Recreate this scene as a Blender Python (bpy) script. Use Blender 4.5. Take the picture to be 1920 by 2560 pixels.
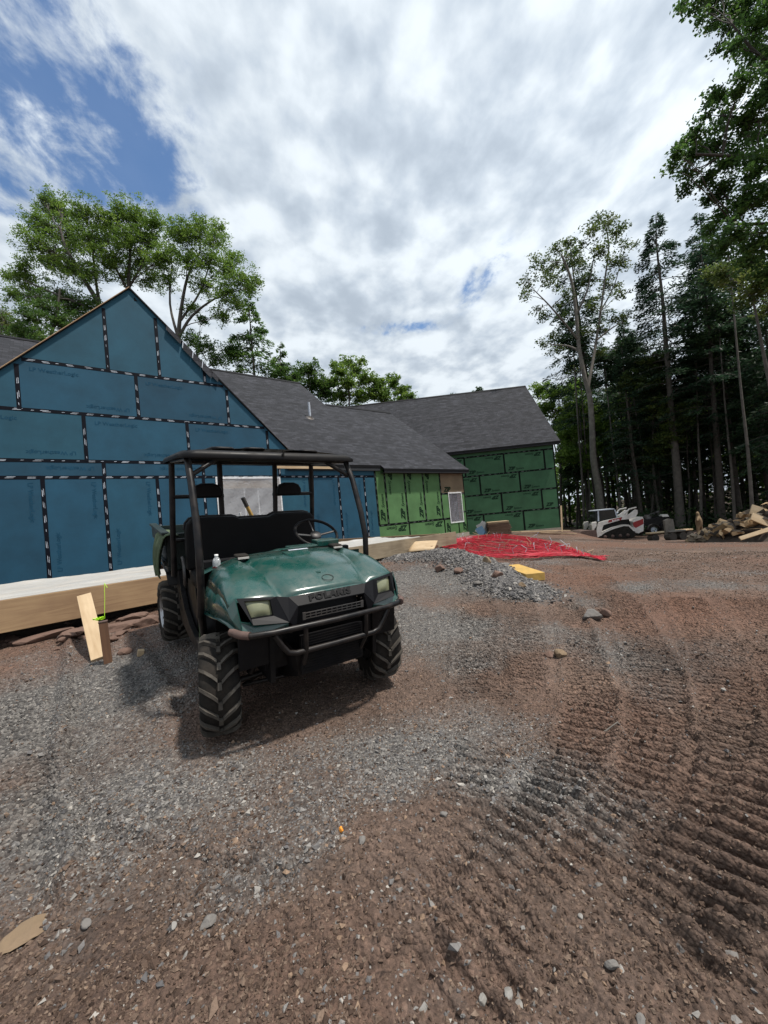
import bpy, bmesh, math, random
import numpy as np
from mathutils import Matrix, Vector

for o in list(bpy.data.objects):
    bpy.data.objects.remove(o)
sc = bpy.context.scene
COL = sc.collection

# ------------------------------------------------------------------ camera
EYE = 1.3
PITCH, ROLL, FPX = .0205, .0922, 1000.0          # radians, radians, focal length in photo pixels (1920 wide)
cam = bpy.data.cameras.new('camera')
cam.sensor_fit = 'HORIZONTAL'; cam.sensor_width = 36.0
cam.lens = 36.0 * FPX / 1920.0
cam.clip_start = .05; cam.clip_end = 3000
camo = bpy.data.objects.new('camera', cam); COL.objects.link(camo)
_r = Vector((1, 0, 0)); _u = Vector((0, -math.sin(PITCH), math.cos(PITCH))); _f = Vector((0, math.cos(PITCH), math.sin(PITCH)))
cr, sr = math.cos(ROLL), math.sin(ROLL)
_r2 = _r * cr - _u * sr; _u2 = _r * sr + _u * cr
camo.matrix_world = Matrix(((_r2.x, _u2.x, -_f.x, 0), (_r2.y, _u2.y, -_f.y, 0), (_r2.z, _u2.z, -_f.z, EYE), (0, 0, 0, 1)))
sc.camera = camo
sc.view_settings.view_transform = 'Standard'
sc.view_settings.look = 'None'
sc.view_settings.gamma = 1.0
sc.view_settings.exposure = 0.0

# ------------------------------------------------------------------ world: sky with cloud layer
SUN_AZ, SUN_EL = math.radians(108), math.radians(68)   # azimuth measured from +Y towards +X
world = bpy.data.worlds.new('World'); sc.world = world
world.use_nodes = True
wt = world.node_tree; wt.nodes.clear()
def N(tree, typ, **kw):
    n = tree.nodes.new(typ)
    for k, v in kw.items():
        if k == 'ins':
            for a, b in v.items(): n.inputs[a].default_value = b
        else: setattr(n, k, v)
    return n
def build_sky():
    t = wt; L = t.links.new
    out = N(t, 'ShaderNodeOutputWorld'); bg = N(t, 'ShaderNodeBackground'); bg.inputs['Strength'].default_value = .1
    L(bg.outputs[0], out.inputs[0])
    sky = N(t, 'ShaderNodeTexSky'); sky.sky_type = 'NISHITA'; sky.sun_disc = False
    sky.sun_elevation = SUN_EL; sky.sun_rotation = SUN_AZ
    sky.air_density = 1.0; sky.dust_density = .6; sky.ozone_density = 2.0
    tc = N(t, 'ShaderNodeTexCoord'); sp = N(t, 'ShaderNodeSeparateXYZ'); L(tc.outputs['Generated'], sp.inputs[0])
    def M(op, a, b=None, c=None, clamp=False):
        n = N(t, 'ShaderNodeMath', operation=op); n.use_clamp = clamp
        for i, v in enumerate((a, b, c)):
            if v is None: continue
            if isinstance(v, (int, float)): n.inputs[i].default_value = v
            else: L(v, n.inputs[i])
        return n.outputs[0]
    zc = M('ADD', M('MAXIMUM', sp.outputs[2], 0.0), .12)
    px, py = M('DIVIDE', sp.outputs[0], zc), M('DIVIDE', sp.outputs[1], zc)
    cv = N(t, 'ShaderNodeCombineXYZ'); L(px, cv.inputs[0]); L(py, cv.inputs[1])
    def noise(scale, detail, rough, loc=(0, 0, 0), rot=0, sc3=(1, 1, 1), dist=0.0):
        mp = N(t, 'ShaderNodeMapping'); mp.inputs['Location'].default_value = loc; mp.inputs['Rotation'].default_value = (0, 0, rot)
        mp.inputs['Scale'].default_value = sc3; L(cv.outputs[0], mp.inputs[0])
        n = N(t, 'ShaderNodeTexNoise'); n.inputs['Scale'].default_value = scale; n.inputs['Detail'].default_value = detail
        n.inputs['Roughness'].default_value = rough; n.inputs['Distortion'].default_value = dist
        L(mp.outputs[0], n.inputs['Vector']); return n.outputs['Fac']
    def ramp(v, a, b):
        n = N(t, 'ShaderNodeMapRange'); n.interpolation_type = 'SMOOTHSTEP'
        n.inputs['From Min'].default_value = a; n.inputs['From Max'].default_value = b
        L(v, n.inputs['Value']); return n.outputs['Result']
    def blob(cx, cy, rx, ry, ang=0):
        # distance in a rotated, scaled frame
        dx, dy = M('SUBTRACT', px, cx), M('SUBTRACT', py, cy)
        c, s = math.cos(ang), math.sin(ang)
        a = M('DIVIDE', M('ADD', M('MULTIPLY', dx, c), M('MULTIPLY', dy, s)), rx)
        b = M('DIVIDE', M('SUBTRACT', M('MULTIPLY', dy, c), M('MULTIPLY', dx, s)), ry)
        d = M('ADD', M('MULTIPLY', a, a), M('MULTIPLY', b, b))
        return M('EXPONENT', M('MULTIPLY', d, -1.0))
    fine = noise(7, 9, .62, (3, 1, 0), dist=.3)
    mid = noise(2.6, 7, .58, (7, 2, 0), dist=.2)
    wisp = noise(13, 8, .62, (1, 5, 0), rot=.5, sc3=(1, .62, 1), dist=.25)
    b1 = blob(-.53, .70, .17, .32, .0); b1b = blob(-.46, .86, .07, .12, .1); b1c = blob(-.80, .90, .16, .10, 0)
    b2 = blob(.41, 1.38, .05, .16, .25); b3 = blob(.14, 1.63, .16, .05, .1)
    holes = M('ADD', M('ADD', M('MULTIPLY', b1, 1.0), M('MULTIPLY', b1b, .9)), M('ADD', M('MULTIPLY', b1c, .62), M('ADD', M('MULTIPLY', b2, .66), M('MULTIPLY', b3, .60))))
    away = ramp(noise(.9, 3, .5, (4.7, 9.1, 0)), .56, .72)            # other gaps, elsewhere in the sky
    far = ramp(py, .3, -.4)
    holes = M('ADD', holes, M('MULTIPLY', away, far))
    wsum = M('ADD', M('MULTIPLY', M('SUBTRACT', wisp, .5), 3.2), M('MULTIPLY', M('SUBTRACT', fine, .5), 3.0))
    gate = M('MULTIPLY', holes, 3.0, clamp=True)
    blue = ramp(M('SUBTRACT', holes, M('MULTIPLY', M('MULTIPLY', wsum, .8), gate)), .05, 1.15)
    # cloud brightness: soft lumps, darker bellies
    lump = noise(3.6, 5, .5, (2.2, 8.3, 0), rot=-.3, sc3=(1, .9, 1), dist=.1)
    streak = noise(9.5, 5, .5, (5.2, 3.3, 0), rot=-.45, sc3=(1, .75, 1), dist=.1)
    dk1 = blob(0.0, .88, .10, .13, .3); dk2 = blob(-.15, 1.05, .06, .07, 0); dk3 = blob(-.25, .85, .1, .14)
    dk4 = blob(-.12, 1.45, .22, .20)
    sh = M('ADD', M('MULTIPLY', lump, .85), M('MULTIPLY', streak, .80))
    sh = M('SUBTRACT', sh, M('ADD', M('MULTIPLY', dk1, .26), M('ADD', M('MULTIPLY', dk2, .20), M('ADD', M('MULTIPLY', dk3, .08), M('MULTIPLY', dk4, .10)))))
    shr = ramp(sh, .52, 1.0)
    sunb = blob(1.3, .75, 1.5, .9)                    # thinner, brighter cloud towards the sun
    cr_ = N(t, 'ShaderNodeValToRGB'); L(shr, cr_.inputs[0])
    e = cr_.color_ramp.elements
    e[0].position = 0; e[0].color = (.43, .50, .585, 1); e[1].position = 1; e[1].color = (.80, .87, .93, 1)
    m1 = e.new(.40); m1.color = (.55, .625, .71, 1); m2 = e.new(.7); m2.color = (.66, .73, .80, 1)
    br = M('ADD', M('MULTIPLY', sunb, 2.2), 10.5)
    cl = N(t, 'ShaderNodeVectorMath', operation='SCALE'); L(cr_.outputs[0], cl.inputs[0]); L(br, cl.inputs['Scale'])
    hsv = N(t, 'ShaderNodeHueSaturation'); hsv.inputs['Saturation'].default_value = 1.15; hsv.inputs['Value'].default_value = 1.55
    L(sky.outputs[0], hsv.inputs['Color'])
    mx = N(t, 'ShaderNodeMix', data_type='RGBA'); L(M('MULTIPLY', blue, .95), mx.inputs['Factor'])
    L(cl.outputs[0], mx.inputs['A']); L(hsv.outputs[0], mx.inputs['B'])
    L(mx.outputs['Result'], bg.inputs['Color'])
build_sky()

sl = bpy.data.lights.new('sun', 'SUN'); sl.energy = 5.0; sl.angle = math.radians(3.0); sl.color = (1, .94, .86)
slo = bpy.data.objects.new('sun', sl); COL.objects.link(slo)
_sd = Vector((math.sin(SUN_AZ) * math.cos(SUN_EL), math.cos(SUN_AZ) * math.cos(SUN_EL), math.sin(SUN_EL)))
slo.rotation_euler = _sd.to_track_quat('Z', 'Y').to_euler(); slo.location = (0, 0, 40)

# ------------------------------------------------------------------ numeric helpers
def ray(px, py):
    uu, vv = (px - 960) / FPX, (py - 1280) / FPX
    u, v = uu * cr - vv * sr, uu * sr + vv * cr
    y, z = -v, 1.0
    c, s = math.cos(PITCH), math.sin(PITCH)
    return np.array([u, -y * s + z * c, y * c + z * s])
def at(px, py, dist):
    """world point on the line of sight of a photo pixel, `dist` metres ahead"""
    r = ray(px, py); return np.array([0, 0, EYE]) + r * (dist / r[1])
def on_z(px, py, z):
    r = ray(px, py); return np.array([0, 0, EYE]) + r * ((z - EYE) / r[2])

def vnoise(x, y, seed=0):
    xi, yi = np.floor(x).astype(np.int64), np.floor(y).astype(np.int64)
    xf, yf = x - xi, y - yi
    def h(a, b):
        n = (a * 374761393 + b * 668265263 + seed * 1442695041) & 0xffffffff
        n = ((n ^ (n >> 13)) * 1274126177) & 0xffffffff
        return ((n ^ (n >> 16)) & 0xffff) / 65535.0
    u, v = xf * xf * (3 - 2 * xf), yf * yf * (3 - 2 * yf)
    return (h(xi, yi) * (1 - u) + h(xi + 1, yi) * u) * (1 - v) + (h(xi, yi + 1) * (1 - u) + h(xi + 1, yi + 1) * u) * v
def fbm(x, y, oct=4, seed=0, gain=.5):
    s = 0; a = 1; tot = 0
    for i in range(oct):
        s = s + a * (vnoise(x * 2 ** i + i * 17.3, y * 2 ** i - i * 9.1, seed + i) - .5); tot += a; a *= gain
    return s / tot

# smooth lie of the land from spot heights
SPOTS = np.array([
 (0, 0, 0), (-3, 0, 0), (3, 0, 0), (0, -4, 0), (-6, -4, .05), (6, -4, 0), (0, 1.5, 0), (2, 2, 0), (-1.2, 2.5, .05), (-.2, 3.25, .04), (-2.3, 4.2, .26), (-1.25, 4.9, .25),
 (-2.8, 3.9, .17), (-3.1, 3.1, .06), (-4.4, 4.6, .26), (-5, 2, .06), (-8, 3, .15), (-8, 0, .1), (-3.4, 6.2, .32), (-9, 8, .3), (-14, 4, .3),
 (0, 8, .32), (1.5, 8.8, .30), (2.0, 6.4, .14), (1, 5, .08), (.5, 11, .35), (3, 11, .30), (2.5, 15, .30), (5, 14, .2), (5, 9.3, .08), (3.2, 4.5, .02), (3.8, 19.5, .2), (5.3, 24.8, -.18), (11, 24.6, -.34),
 (5, 6, 0), (8, 7, -.02), (12, 6, -.1), (9, 11, -.20), (12.6, 13.2, -.62), (11.6, 11.8, -.42), (13.6, 17.5, -.84), (9.6, 16, -.46), (10.8, 19, -.66), (12.3, 21.8, -.98), (13.6, 24.3, -1.22), (15.3, 21, -1.12), (15, 27, -1.30), (3, 17.5, .10), (20, 25, -1.2), (24, 30, -1.5), (14, 33, -1.4), (30, 20, -1.2), (20, 12, -.7), (30, 50, -1.8),
 (0, 35, .0), (-12, 30, .2), (-30, 20, .3), (-40, 60, .4), (0, 70, -.5), (60, 60, -2), (60, 0, -1), (-60, 0, .3), (0, -60, 0), (100, 100, -2), (-100, 100, 0), (900, 900, -2), (-900, 900, 0), (900, -900, -1), (-900, -900, 0), (0, 900, -1), (0, -900, 0), (30, -20, -.4), (-30, -20, .2)], float)
def _solve():
    n = len(SPOTS); A = np.zeros((n + 1, n + 1)); d = SPOTS[:, None, :2] - SPOTS[None, :, :2]
    A[:n, :n] = np.sqrt((d ** 2).sum(-1) + 1.0) - np.eye(n) * .03; A[:n, n] = 1; A[n, :n] = 1
    return np.linalg.solve(A, np.append(SPOTS[:, 2], 0))
_rbf = _solve()
def base_h(x, y):
    x = np.asarray(x, float); y = np.asarray(y, float)
    z = np.full(x.shape, _rbf[-1])
    for (sx, sy, sz), w in zip(SPOTS, _rbf): z = z + w * np.sqrt((x - sx) ** 2 + (y - sy) ** 2 + 1.0)
    return z
MOUND = np.array([on_z(985, 1406, .30)[:2], on_z(1060, 1393, .42)[:2], on_z(1130, 1387, .48)[:2], on_z(1200, 1405, .42)[:2], on_z(1262, 1432, .36)[:2], on_z(1310, 1450, .30)[:2]])
MOUND_H = [.08, .20, .28, .25, .16, .03]
def seg_dist(x, y, P):
    best = np.full(x.shape, 1e9); arc = np.zeros_like(x); side = np.zeros_like(x); s0 = 0
    for i in range(len(P) - 1):
        a, b = np.array(P[i], float), np.array(P[i + 1], float); d = b - a; l = np.hypot(*d)
        t = np.clip(((x - a[0]) * d[0] + (y - a[1]) * d[1]) / l ** 2, 0, 1)
        dx, dy = x - a[0] - t * d[0], y - a[1] - t * d[1]
        dd = np.hypot(dx, dy); m = dd < best
        best = np.where(m, dd, best); arc = np.where(m, s0 + t * l, arc)
        side = np.where(m, np.sign(d[0] * dy - d[1] * dx), side); s0 += l
    return best, arc, side, s0
def smooth_path(pts, n=8):
    P = [np.array(p, float) for p in pts]; out = []
    for i in range(len(P) - 1):
        p0 = P[max(i - 1, 0)]; p1 = P[i]; p2 = P[i + 1]; p3 = P[min(i + 2, len(P) - 1)]
        for k in range(n):
            t = k / n
            out.append(.5 * ((2 * p1) + (-p0 + p2) * t + (2 * p0 - 5 * p1 + 4 * p2 - p3) * t * t + (-p0 + 3 * p1 - 3 * p2 + p3) * t ** 3))
    out.append(P[-1]); return out
def mound_h(x, y):
    x = np.asarray(x, float); y = np.asarray(y, float)
    d, arc, side, tot = seg_dist(x, y, MOUND)
    # heights along the crest
    seg = np.cumsum([0] + [np.hypot(*(MOUND[i + 1] - MOUND[i])) for i in range(len(MOUND) - 1)])
    h = np.interp(arc, seg, MOUND_H)
    wid = .42 + .15 * vnoise(x * 1.3, y * 1.3, 5)
    return h * np.exp(-(d / wid) ** 2) * (1 + .5 * fbm(x * 3, y * 3, 3, 9))
# crawler tracks pressed into the dirt: photo-pixel way points turned into ground points once
def G(px, py, z=0.0): return on_z(px, py, z)[:2]
_I = [G(700, 2560), G(960, 2340), G(1230, 2120), G(1400, 1930), G(1450, 1780), G(1440, 1640), G(1400, 1520)]
_O = [G(1750, 2560), G(1900, 2330), G(2000, 2100), G(2050, 1900), G(2010, 1750), G(1930, 1600), G(1840, 1490)]
def _mixp(t, a=0, b=7): return smooth_path([p * (1 - t) + q * t for p, q in zip(_I, _O)][a:b])
TRACKS = [  # (path, half width, bar pitch, depth)
 (_mixp(.04, 1), .14, .080, .034), (_mixp(.36), .15, .085, .036), (_mixp(.70), .17, .09, .038), (_mixp(1.02), .19, .092, .036), (_mixp(1.35, 2), .2, .095, .034),
 (smooth_path([G(1205, 1760), G(1200, 1660), G(1195, 1580), G(1190, 1510)]), .21, .10, .026),
 (smooth_path([G(1290, 1740), G(1300, 1660), G(1305, 1580), G(1290, 1500)]), .18, .10, .026),
 (smooth_path([G(1560, 1560), G(1530, 1500), G(1480, 1450)]), .2, .1, .026),
 (smooth_path([G(300, 2290), G(480, 2230), G(640, 2200), G(800, 2250)]), .15, .085, .022),
 (smooth_path([G(60, 2040), G(110, 1960), G(150, 1880)]), .10, .09, .014),
 (smooth_path([G(430, 2560), G(600, 2440), G(820, 2330), G(1020, 2180), G(1160, 2000), G(1200, 1840)]), .13, .082, .020),
 (smooth_path([G(60, 1720), G(40, 1860), G(70, 2000), G(60, 2200)]), .14, .09, .018),
]
def rough_h(x, y):
    """ruts, tread bars and clods"""
    h = .055 * fbm(x * .9, y * .9, 3, 21) + .038 * fbm(x * 4.0, y * 4.0, 4, 31) + .016 * fbm(x * 17, y * 17, 4, 41)
    clod = np.clip(fbm(x * 9, y * 9, 4, 57) - .12, 0, 1); h = h + .05 * clod
    for P, w, pitch, dep in TRACKS:
        P = np.array(P); lo = P.min(0) - .6; hi = P.max(0) + .6
        m = (x > lo[0]) & (x < hi[0]) & (y > lo[1]) & (y < hi[1])
        if not m.any(): continue
        xx, yy = x[m], y[m]
        d, arc, side, tot = seg_dist(xx, yy, P)
        d = d + .05 * fbm(xx * 5, yy * 5, 2, 77)
        ins = 1 / (1 + np.exp((d - w) / .012)); fade = np.clip(arc / .15, 0, 1) * np.clip((tot - arc) / .15, 0, 1)
        wear = np.clip(.9 + 1.9 * fbm(xx * 1.7, yy * 1.7, 3, 88), .25, 1.25)
        ph = (arc + .012 * fbm(xx * 12, yy * 12, 2, 99) + .07 * fbm(xx * 2.5, yy * 2.5, 2, 98)) / pitch * 2 * np.pi
        bar = np.clip(np.sin(ph) * 1.9 - .3, -.75, 1)
        rim = np.exp(-((d - w - .03) / .03) ** 2)
        wear = wear * np.clip(.50 + (np.hypot(xx, yy) - 1.3) * .32, .50, 1.15)
        h[m] += fade * wear * (ins * (bar * dep - dep * .5) + rim * dep * .7)
    for P, ht, w in BERMS:
        P = np.array(P); lo = P.min(0) - .5; hi = P.max(0) + .5
        m = (x > lo[0]) & (x < hi[0]) & (y > lo[1]) & (y < hi[1])
        if not m.any(): continue
        xx, yy = x[m], y[m]; d, arc, side, tot = seg_dist(xx, yy, P); d = np.abs(d * side + .05 * fbm(xx * 4, yy * 4, 3, 7)); fade = np.clip(arc / .2, 0, 1) * np.clip((tot - arc) / .2, 0, 1)
        h[m] += fade * ht * (np.exp(-(d / w) ** 2) * (1 + .8 * fbm(xx * 14, yy * 14, 2, 8)) - .5 * np.exp(-((d - w * 2.2) / w) ** 2))
    return h
BERMS = [(smooth_path([G(160, 1570), G(178, 1650), G(168, 1760), G(150, 1900), G(160, 2080), G(180, 2300)]), .045, .045), (smooth_path([G(330, 1640), G(400, 1740), G(420, 1860)]), .03, .05),
 (smooth_path([G(240, 2060), G(470, 2110), G(760, 2160), G(900, 2110)]), .022, .025), (smooth_path([G(760, 2430), G(1000, 2360), G(1200, 2370), G(1420, 2450)]), .022, .03), (smooth_path([G(1250, 2080), G(1180, 2200), G(1080, 2330)]), .018, .025),
 (smooth_path([G(1400, 1500), G(1480, 1560), G(1500, 1640)]), .02, .04), (smooth_path([G(1560, 2250), G(1700, 2330), G(1900, 2300)]), .03, .035), (smooth_path([G(1640, 2420), G(1780, 2500), G(1900, 2520)]), .03, .03)]
def terrain(x, y, rough=True):
    x = np.asarray(x, float); y = np.asarray(y, float)
    sh = x.shape; x = x.ravel(); y = y.ravel()
    z = base_h(x, y) + mound_h(x, y)
    if rough:
        dist = np.hypot(x, y)
        z = z + rough_h(x, y) * np.clip(1.6 - dist / 60, .2, 1)
    return z.reshape(sh)
def gh(x, y): return float(terrain(np.array([x]), np.array([y]))[0])
# where crushed grey stone lies on the dirt
GRAVEL = [(-2.6, 3.2, 1.3, 1.1, 1.0), (-1.6, 4.6, 1.2, 1.0, .9), (-4.2, 2.4, 1.6, 1.0, .8), (-1.5, 2.0, 1.0, .6, .85), (0.1, 2.35, .9, .5, .8), (.6, 2.0, .6, .35, .75), (-.7, 1.55, .6, .3, .55), (-.3, 1.95, .6, .3, .6), (.15, 1.6, .35, .3, .55),
 (.5, 4.4, .9, 1.3, .9), (.6, 6.6, 1.2, 1.6, 1.0), (1.6, 3.9, .6, .6, .40), (2.2, 3.4, .7, .45, .5), (4.0, 5.6, 1.2, .6, .6), (6.5, 6.0, 1.2, .5, .6), (2.4, 5.0, .6, .4, .6), (-1.9, 1.6, .5, .6, .6), (-2.6, 1.2, .9, .8, .5), (3.4, 8, 1.8, .7, .4), (.2, 1.0, .3, .25, .28), (1.0, 2.7, .5, .3, .35)]
def gravel(x, y):
    x = np.asarray(x, float); y = np.asarray(y, float)
    g = np.zeros_like(x)
    for gx, gy, rx, ry, a in GRAVEL:
        g = np.maximum(g, a * np.exp(-((x - gx) / rx) ** 2 - ((y - gy) / ry) ** 2))
    d, _, _, _ = seg_dist(x, y, MOUND)
    g = np.maximum(g, 1.1 * np.exp(-(d / .55) ** 2))
    n = fbm(x * 1.8, y * 1.8, 4, 61)
    g = np.clip((g + n * 1.1 - .22) * 1.7, 0, 1)
    return g

# ------------------------------------------------------------------ object helpers
def tag(o, label=None, cat=None, group=None, kind=None):
    if label: o['label'] = label
    if cat: o['category'] = cat
    if group: o['group'] = group
    if kind: o['kind'] = kind
    return o
def link(o, parent=None):
    COL.objects.link(o)
    if parent is not None: o.parent = parent
    return o
def empty(name, label, cat, loc=(0, 0, 0), rot=(0, 0, 0), group=None, matrix=None):
    o = bpy.data.objects.new(name, None); link(o); o.empty_display_size = .2
    if matrix is not None: o.matrix_world = matrix
    else: o.location = loc; o.rotation_euler = rot
    return tag(o, label, cat, group)
def copy_tree(o, parent=None):
    c = o.copy(); COL.objects.link(c)
    if parent is not None: c.parent = parent; c.matrix_parent_inverse = o.matrix_parent_inverse.copy()
    for ch in [k for k in bpy.data.objects if k.parent == o]: copy_tree(ch, c)
    return c
def fast_mesh(name, V, F, mat, parent=None, smooth=False, attrs=None, uv=None):
    me = bpy.data.meshes.new(name); V = np.asarray(V, np.float32); F = np.asarray(F, np.int32)
    me.vertices.add(len(V)); me.vertices.foreach_set('co', V.ravel())
    k = F.shape[1]
    me.loops.add(F.size); me.loops.foreach_set('vertex_index', F.ravel())
    me.polygons.add(len(F)); me.polygons.foreach_set('loop_start', np.arange(0, F.size, k, dtype=np.int32))
    for nm, (dom, arr) in (attrs or {}).items():
        a = me.attributes.new(nm, 'FLOAT', dom); a.data.foreach_set('value', np.asarray(arr, np.float32).ravel())
    me.update(calc_edges=True)
    me.polygons.foreach_set('use_smooth', np.full(len(F), smooth))
    for m in (mat if isinstance(mat, (list, tuple)) else [mat]): me.materials.append(m)
    o = bpy.data.objects.new(name, me); link(o, parent); return o

class MB:
    """collects shapes, then links them as ONE mesh object"""
    def __init__(s): s.v = []; s.f = []; s.m = []; s.sm = []; s.mi = 0; s.smooth = False
    def add(s, vs, fs, smooth=None):
        b = len(s.v); s.v += [tuple(map(float, p)) for p in vs]
        for f in fs: s.f.append([b + i for i in f]); s.m.append(s.mi); s.sm.append(s.smooth if smooth is None else smooth)
        return s
    def box(s, c, size, M=None, bev=0):
        hx, hy, hz = [k / 2 for k in size]; vs = []
        for sx in (-1, 1):
            for sy in (-1, 1):
                for sz in (-1, 1):
                    p = Vector((sx * hx, sy * hy, sz * hz))
                    if M is not None: p = M @ p
                    vs.append((p[0] + c[0], p[1] + c[1], p[2] + c[2]))
        return s.add(vs, [(0, 1, 3, 2), (4, 6, 7, 5), (0, 4, 5, 1), (2, 3, 7, 6), (0, 2, 6, 4), (1, 5, 7, 3)])
    def box2(s, a, b): return s.box([(a[i] + b[i]) / 2 for i in range(3)], [abs(b[i] - a[i]) for i in range(3)])
    def rbox(s, c, size, r, M=None, axis=2, seg=3):
        """box with rounded corners seen along `axis`, slightly chamfered faces"""
        ax = [0, 1, 2]; ax.remove(axis); a, b = ax
        ha, hb, hc = size[a] / 2, size[b] / 2, size[axis] / 2; r = min(r, ha * .99, hb * .99)
        ring = []
        for (ca, cb, t0) in ((ha - r, hb - r, 0), (-ha + r, hb - r, 90), (-ha + r, -hb + r, 180), (ha - r, -hb + r, 270)):
            for k in range(seg + 1):
                t = math.radians(t0 + 90 * k / seg); ring.append((ca + r * math.cos(t), cb + r * math.sin(t)))
        ch = min(r * .4, hc * .5); vs = []; n = len(ring)
        for (h, k) in ((-hc, 1), (-hc + ch, 0), (hc - ch, 0), (hc, 1)):
            for (pa, pb) in ring:
                p = [0, 0, 0]; sa = 1 - k * ch / ha; sb = 1 - k * ch / hb; p[a] = pa * sa; p[b] = pb * sb; p[axis] = h
                p = Vector(p)
                if M is not None: p = M @ p
                vs.append((p[0] + c[0], p[1] + c[1], p[2] + c[2]))
        fs = [list(range(n))[::-1], [3 * n + i for i in range(n)]]
        for j in range(3):
            for i in range(n): fs.append((j * n + i, j * n + (i + 1) % n, (j + 1) * n + (i + 1) % n, (j + 1) * n + i))
        return s.add(vs, fs, True)
    def tube(s, pts, r, seg=8, caps=True, smooth=True, flat=1.0):
        P = [Vector(p) for p in pts]; n = len(P); rr = r if isinstance(r, (list, tuple)) else [r] * n
        vs = []; up = None
        for i, p in enumerate(P):
            d = (P[min(i + 1, n - 1)] - P[max(i - 1, 0)]).normalized()
            if up is None: up = d.orthogonal().normalized()
            up = (up - d * up.dot(d)); up = up.normalized() if up.length > 1e-6 else d.orthogonal().normalized()
            w = d.cross(up)
            for k in range(seg):
                t = 2 * math.pi * k / seg; vs.append(p + (up * math.cos(t) * flat + w * math.sin(t)) * rr[i])
        fs = []
        for i in range(n - 1):
            for k in range(seg): fs.append((i * seg + k, i * seg + (k + 1) % seg, (i + 1) * seg + (k + 1) % seg, (i + 1) * seg + k))
        s.add(vs, fs, smooth)
        if caps: s.add(vs[:seg], [list(range(seg))[::-1]], False); s.add(vs[-seg:], [list(range(seg))], False)
        return s
    def prism(s, poly, a, b, axis=1):
        """polygon (two remaining axes in order) extruded along axis from a to b"""
        n = len(poly); vs = []
        for h in (a, b):
            for p in poly: q = list(p); q.insert(axis, h); vs.append(q)
        fs = [list(range(n))[::-1], [n + i for i in range(n)]] + [(i, (i + 1) % n, n + (i + 1) % n, n + i) for i in range(n)]
        return s.add(vs, fs)
    def lathe(s, prof, seg=24, M=None, smooth=True, axis=0, close=False):
        """profile of (radius, height) turned round an axis"""
        vs = []
        for (r, h) in prof:
            for k in range(seg):
                t = 2 * math.pi * k / seg; p = [r * math.cos(t), r * math.sin(t)]; p.insert(axis, h)
                p = Vector(p);  p = M @ p if M is not None else p; vs.append(p)
        fs = []
        for i in range(len(prof) - (0 if close else 1)):
            j = (i + 1) % len(prof)
            for k in range(seg): fs.append((i * seg + k, i * seg + (k + 1) % seg, j * seg + (k + 1) % seg, j * seg + k))
        return s.add(vs, fs, smooth)
    def grid(s, rows, smooth=True):
        n = len(rows[0]); vs = [p for r in rows for p in r]
        return s.add(vs, [(i * n + k, i * n + k + 1, (i + 1) * n + k + 1, (i + 1) * n + k) for i in range(len(rows) - 1) for k in range(n - 1)], smooth)
    def xf(s, fn): s.v = [tuple(fn(p)) for p in s.v]; return s
    def build(s, name, mats, parent=None, solid=0, bevel=0, recalc=True, uvfn=None, label=None, tone=None):
        me = bpy.data.meshes.new(name); me.from_pydata(s.v, [], s.f)
        for m in (mats if isinstance(mats, (list, tuple)) else [mats]): me.materials.append(m)
        me.polygons.foreach_set('material_index', s.m); me.polygons.foreach_set('use_smooth', s.sm)
        if recalc:
            bm = bmesh.new(); bm.from_mesh(me); bmesh.ops.recalc_face_normals(bm, faces=bm.faces); bm.to_mesh(me); bm.free()
        if uvfn:
            uvl = me.uv_layers.new(name='UVMap')
            for lp in me.loops: uvl.data[lp.index].uv = uvfn(me.vertices[lp.vertex_index].co)
        if tone is not None:
            a = me.attributes.new('tone', 'FLOAT', 'FACE'); a.data.foreach_set('value', np.asarray(tone, np.float32))
        o = bpy.data.objects.new(name, me); link(o, parent)
        if solid: md = o.modifiers.new('solid', 'SOLIDIFY'); md.thickness = solid; md.offset = -1
        if bevel: md = o.modifiers.new('bevel', 'BEVEL'); md.width = bevel; md.segments = 2; md.limit_method = 'ANGLE'; md.angle_limit = math.radians(40)
        if label: o['label'] = label
        return o

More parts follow.
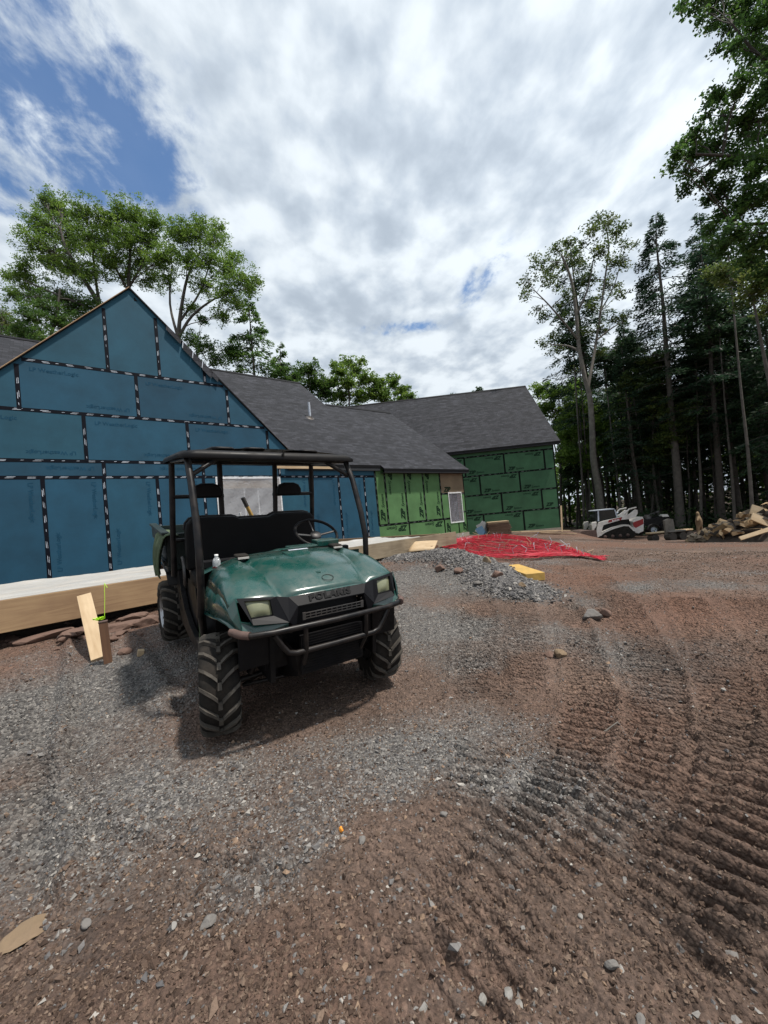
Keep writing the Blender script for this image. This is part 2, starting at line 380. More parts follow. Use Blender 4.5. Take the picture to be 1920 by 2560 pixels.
# ------------------------------------------------------------------ materials
def new_mat(name):
    m = bpy.data.materials.new(name); m.use_nodes = True
    t = m.node_tree; b = t.nodes['Principled BSDF']; return m, t, b
def pmat(name, col, rough=.6, metal=0.0, var=.15, vscale=8, bump=0.0, bscale=40, spec=.5, dirt=None, dirt_amt=.5, dscale=3, coat=0):
    m, t, b = new_mat(name); L = t.links.new
    tc = N(t, 'ShaderNodeTexCoord'); n1 = N(t, 'ShaderNodeTexNoise'); n1.inputs['Scale'].default_value = vscale; n1.inputs['Detail'].default_value = 6
    L(tc.outputs['Object'], n1.inputs['Vector'])
    mr = N(t, 'ShaderNodeMapRange'); mr.inputs['From Min'].default_value = .25; mr.inputs['From Max'].default_value = .75
    mr.inputs['To Min'].default_value = 1 - var; mr.inputs['To Max'].default_value = 1 + var; L(n1.outputs['Fac'], mr.inputs['Value'])
    sc_ = N(t, 'ShaderNodeVectorMath', operation='SCALE'); sc_.inputs[0].default_value = col[:3]; L(mr.outputs[0], sc_.inputs['Scale'])
    last = sc_.outputs[0]
    if dirt:
        n2 = N(t, 'ShaderNodeTexNoise'); n2.inputs['Scale'].default_value = dscale; n2.inputs['Detail'].default_value = 8; n2.inputs['Roughness'].default_value = .65
        L(tc.outputs['Object'], n2.inputs['Vector'])
        m2 = N(t, 'ShaderNodeMapRange'); m2.inputs['From Min'].default_value = .42; m2.inputs['From Max'].default_value = .68; m2.inputs['To Max'].default_value = dirt_amt
        L(n2.outputs['Fac'], m2.inputs['Value'])
        mx = N(t, 'ShaderNodeMix', data_type='RGBA'); L(m2.outputs[0], mx.inputs['Factor']); L(last, mx.inputs['A']); mx.inputs['B'].default_value = (*dirt, 1)
        last = mx.outputs['Result']
        mr3 = N(t, 'ShaderNodeMapRange'); mr3.inputs['To Min'].default_value = rough; mr3.inputs['To Max'].default_value = min(1, rough + .35); L(m2.outputs[0], mr3.inputs['Value']); L(mr3.outputs[0], b.inputs['Roughness'])
    else: b.inputs['Roughness'].default_value = rough
    L(last, b.inputs['Base Color'])
    b.inputs['Metallic'].default_value = metal; b.inputs['Specular IOR Level'].default_value = spec; b.inputs['Coat Weight'].default_value = coat
    b.inputs['Coat Roughness'].default_value = .15
    if bump:
        n3 = N(t, 'ShaderNodeTexNoise'); n3.inputs['Scale'].default_value = bscale; n3.inputs['Detail'].default_value = 4
        L(tc.outputs['Object'], n3.inputs['Vector']); bp = N(t, 'ShaderNodeBump'); bp.inputs['Strength'].default_value = bump; bp.inputs['Distance'].default_value = .01
        L(n3.outputs['Fac'], bp.inputs['Height']); L(bp.outputs[0], b.inputs['Normal'])
    return m
def wood_mat(name, c1, c2, axis=0, rough=.75, scale=6):
    m, t, b = new_mat(name); L = t.links.new
    tc = N(t, 'ShaderNodeTexCoord'); mp = N(t, 'ShaderNodeMapping'); s = [scale] * 3; s[axis] = scale * .09; mp.inputs['Scale'].default_value = s
    L(tc.outputs['Object'], mp.inputs[0])
    n = N(t, 'ShaderNodeTexNoise'); n.inputs['Scale'].default_value = 3; n.inputs['Detail'].default_value = 8; n.inputs['Distortion'].default_value = 1.2; L(mp.outputs[0], n.inputs['Vector'])
    n2 = N(t, 'ShaderNodeTexNoise'); n2.inputs['Scale'].default_value = 2.2; n2.inputs['Detail'].default_value = 5; L(tc.outputs['Object'], n2.inputs['Vector'])
    ad = N(t, 'ShaderNodeMath', operation='ADD'); L(n.outputs['Fac'], ad.inputs[0]); L(n2.outputs['Fac'], ad.inputs[1])
    mr = N(t, 'ShaderNodeMapRange'); mr.inputs['From Min'].default_value = .75; mr.inputs['From Max'].default_value = 1.3; L(ad.outputs[0], mr.inputs['Value'])
    mx = N(t, 'ShaderNodeMix', data_type='RGBA'); L(mr.outputs[0], mx.inputs['Factor']); mx.inputs['A'].default_value = (*c1, 1); mx.inputs['B'].default_value = (*c2, 1)
    L(mx.outputs['Result'], b.inputs['Base Color']); b.inputs['Roughness'].default_value = rough
    bp = N(t, 'ShaderNodeBump'); bp.inputs['Strength'].default_value = .3; bp.inputs['Distance'].default_value = .004; L(n.outputs['Fac'], bp.inputs['Height']); L(bp.outputs[0], b.inputs['Normal'])
    return m
def tone_mat(name, cols, rough=.7, spec=.3, trans=0, tint_noise=0, bump=0, bscale=30):
    """colour picked by the per-face 'tone' value (each leaf, stone or panel has its own)"""
    m, t, b = new_mat(name); L = t.links.new
    at_ = N(t, 'ShaderNodeAttribute'); at_.attribute_name = 'tone'
    r = N(t, 'ShaderNodeValToRGB'); e = r.color_ramp.elements
    for i, c in enumerate(cols):
        pos = i / (len(cols) - 1)
        if i == 0: e[0].position = 0; el = e[0]
        elif i == len(cols) - 1: el = e[-1]; el.position = 1
        else: el = e.new(pos)
        el.color = (*c, 1)
    L(at_.outputs['Fac'], r.inputs[0]); last = r.outputs[0]
    tc = N(t, 'ShaderNodeTexCoord')
    if tint_noise:
        n = N(t, 'ShaderNodeTexNoise'); n.inputs['Scale'].default_value = tint_noise; n.inputs['Detail'].default_value = 8; n.inputs['Roughness'].default_value = .6; L(tc.outputs['Object'], n.inputs['Vector'])
        mr = N(t, 'ShaderNodeMapRange'); mr.inputs['From Min'].default_value = .3; mr.inputs['From Max'].default_value = .7; mr.inputs['To Min'].default_value = .8; mr.inputs['To Max'].default_value = 1.2; L(n.outputs['Fac'], mr.inputs['Value'])
        s_ = N(t, 'ShaderNodeVectorMath', operation='SCALE'); L(last, s_.inputs[0]); L(mr.outputs[0], s_.inputs['Scale']); last = s_.outputs[0]
    L(last, b.inputs['Base Color']); b.inputs['Roughness'].default_value = rough; b.inputs['Specular IOR Level'].default_value = spec
    if bump:
        n3 = N(t, 'ShaderNodeTexNoise'); n3.inputs['Scale'].default_value = bscale; n3.inputs['Detail'].default_value = 5; L(tc.outputs['Object'], n3.inputs['Vector'])
        bp = N(t, 'ShaderNodeBump'); bp.inputs['Strength'].default_value = bump; bp.inputs['Distance'].default_value = .01; L(n3.outputs['Fac'], bp.inputs['Height']); L(bp.outputs[0], b.inputs['Normal'])
    if trans:
        tr = N(t, 'ShaderNodeBsdfTranslucent'); L(last, tr.inputs[0]); ms = N(t, 'ShaderNodeMixShader'); ms.inputs[0].default_value = trans
        out = t.nodes['Material Output']; L(b.outputs[0], ms.inputs[1]); L(tr.outputs[0], ms.inputs[2]); L(ms.outputs[0], out.inputs[0])
    return m

M_ = {}
M_['black_plastic'] = pmat('black_plastic', (.007, .007, .008), .42, var=.3, dirt=(.022, .018, .015), dirt_amt=.5, dscale=5, spec=.16)
M_['nose_black'] = pmat('nose_black', (.004, .004, .0055), .5, var=.2, vscale=5, spec=.18)
M_['black_tube'] = pmat('black_tube', (.006, .006, .007), .35, var=.3, spec=.28, dirt=(.06, .045, .035), dirt_amt=.35, dscale=8)
M_['vinyl'] = pmat('vinyl', (.004, .004, .0045), .6, var=.2, bump=.1, bscale=120, spec=.2)
M_['green_paint'] = pmat('green_paint', (.006, .052, .043), .26, var=.10, vscale=3, dirt=(.075, .080, .068), dirt_amt=.40, dscale=12, coat=.6)
M_['dark_green'] = pmat('dark_green', (.004, .014, .013), .45, var=.1, dirt=(.03, .035, .03), dirt_amt=.4, dscale=4)
M_['rubber'] = pmat('rubber', (.012, .011, .010), .85, var=.3, dirt=(.045, .037, .03), dirt_amt=.6, dscale=7, bump=.3, spec=.2)
M_['lug_dust'] = pmat('lug_dust', (.095, .085, .073), .9, var=.35, dirt=(.03, .026, .022), dirt_amt=.7, dscale=6, bump=.3, spec=.2)
M_['rim_metal'] = pmat('rim_metal', (.35, .35, .36), .35, metal=.9, var=.2)
M_['steel'] = pmat('steel', (.09, .09, .09), .5, metal=.6, var=.3, dirt=(.08, .05, .035), dirt_amt=.6)
M_['rust'] = pmat('rust', (.09, .055, .045), .7, var=.4, vscale=20)
M_['lens'] = pmat('lens', (.19, .20, .125), .18, var=.25, vscale=10, dirt=(.16, .16, .10), dirt_amt=.6, dscale=9)
M_['white_plastic'] = pmat('white_plastic', (.75, .76, .76), .4)
M_['pine'] = wood_mat('pine', (.50, .38, .24), (.36, .25, .14), 0)
M_['pine_board'] = wood_mat('pine_board', (.36, .24, .13), (.25, .155, .085), 0)
M_['weathered_board'] = wood_mat('weathered_board', (.29, .235, .16), (.17, .13, .085), 0)
M_['stake_wood'] = wood_mat('stake_wood', (.17, .085, .045), (.10, .05, .03), 2)
M_['osb_yellow'] = pmat('osb_yellow', (.47, .29, .07), .7, var=.2, vscale=14, dirt=(.25, .17, .07), dirt_amt=.4)
M_['concrete'] = pmat('concrete', (.30, .27, .22), .85, var=.15, bump=.3, bscale=60, dirt=(.2, .15, .11), dirt_amt=.6)
M_['red_tube'] = pmat('red_tube', (.50, .025, .045), .35, var=.2)
M_['neon'] = pmat('neon', (.45, .85, .02), .5)
M_['white_metal'] = pmat('white_metal', (.62, .60, .57), .4, var=.08, dirt=(.25, .19, .14), dirt_amt=.4)
M_['glass_dark'] = pmat('glass_dark', (.02, .025, .025), .08)
M_['red_paint'] = pmat('red_paint', (.25, .015, .015), .4)
M_['bark'] = pmat('bark', (.055, .046, .038), .9, var=.4, vscale=6, bump=.8, bscale=14)
M_['bark_grey'] = pmat('bark_grey', (.135, .122, .105), .9, var=.35, vscale=4, bump=.8, bscale=12)
M_['cloth_green'] = pmat('cloth_green', (.075, .105, .055), .9, var=.25, vscale=8, bump=.3, bscale=60)

# ================================================================== GROUND
def build_ground():
    rr = [0.0, .002]
    while rr[-1] < 900:
        r = rr[-1]; k = .0038 if .8 < r < 9 else (.008 if r < 16 else (.015 if r < 30 else .05))
        rr.append(r * (1 + k) if r > .8 else r + .03)
    rr = np.array(rr[1:])
    a_f = np.radians(np.arange(-56, 56, .28)); a_c = np.radians(np.arange(56, 304, 2.0))
    aa = np.concatenate([a_f, a_c]); na = len(aa); nr = len(rr)
    R_, A_ = np.meshgrid(rr, aa, indexing='ij'); X, Y = R_ * np.sin(A_), R_ * np.cos(A_)
    Z = terrain(X, Y)
    V = np.stack([X.ravel(), Y.ravel(), Z.ravel()], 1)
    i, j = np.meshgrid(np.arange(nr - 1), np.arange(na), indexing='ij'); j2 = (j + 1) % na
    F = np.stack([(i * na + j), (i * na + j2), ((i + 1) * na + j2), ((i + 1) * na + j)], -1).reshape(-1, 4)[:, ::-1]
    g = gravel(X.ravel(), Y.ravel())
    m, t, b = new_mat('dirt'); L = t.links.new
    at_ = N(t, 'ShaderNodeAttribute'); at_.attribute_name = 'gravel'; ac = N(t, 'ShaderNodeAttribute'); ac.attribute_name = 'wood_floor'
    tc = N(t, 'ShaderNodeTexCoord')
    def nz(s, d=8, r=.6, off=0):
        mp = N(t, 'ShaderNodeMapping'); mp.inputs['Location'].default_value = (off, off * .7, 0); L(tc.outputs['Object'], mp.inputs[0])
        n = N(t, 'ShaderNodeTexNoise'); n.inputs['Scale'].default_value = s; n.inputs['Detail'].default_value = d; n.inputs['Roughness'].default_value = r; L(mp.outputs[0], n.inputs['Vector']); return n.outputs['Fac']
    def ramp(v, cols):
        r = N(t, 'ShaderNodeValToRGB'); e = r.color_ramp.elements
        for k, (p, c_) in enumerate(cols):
            el = e[0] if k == 0 else (e[-1] if k == len(cols) - 1 else e.new(p)); el.position = p; el.color = (*c_, 1)
        L(v, r.inputs[0]); return r.outputs[0]
    def mix(f, a, c_, typ='MIX'):
        x = N(t, 'ShaderNodeMix', data_type='RGBA'); x.blend_type = typ
        if isinstance(f, (int, float)): x.inputs['Factor'].default_value = f
        else: L(f, x.inputs['Factor'])
        for nm, q in (('A', a), ('B', c_)):
            if isinstance(q, tuple): x.inputs[nm].default_value = (*q, 1)
            else: L(q, x.inputs[nm])
        return x.outputs['Result']
    dirt = ramp(nz(1.1, 6, .55), [(.3, (0.0689, 0.0485, 0.0396)), (.45, (0.1128, 0.0787, 0.0615)), (.58, (0.1393, 0.0970, 0.0765)), (.72, (0.1790, 0.1233, 0.0930))])
    red = ramp(nz(.35, 4, .5, 7), [(.45, (0, 0, 0)), (.65, (1, 1, 1))])
    dirt = mix(red, dirt, (.140, .080, .057))
    fine = ramp(nz(34, 8, .75, 3), [(.30, (.45, .45, .45)), (.5, (1, 1, 1)), (.68, (1.75, 1.70, 1.65))])
    dirt = mix(1.0, dirt, fine, 'MULTIPLY')
    vor = N(t, 'ShaderNodeTexVoronoi'); vor.inputs['Scale'].default_value = 62; L(tc.outputs['Object'], vor.inputs['Vector'])
    sepc = N(t, 'ShaderNodeSeparateColor'); L(vor.outputs['Color'], sepc.inputs[0])
    grv = ramp(sepc.outputs[0], [(0, (0.0548, 0.0515, 0.0500)), (.35, (0.1017, 0.0948, 0.0895)), (.7, (0.1486, 0.1402, 0.1307)), (1, (0.2425, 0.2274, 0.2091))])
    grv = mix(.55, grv, fine, 'MULTIPLY')
    col = mix(at_.outputs['Fac'], dirt, grv)
    leafl = ramp(nz(9, 8, .7, 11), [(.3, (.018, .013, .008)), (.6, (.055, .036, .02)), (.75, (.04, .05, .015))])
    col = mix(ac.outputs['Fac'], col, leafl)
    L(col, b.inputs['Base Color']); b.inputs['Roughness'].default_value = .88; b.inputs['Specular IOR Level'].default_value = .25
    hgt = N(t, 'ShaderNodeMath', operation='ADD'); L(nz(30, 9, .7, 3), hgt.inputs[0]); 
    hv = N(t, 'ShaderNodeMath', operation='MULTIPLY'); L(vor.outputs['Distance'], hv.inputs[0]); hv.inputs[1].default_value = -.8; L(hv.outputs[0], hgt.inputs[1])
    bp = N(t, 'ShaderNodeBump'); bp.inputs['Strength'].default_value = 1.0; bp.inputs['Distance'].default_value = .022; L(hgt.outputs[0], bp.inputs['Height']); L(bp.outputs[0], b.inputs['Normal'])
    xs, ys = V[:, 0], V[:, 1]
    wf = np.clip((ys - (31 - .22 * xs) + 2 * fbm(xs * .3, ys * .3, 3, 5)) / 3, 0, 1) * (xs > 5)
    wf = np.maximum(wf, np.clip((np.hypot(xs, ys) - 45) / 5, 0, 1))
    o = fast_mesh('ground', V, F, m, smooth=True, attrs={'gravel': ('POINT', g), 'wood_floor': ('POINT', wf)})
    tag(o, 'reddish brown dirt and crushed grey stone pressed with crawler tracks', None, kind='structure')
    return o
build_ground()

def stones(name, XY, size, tone, mat, squash=(.45, .9), sink=.25, seed=1, label=None, extra_z=None):
    rg = np.random.default_rng(seed); n = len(XY)
    base = np.array([(1, 0, 0), (0, 1, 0), (-1, 0, 0), (0, -1, 0), (.25, .15, 1), (-.2, -.1, -1)], float) * .62
    V = base[None] + rg.uniform(-.20, .20, (n, 6, 3))
    V *= size[:, None, None] * np.stack([rg.uniform(.8, 1.35, n), rg.uniform(.6, 1.0, n), rg.uniform(*squash, n)], 1)[:, None, :]
    ax = rg.normal(0, .35, n); ay = rg.normal(0, .35, n); az = rg.uniform(0, 2 * np.pi, n)
    def rot(V, a, i, j):
        c, s = np.cos(a)[:, None], np.sin(a)[:, None]; x, y = V[..., i].copy(), V[..., j].copy()
        V[..., i] = x * c - y * s; V[..., j] = x * s + y * c
    rot(V, ax, 1, 2); rot(V, ay, 0, 2); rot(V, az, 0, 1)
    z = terrain(XY[:, 0], XY[:, 1]) + size * (.28 - sink)
    if extra_z is not None: z = z + extra_z
    V[..., 0] += XY[:, 0, None]; V[..., 1] += XY[:, 1, None]; V[..., 2] += z[:, None]
    F = np.array([(0, 1, 4), (1, 2, 4), (2, 3, 4), (3, 0, 4), (1, 0, 5), (2, 1, 5), (3, 2, 5), (0, 3, 5)])
    F = (F[None] + (np.arange(n) * 6)[:, None, None]).reshape(-1, 3)
    o = fast_mesh(name, V.reshape(-1, 3), F, mat, attrs={'tone': ('FACE', np.repeat(tone, 8))})
    tag(o, label, None, kind='stuff'); return o
def on_track(XY):
    m = np.zeros(len(XY), bool)
    for P, w, pitch, dep in TRACKS:
        d, arc, side, tot = seg_dist(XY[:, 0], XY[:, 1], P); m |= d < w * 1.05
    return m
def scatter(n, r0, r1, seed, a0=-57, a1=57):
    rg = np.random.default_rng(seed); r = np.exp(rg.uniform(np.log(r0), np.log(r1), n)); a = np.radians(rg.uniform(a0, a1, n))
    return np.stack([r * np.sin(a), r * np.cos(a)], 1), r, rg
M_['stone'] = tone_mat('crushed_stone', [(0.0577, 0.0557, 0.0573), (0.1089, 0.1039, 0.1038), (0.1665, 0.1571, 0.1493), (0.2306, 0.2166, 0.2006), (0.3587, 0.3341, 0.2985), (0.2178, 0.1485, 0.1015)], .8, tint_noise=60, bump=.4, bscale=120)
M_['clod'] = tone_mat('dirt_clod', [(0.0352, 0.0239, 0.0186), (0.0683, 0.0457, 0.0349), (0.1086, 0.0748, 0.0567), (0.1552, 0.1100, 0.0828), (0.2070, 0.1557, 0.1199)], .95, .15, tint_noise=50, bump=.5, bscale=150)
XY, r, rg = scatter(255000, .55, 17, 3)
g = gravel(XY[:, 0], XY[:, 1]); keep = rg.random(len(r)) < np.clip(.06 + .94 * g, 0, 1) * np.where(r < 12, 1, .4) * np.where(on_track(XY), .6, 1)
XY, r, g = XY[keep], r[keep], g[keep]
sz = np.maximum(np.exp(rg.normal(np.log(.0075), .50, len(r))), r / 400 * .9); sz = np.minimum(sz, .032)
tone = np.clip(rg.beta(2.2, 2.6, len(r)) * .82 + np.where(rg.random(len(r)) < .06, .3, 0), 0, .80)
tone = np.where(rg.random(len(r)) < .10 * (1 - g) + .02, 1.0, tone)
stones('gravel', XY, sz, tone, M_['stone'], label='crushed grey stone scattered over the dirt', seed=4)
# dense stone on the mound
rg = np.random.default_rng(8); n = 19000; k = rg.uniform(0, len(MOUND) - 1.001, n); i0 = k.astype(int); fr = (k - i0)[:, None]
P = MOUND[i0] * (1 - fr) + MOUND[i0 + 1] * fr + rg.normal(0, .21, (n, 2))
stones('gravel_mound', P, np.exp(rg.normal(np.log(.030), .3, n)), np.clip(rg.beta(1.8, 3.2, n) * .85, 0, 1), M_['stone'], label='low ridge of dark crushed stone beside the red tubing', seed=5, sink=.1)
XY, r, rg = scatter(212000, .55, 11, 13)
g = gravel(XY[:, 0], XY[:, 1]); cl = fbm(XY[:, 0] * 2.2, XY[:, 1] * 2.2, 4, 91)
keep = rg.random(len(r)) < np.clip(.55 + 2.4 * cl, .05, 1) * (1 - .7 * g) * np.where(on_track(XY), .6, 1); XY, r = XY[keep], r[keep]
sz = np.clip(np.maximum(np.exp(rg.normal(np.log(.0068), .45, len(r))), r / 400 * .8), 0, .028)
stones('dirt_clods', XY, sz, rg.beta(2, 2, len(r)), M_['clod'], label='loose clods of brown dirt', squash=(.6, 1), sink=.2, seed=14)

# ================================================================== HOUSE
PHI, HX, HY = .889, -6.9545, 10.5405
HD = np.array([math.sin(PHI), math.cos(PHI), 0]); HB = np.array([-math.cos(PHI), math.sin(PHI), 0])
HMAT = Matrix(((HD[0], HB[0], 0, HX), (HD[1], HB[1], 0, HY), (0, 0, 1, 0), (0, 0, 0, 1)))
def hw(u, b, z): return np.array([HX, HY, 0]) + HD * u + HB * b + np.array([0, 0, z])
house = empty('house', 'unfinished house with blue and green sheathed walls and dark shingle roofs', 'house', matrix=HMAT)
M_['blue_sheathing'] = tone_mat('blue_sheathing', [(0.0098, 0.0517, 0.0900), (0.0110, 0.0603, 0.1057), (0.0147, 0.0706, 0.1084), (0.0116, 0.0637, 0.1121)], .7, .3, tint_noise=1.3)
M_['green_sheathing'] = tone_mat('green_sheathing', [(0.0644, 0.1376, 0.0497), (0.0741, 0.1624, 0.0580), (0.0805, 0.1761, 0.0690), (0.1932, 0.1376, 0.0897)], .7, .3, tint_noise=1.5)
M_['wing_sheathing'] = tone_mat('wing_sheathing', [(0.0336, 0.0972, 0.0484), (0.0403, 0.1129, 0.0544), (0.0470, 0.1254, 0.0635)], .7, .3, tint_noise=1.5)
M_['tape'] = pmat('seam_tape', (.003, .004, .008), .6, var=.2, spec=.12)
M_['tape_green'] = pmat('seam_tape_black', (.003, .005, .004), .6, var=.2, spec=.12)
M_['tape_print'] = pmat('tape_print', (.42, .46, .52), .6, var=.35, vscale=30)
M_['tape_print_dim'] = pmat('tape_print_dim', (.12, .15, .13), .6, var=.35, vscale=30)
M_['blue_ink'] = pmat('blue_ink', (.010, .055, .10), .8, var=.3, spec=.15)
M_['wing_ink'] = pmat('wing_ink', (.010, .030, .016), .8, var=.3, spec=.15)
M_['green_ink'] = pmat('green_ink', (.006, .022, .010), .8, var=.3, spec=.15)
M_['dark_trim'] = pmat('dark_trim', (.005, .005, .006), .7, spec=.15)
M_['soffit'] = pmat('soffit', (.015, .018, .022), .8)
def shingle_mat():
    m, t, b = new_mat('asphalt_shingle'); L = t.links.new
    uv = N(t, 'ShaderNodeUVMap'); br = N(t, 'ShaderNodeTexBrick'); L(uv.outputs[0], br.inputs['Vector'])
    br.offset = .37; br.offset_frequency = 2; br.squash = 1
    for k, v in {'Scale': 1, 'Mortar Size': .006, 'Mortar Smooth': .1, 'Bias': -.1, 'Brick Width': .27, 'Row Height': .143}.items(): br.inputs[k].default_value = v
    br.inputs['Color1'].default_value = (.015, .016, .020, 1); br.inputs['Color2'].default_value = (.033, .034, .041, 1); br.inputs['Mortar'].default_value = (.006, .006, .008, 1)
    br2 = N(t, 'ShaderNodeTexBrick'); L(uv.outputs[0], br2.inputs['Vector']); br2.offset = .61; br2.offset_frequency = 2
    for k, v in {'Scale': 1, 'Mortar Size': .0, 'Brick Width': .41, 'Row Height': .143}.items(): br2.inputs[k].default_value = v
    br2.inputs['Color1'].default_value = (.75, .75, .75, 1); br2.inputs['Color2'].default_value = (1.3, 1.3, 1.3, 1)
    n = N(t, 'ShaderNodeTexNoise'); n.inputs['Scale'].default_value = 1.1; n.inputs['Detail'].default_value = 8; n.inputs['Roughness'].default_value = .7; L(uv.outputs[0], n.inputs['Vector'])
    mr = N(t, 'ShaderNodeMapRange'); mr.inputs['From Min'].default_value = .3; mr.inputs['From Max'].default_value = .7; mr.inputs['To Min'].default_value = .8; mr.inputs['To Max'].default_value = 1.2; L(n.outputs['Fac'], mr.inputs['Value'])
    mx = N(t, 'ShaderNodeMix', data_type='RGBA'); mx.blend_type = 'MULTIPLY'; mx.inputs['Factor'].default_value = 1; L(br.outputs['Color'], mx.inputs['A']); L(br2.outputs['Color'], mx.inputs['B'])
    s_ = N(t, 'ShaderNodeVectorMath', operation='SCALE'); L(mx.outputs['Result'], s_.inputs[0]); L(mr.outputs[0], s_.inputs['Scale'])
    L(s_.outputs[0], b.inputs['Base Color']); b.inputs['Roughness'].default_value = .85; b.inputs['Specular IOR Level'].default_value = .25
    # each course is a little wedge: saw-tooth height down the slope
    sp = N(t, 'ShaderNodeSeparateXYZ'); L(uv.outputs[0], sp.inputs[0]); dv = N(t, 'ShaderNodeMath', operation='DIVIDE'); L(sp.outputs[1], dv.inputs[0]); dv.inputs[1].default_value = .143
    fr = N(t, 'ShaderNodeMath', operation='FRACT'); L(dv.outputs[0], fr.inputs[0]); ng = N(t, 'ShaderNodeMath', operation='SUBTRACT'); ng.inputs[0].default_value = 1; L(fr.outputs[0], ng.inputs[1])
    ad = N(t, 'ShaderNodeMath', operation='ADD'); L(ng.outputs[0], ad.inputs[0]); s2 = N(t, 'ShaderNodeMath', operation='MULTIPLY'); L(br2.outputs['Fac'], s2.inputs[0]); s2.inputs[1].default_value = .0; L(s2.outputs[0], ad.inputs[1])
    bp = N(t, 'ShaderNodeBump'); bp.inputs['Strength'].default_value = .8; bp.inputs['Distance'].default_value = .012; L(ad.outputs[0], bp.inputs['Height']); L(bp.outputs[0], b.inputs['Normal'])
    return m
M_['shingle'] = shingle_mat()

def clip_poly(poly, half):           # half-planes a*x+b*y<=c, Sutherland-Hodgman
    for a, b, c in half:
        out = []
        for i in range(len(poly)):
            p, q = poly[i], poly[(i + 1) % len(poly)]; dp, dq = a * p[0] + b * p[1] - c, a * q[0] + b * q[1] - c
            if dp <= 0: out.append(p)
            if (dp < 0 < dq) or (dq < 0 < dp):
                t = dp / (dp - dq); out.append((p[0] + (q[0] - p[0]) * t, p[1] + (q[1] - p[1]) * t))
        poly = out
        if len(poly) < 3: return []
    return poly
_txt = {}
def text_mesh(body, size, shear=0.0, bold=0.0, space=1.0):
    key = (body, size, shear, bold)
    if key in _txt: return _txt[key]
    cu = bpy.data.curves.new('t', 'FONT'); cu.body = body; cu.size = size; cu.shear = shear; cu.offset = bold; cu.resolution_u = 2; cu.space_character = space
    o = bpy.data.objects.new('t', cu); COL.objects.link(o); dg = bpy.context.evaluated_depsgraph_get(); dg.update()
    me = bpy.data.meshes.new_from_object(o.evaluated_get(dg))
    V = [tuple(v.co[:2]) for v in me.vertices]; F = [tuple(p.vertices) for p in me.polygons]
    bpy.data.objects.remove(o); bpy.data.curves.remove(cu); bpy.data.meshes.remove(me)
    _txt[key] = (V, F, max(v[0] for v in V)); return _txt[key]
class Ink:
    def __init__(s, mat): s.mat = mat
def put_text(ink, T, u, z, ang, b, plane=lambda u, b, z: (u, b, z)):
    V, F, w = T; c, s = math.cos(ang), math.sin(ang); mb = MB()
    mb.add([plane(u + x * c - y * s, b, z + x * s + y * c) for x, y in V], F)
    mb.build('panel_lettering', ink.mat, house, recalc=False)
rnd = random.Random(5)
def tape(parent, p0, p1, w, mat, pr, plane=lambda u, b, z: (u, b, z), b0=0.0, dash=True, proud=.004, brk=.25):
    """one strip of printed seam tape between two wall points"""
    (u0, z0), (u1, z1) = p0, p1; L_ = math.hypot(u1 - u0, z1 - z0); d = ((u1 - u0) / L_, (z1 - z0) / L_); n = (-d[1], d[0]); m = MB()
    ns = max(2, int(L_ / .3)); ring = []
    for i in range(ns + 1):
        t = L_ * i / ns; ring.append((t, w / 2 + rnd.uniform(-.003, .003)))
    vs = []; 
    for (t, h) in ring:
        for sg in (-1, 1): vs.append(plane(u0 + d[0] * t + n[0] * h * sg, b0 - proud, z0 + d[1] * t + n[1] * h * sg))
    k = len(vs)
    for (t, h) in ring:
        for sg in (-1, 1): vs.append(plane(u0 + d[0] * t + n[0] * h * sg, b0 + .001, z0 + d[1] * t + n[1] * h * sg))
    fs = [(2 * i, 2 * i + 1, 2 * i + 3, 2 * i + 2) for i in range(ns)] + [(2 * i, k + 2 * i, k + 2 * i + 2, 2 * i + 2) for i in range(ns)] + [(2 * i + 1, k + 2 * i + 1, k + 2 * i + 3, 2 * i + 3) for i in range(ns)]
    m.add(vs, fs)
    if dash:
        m.mi = 1; t = .08
        while t < L_ - .2:
            l = rnd.choice([.07, .15, .17]); off = rnd.uniform(-.006, .006)
            for q in range(2 if l > .1 else 1):
                h = w * rnd.uniform(.10, .18); o2 = off + (q - .5) * w * .3 * (l > .1); dt = rnd.uniform(-.02, .03)
                a = [(t + dt, o2 - h / 2), (t + dt + l * .9, o2 - h / 2 + .003), (t + dt + l, o2 + h / 2), (t + dt + .02, o2 + h / 2)]
                m.add([plane(u0 + d[0] * x + n[0] * y, b0 - proud - .002, z0 + d[1] * x + n[1] * y) for x, y in a], [(0, 1, 2, 3)])
            t += l + rnd.uniform(.1, brk)
    return m.build('seam_tape', [mat, pr], parent, recalc=False)

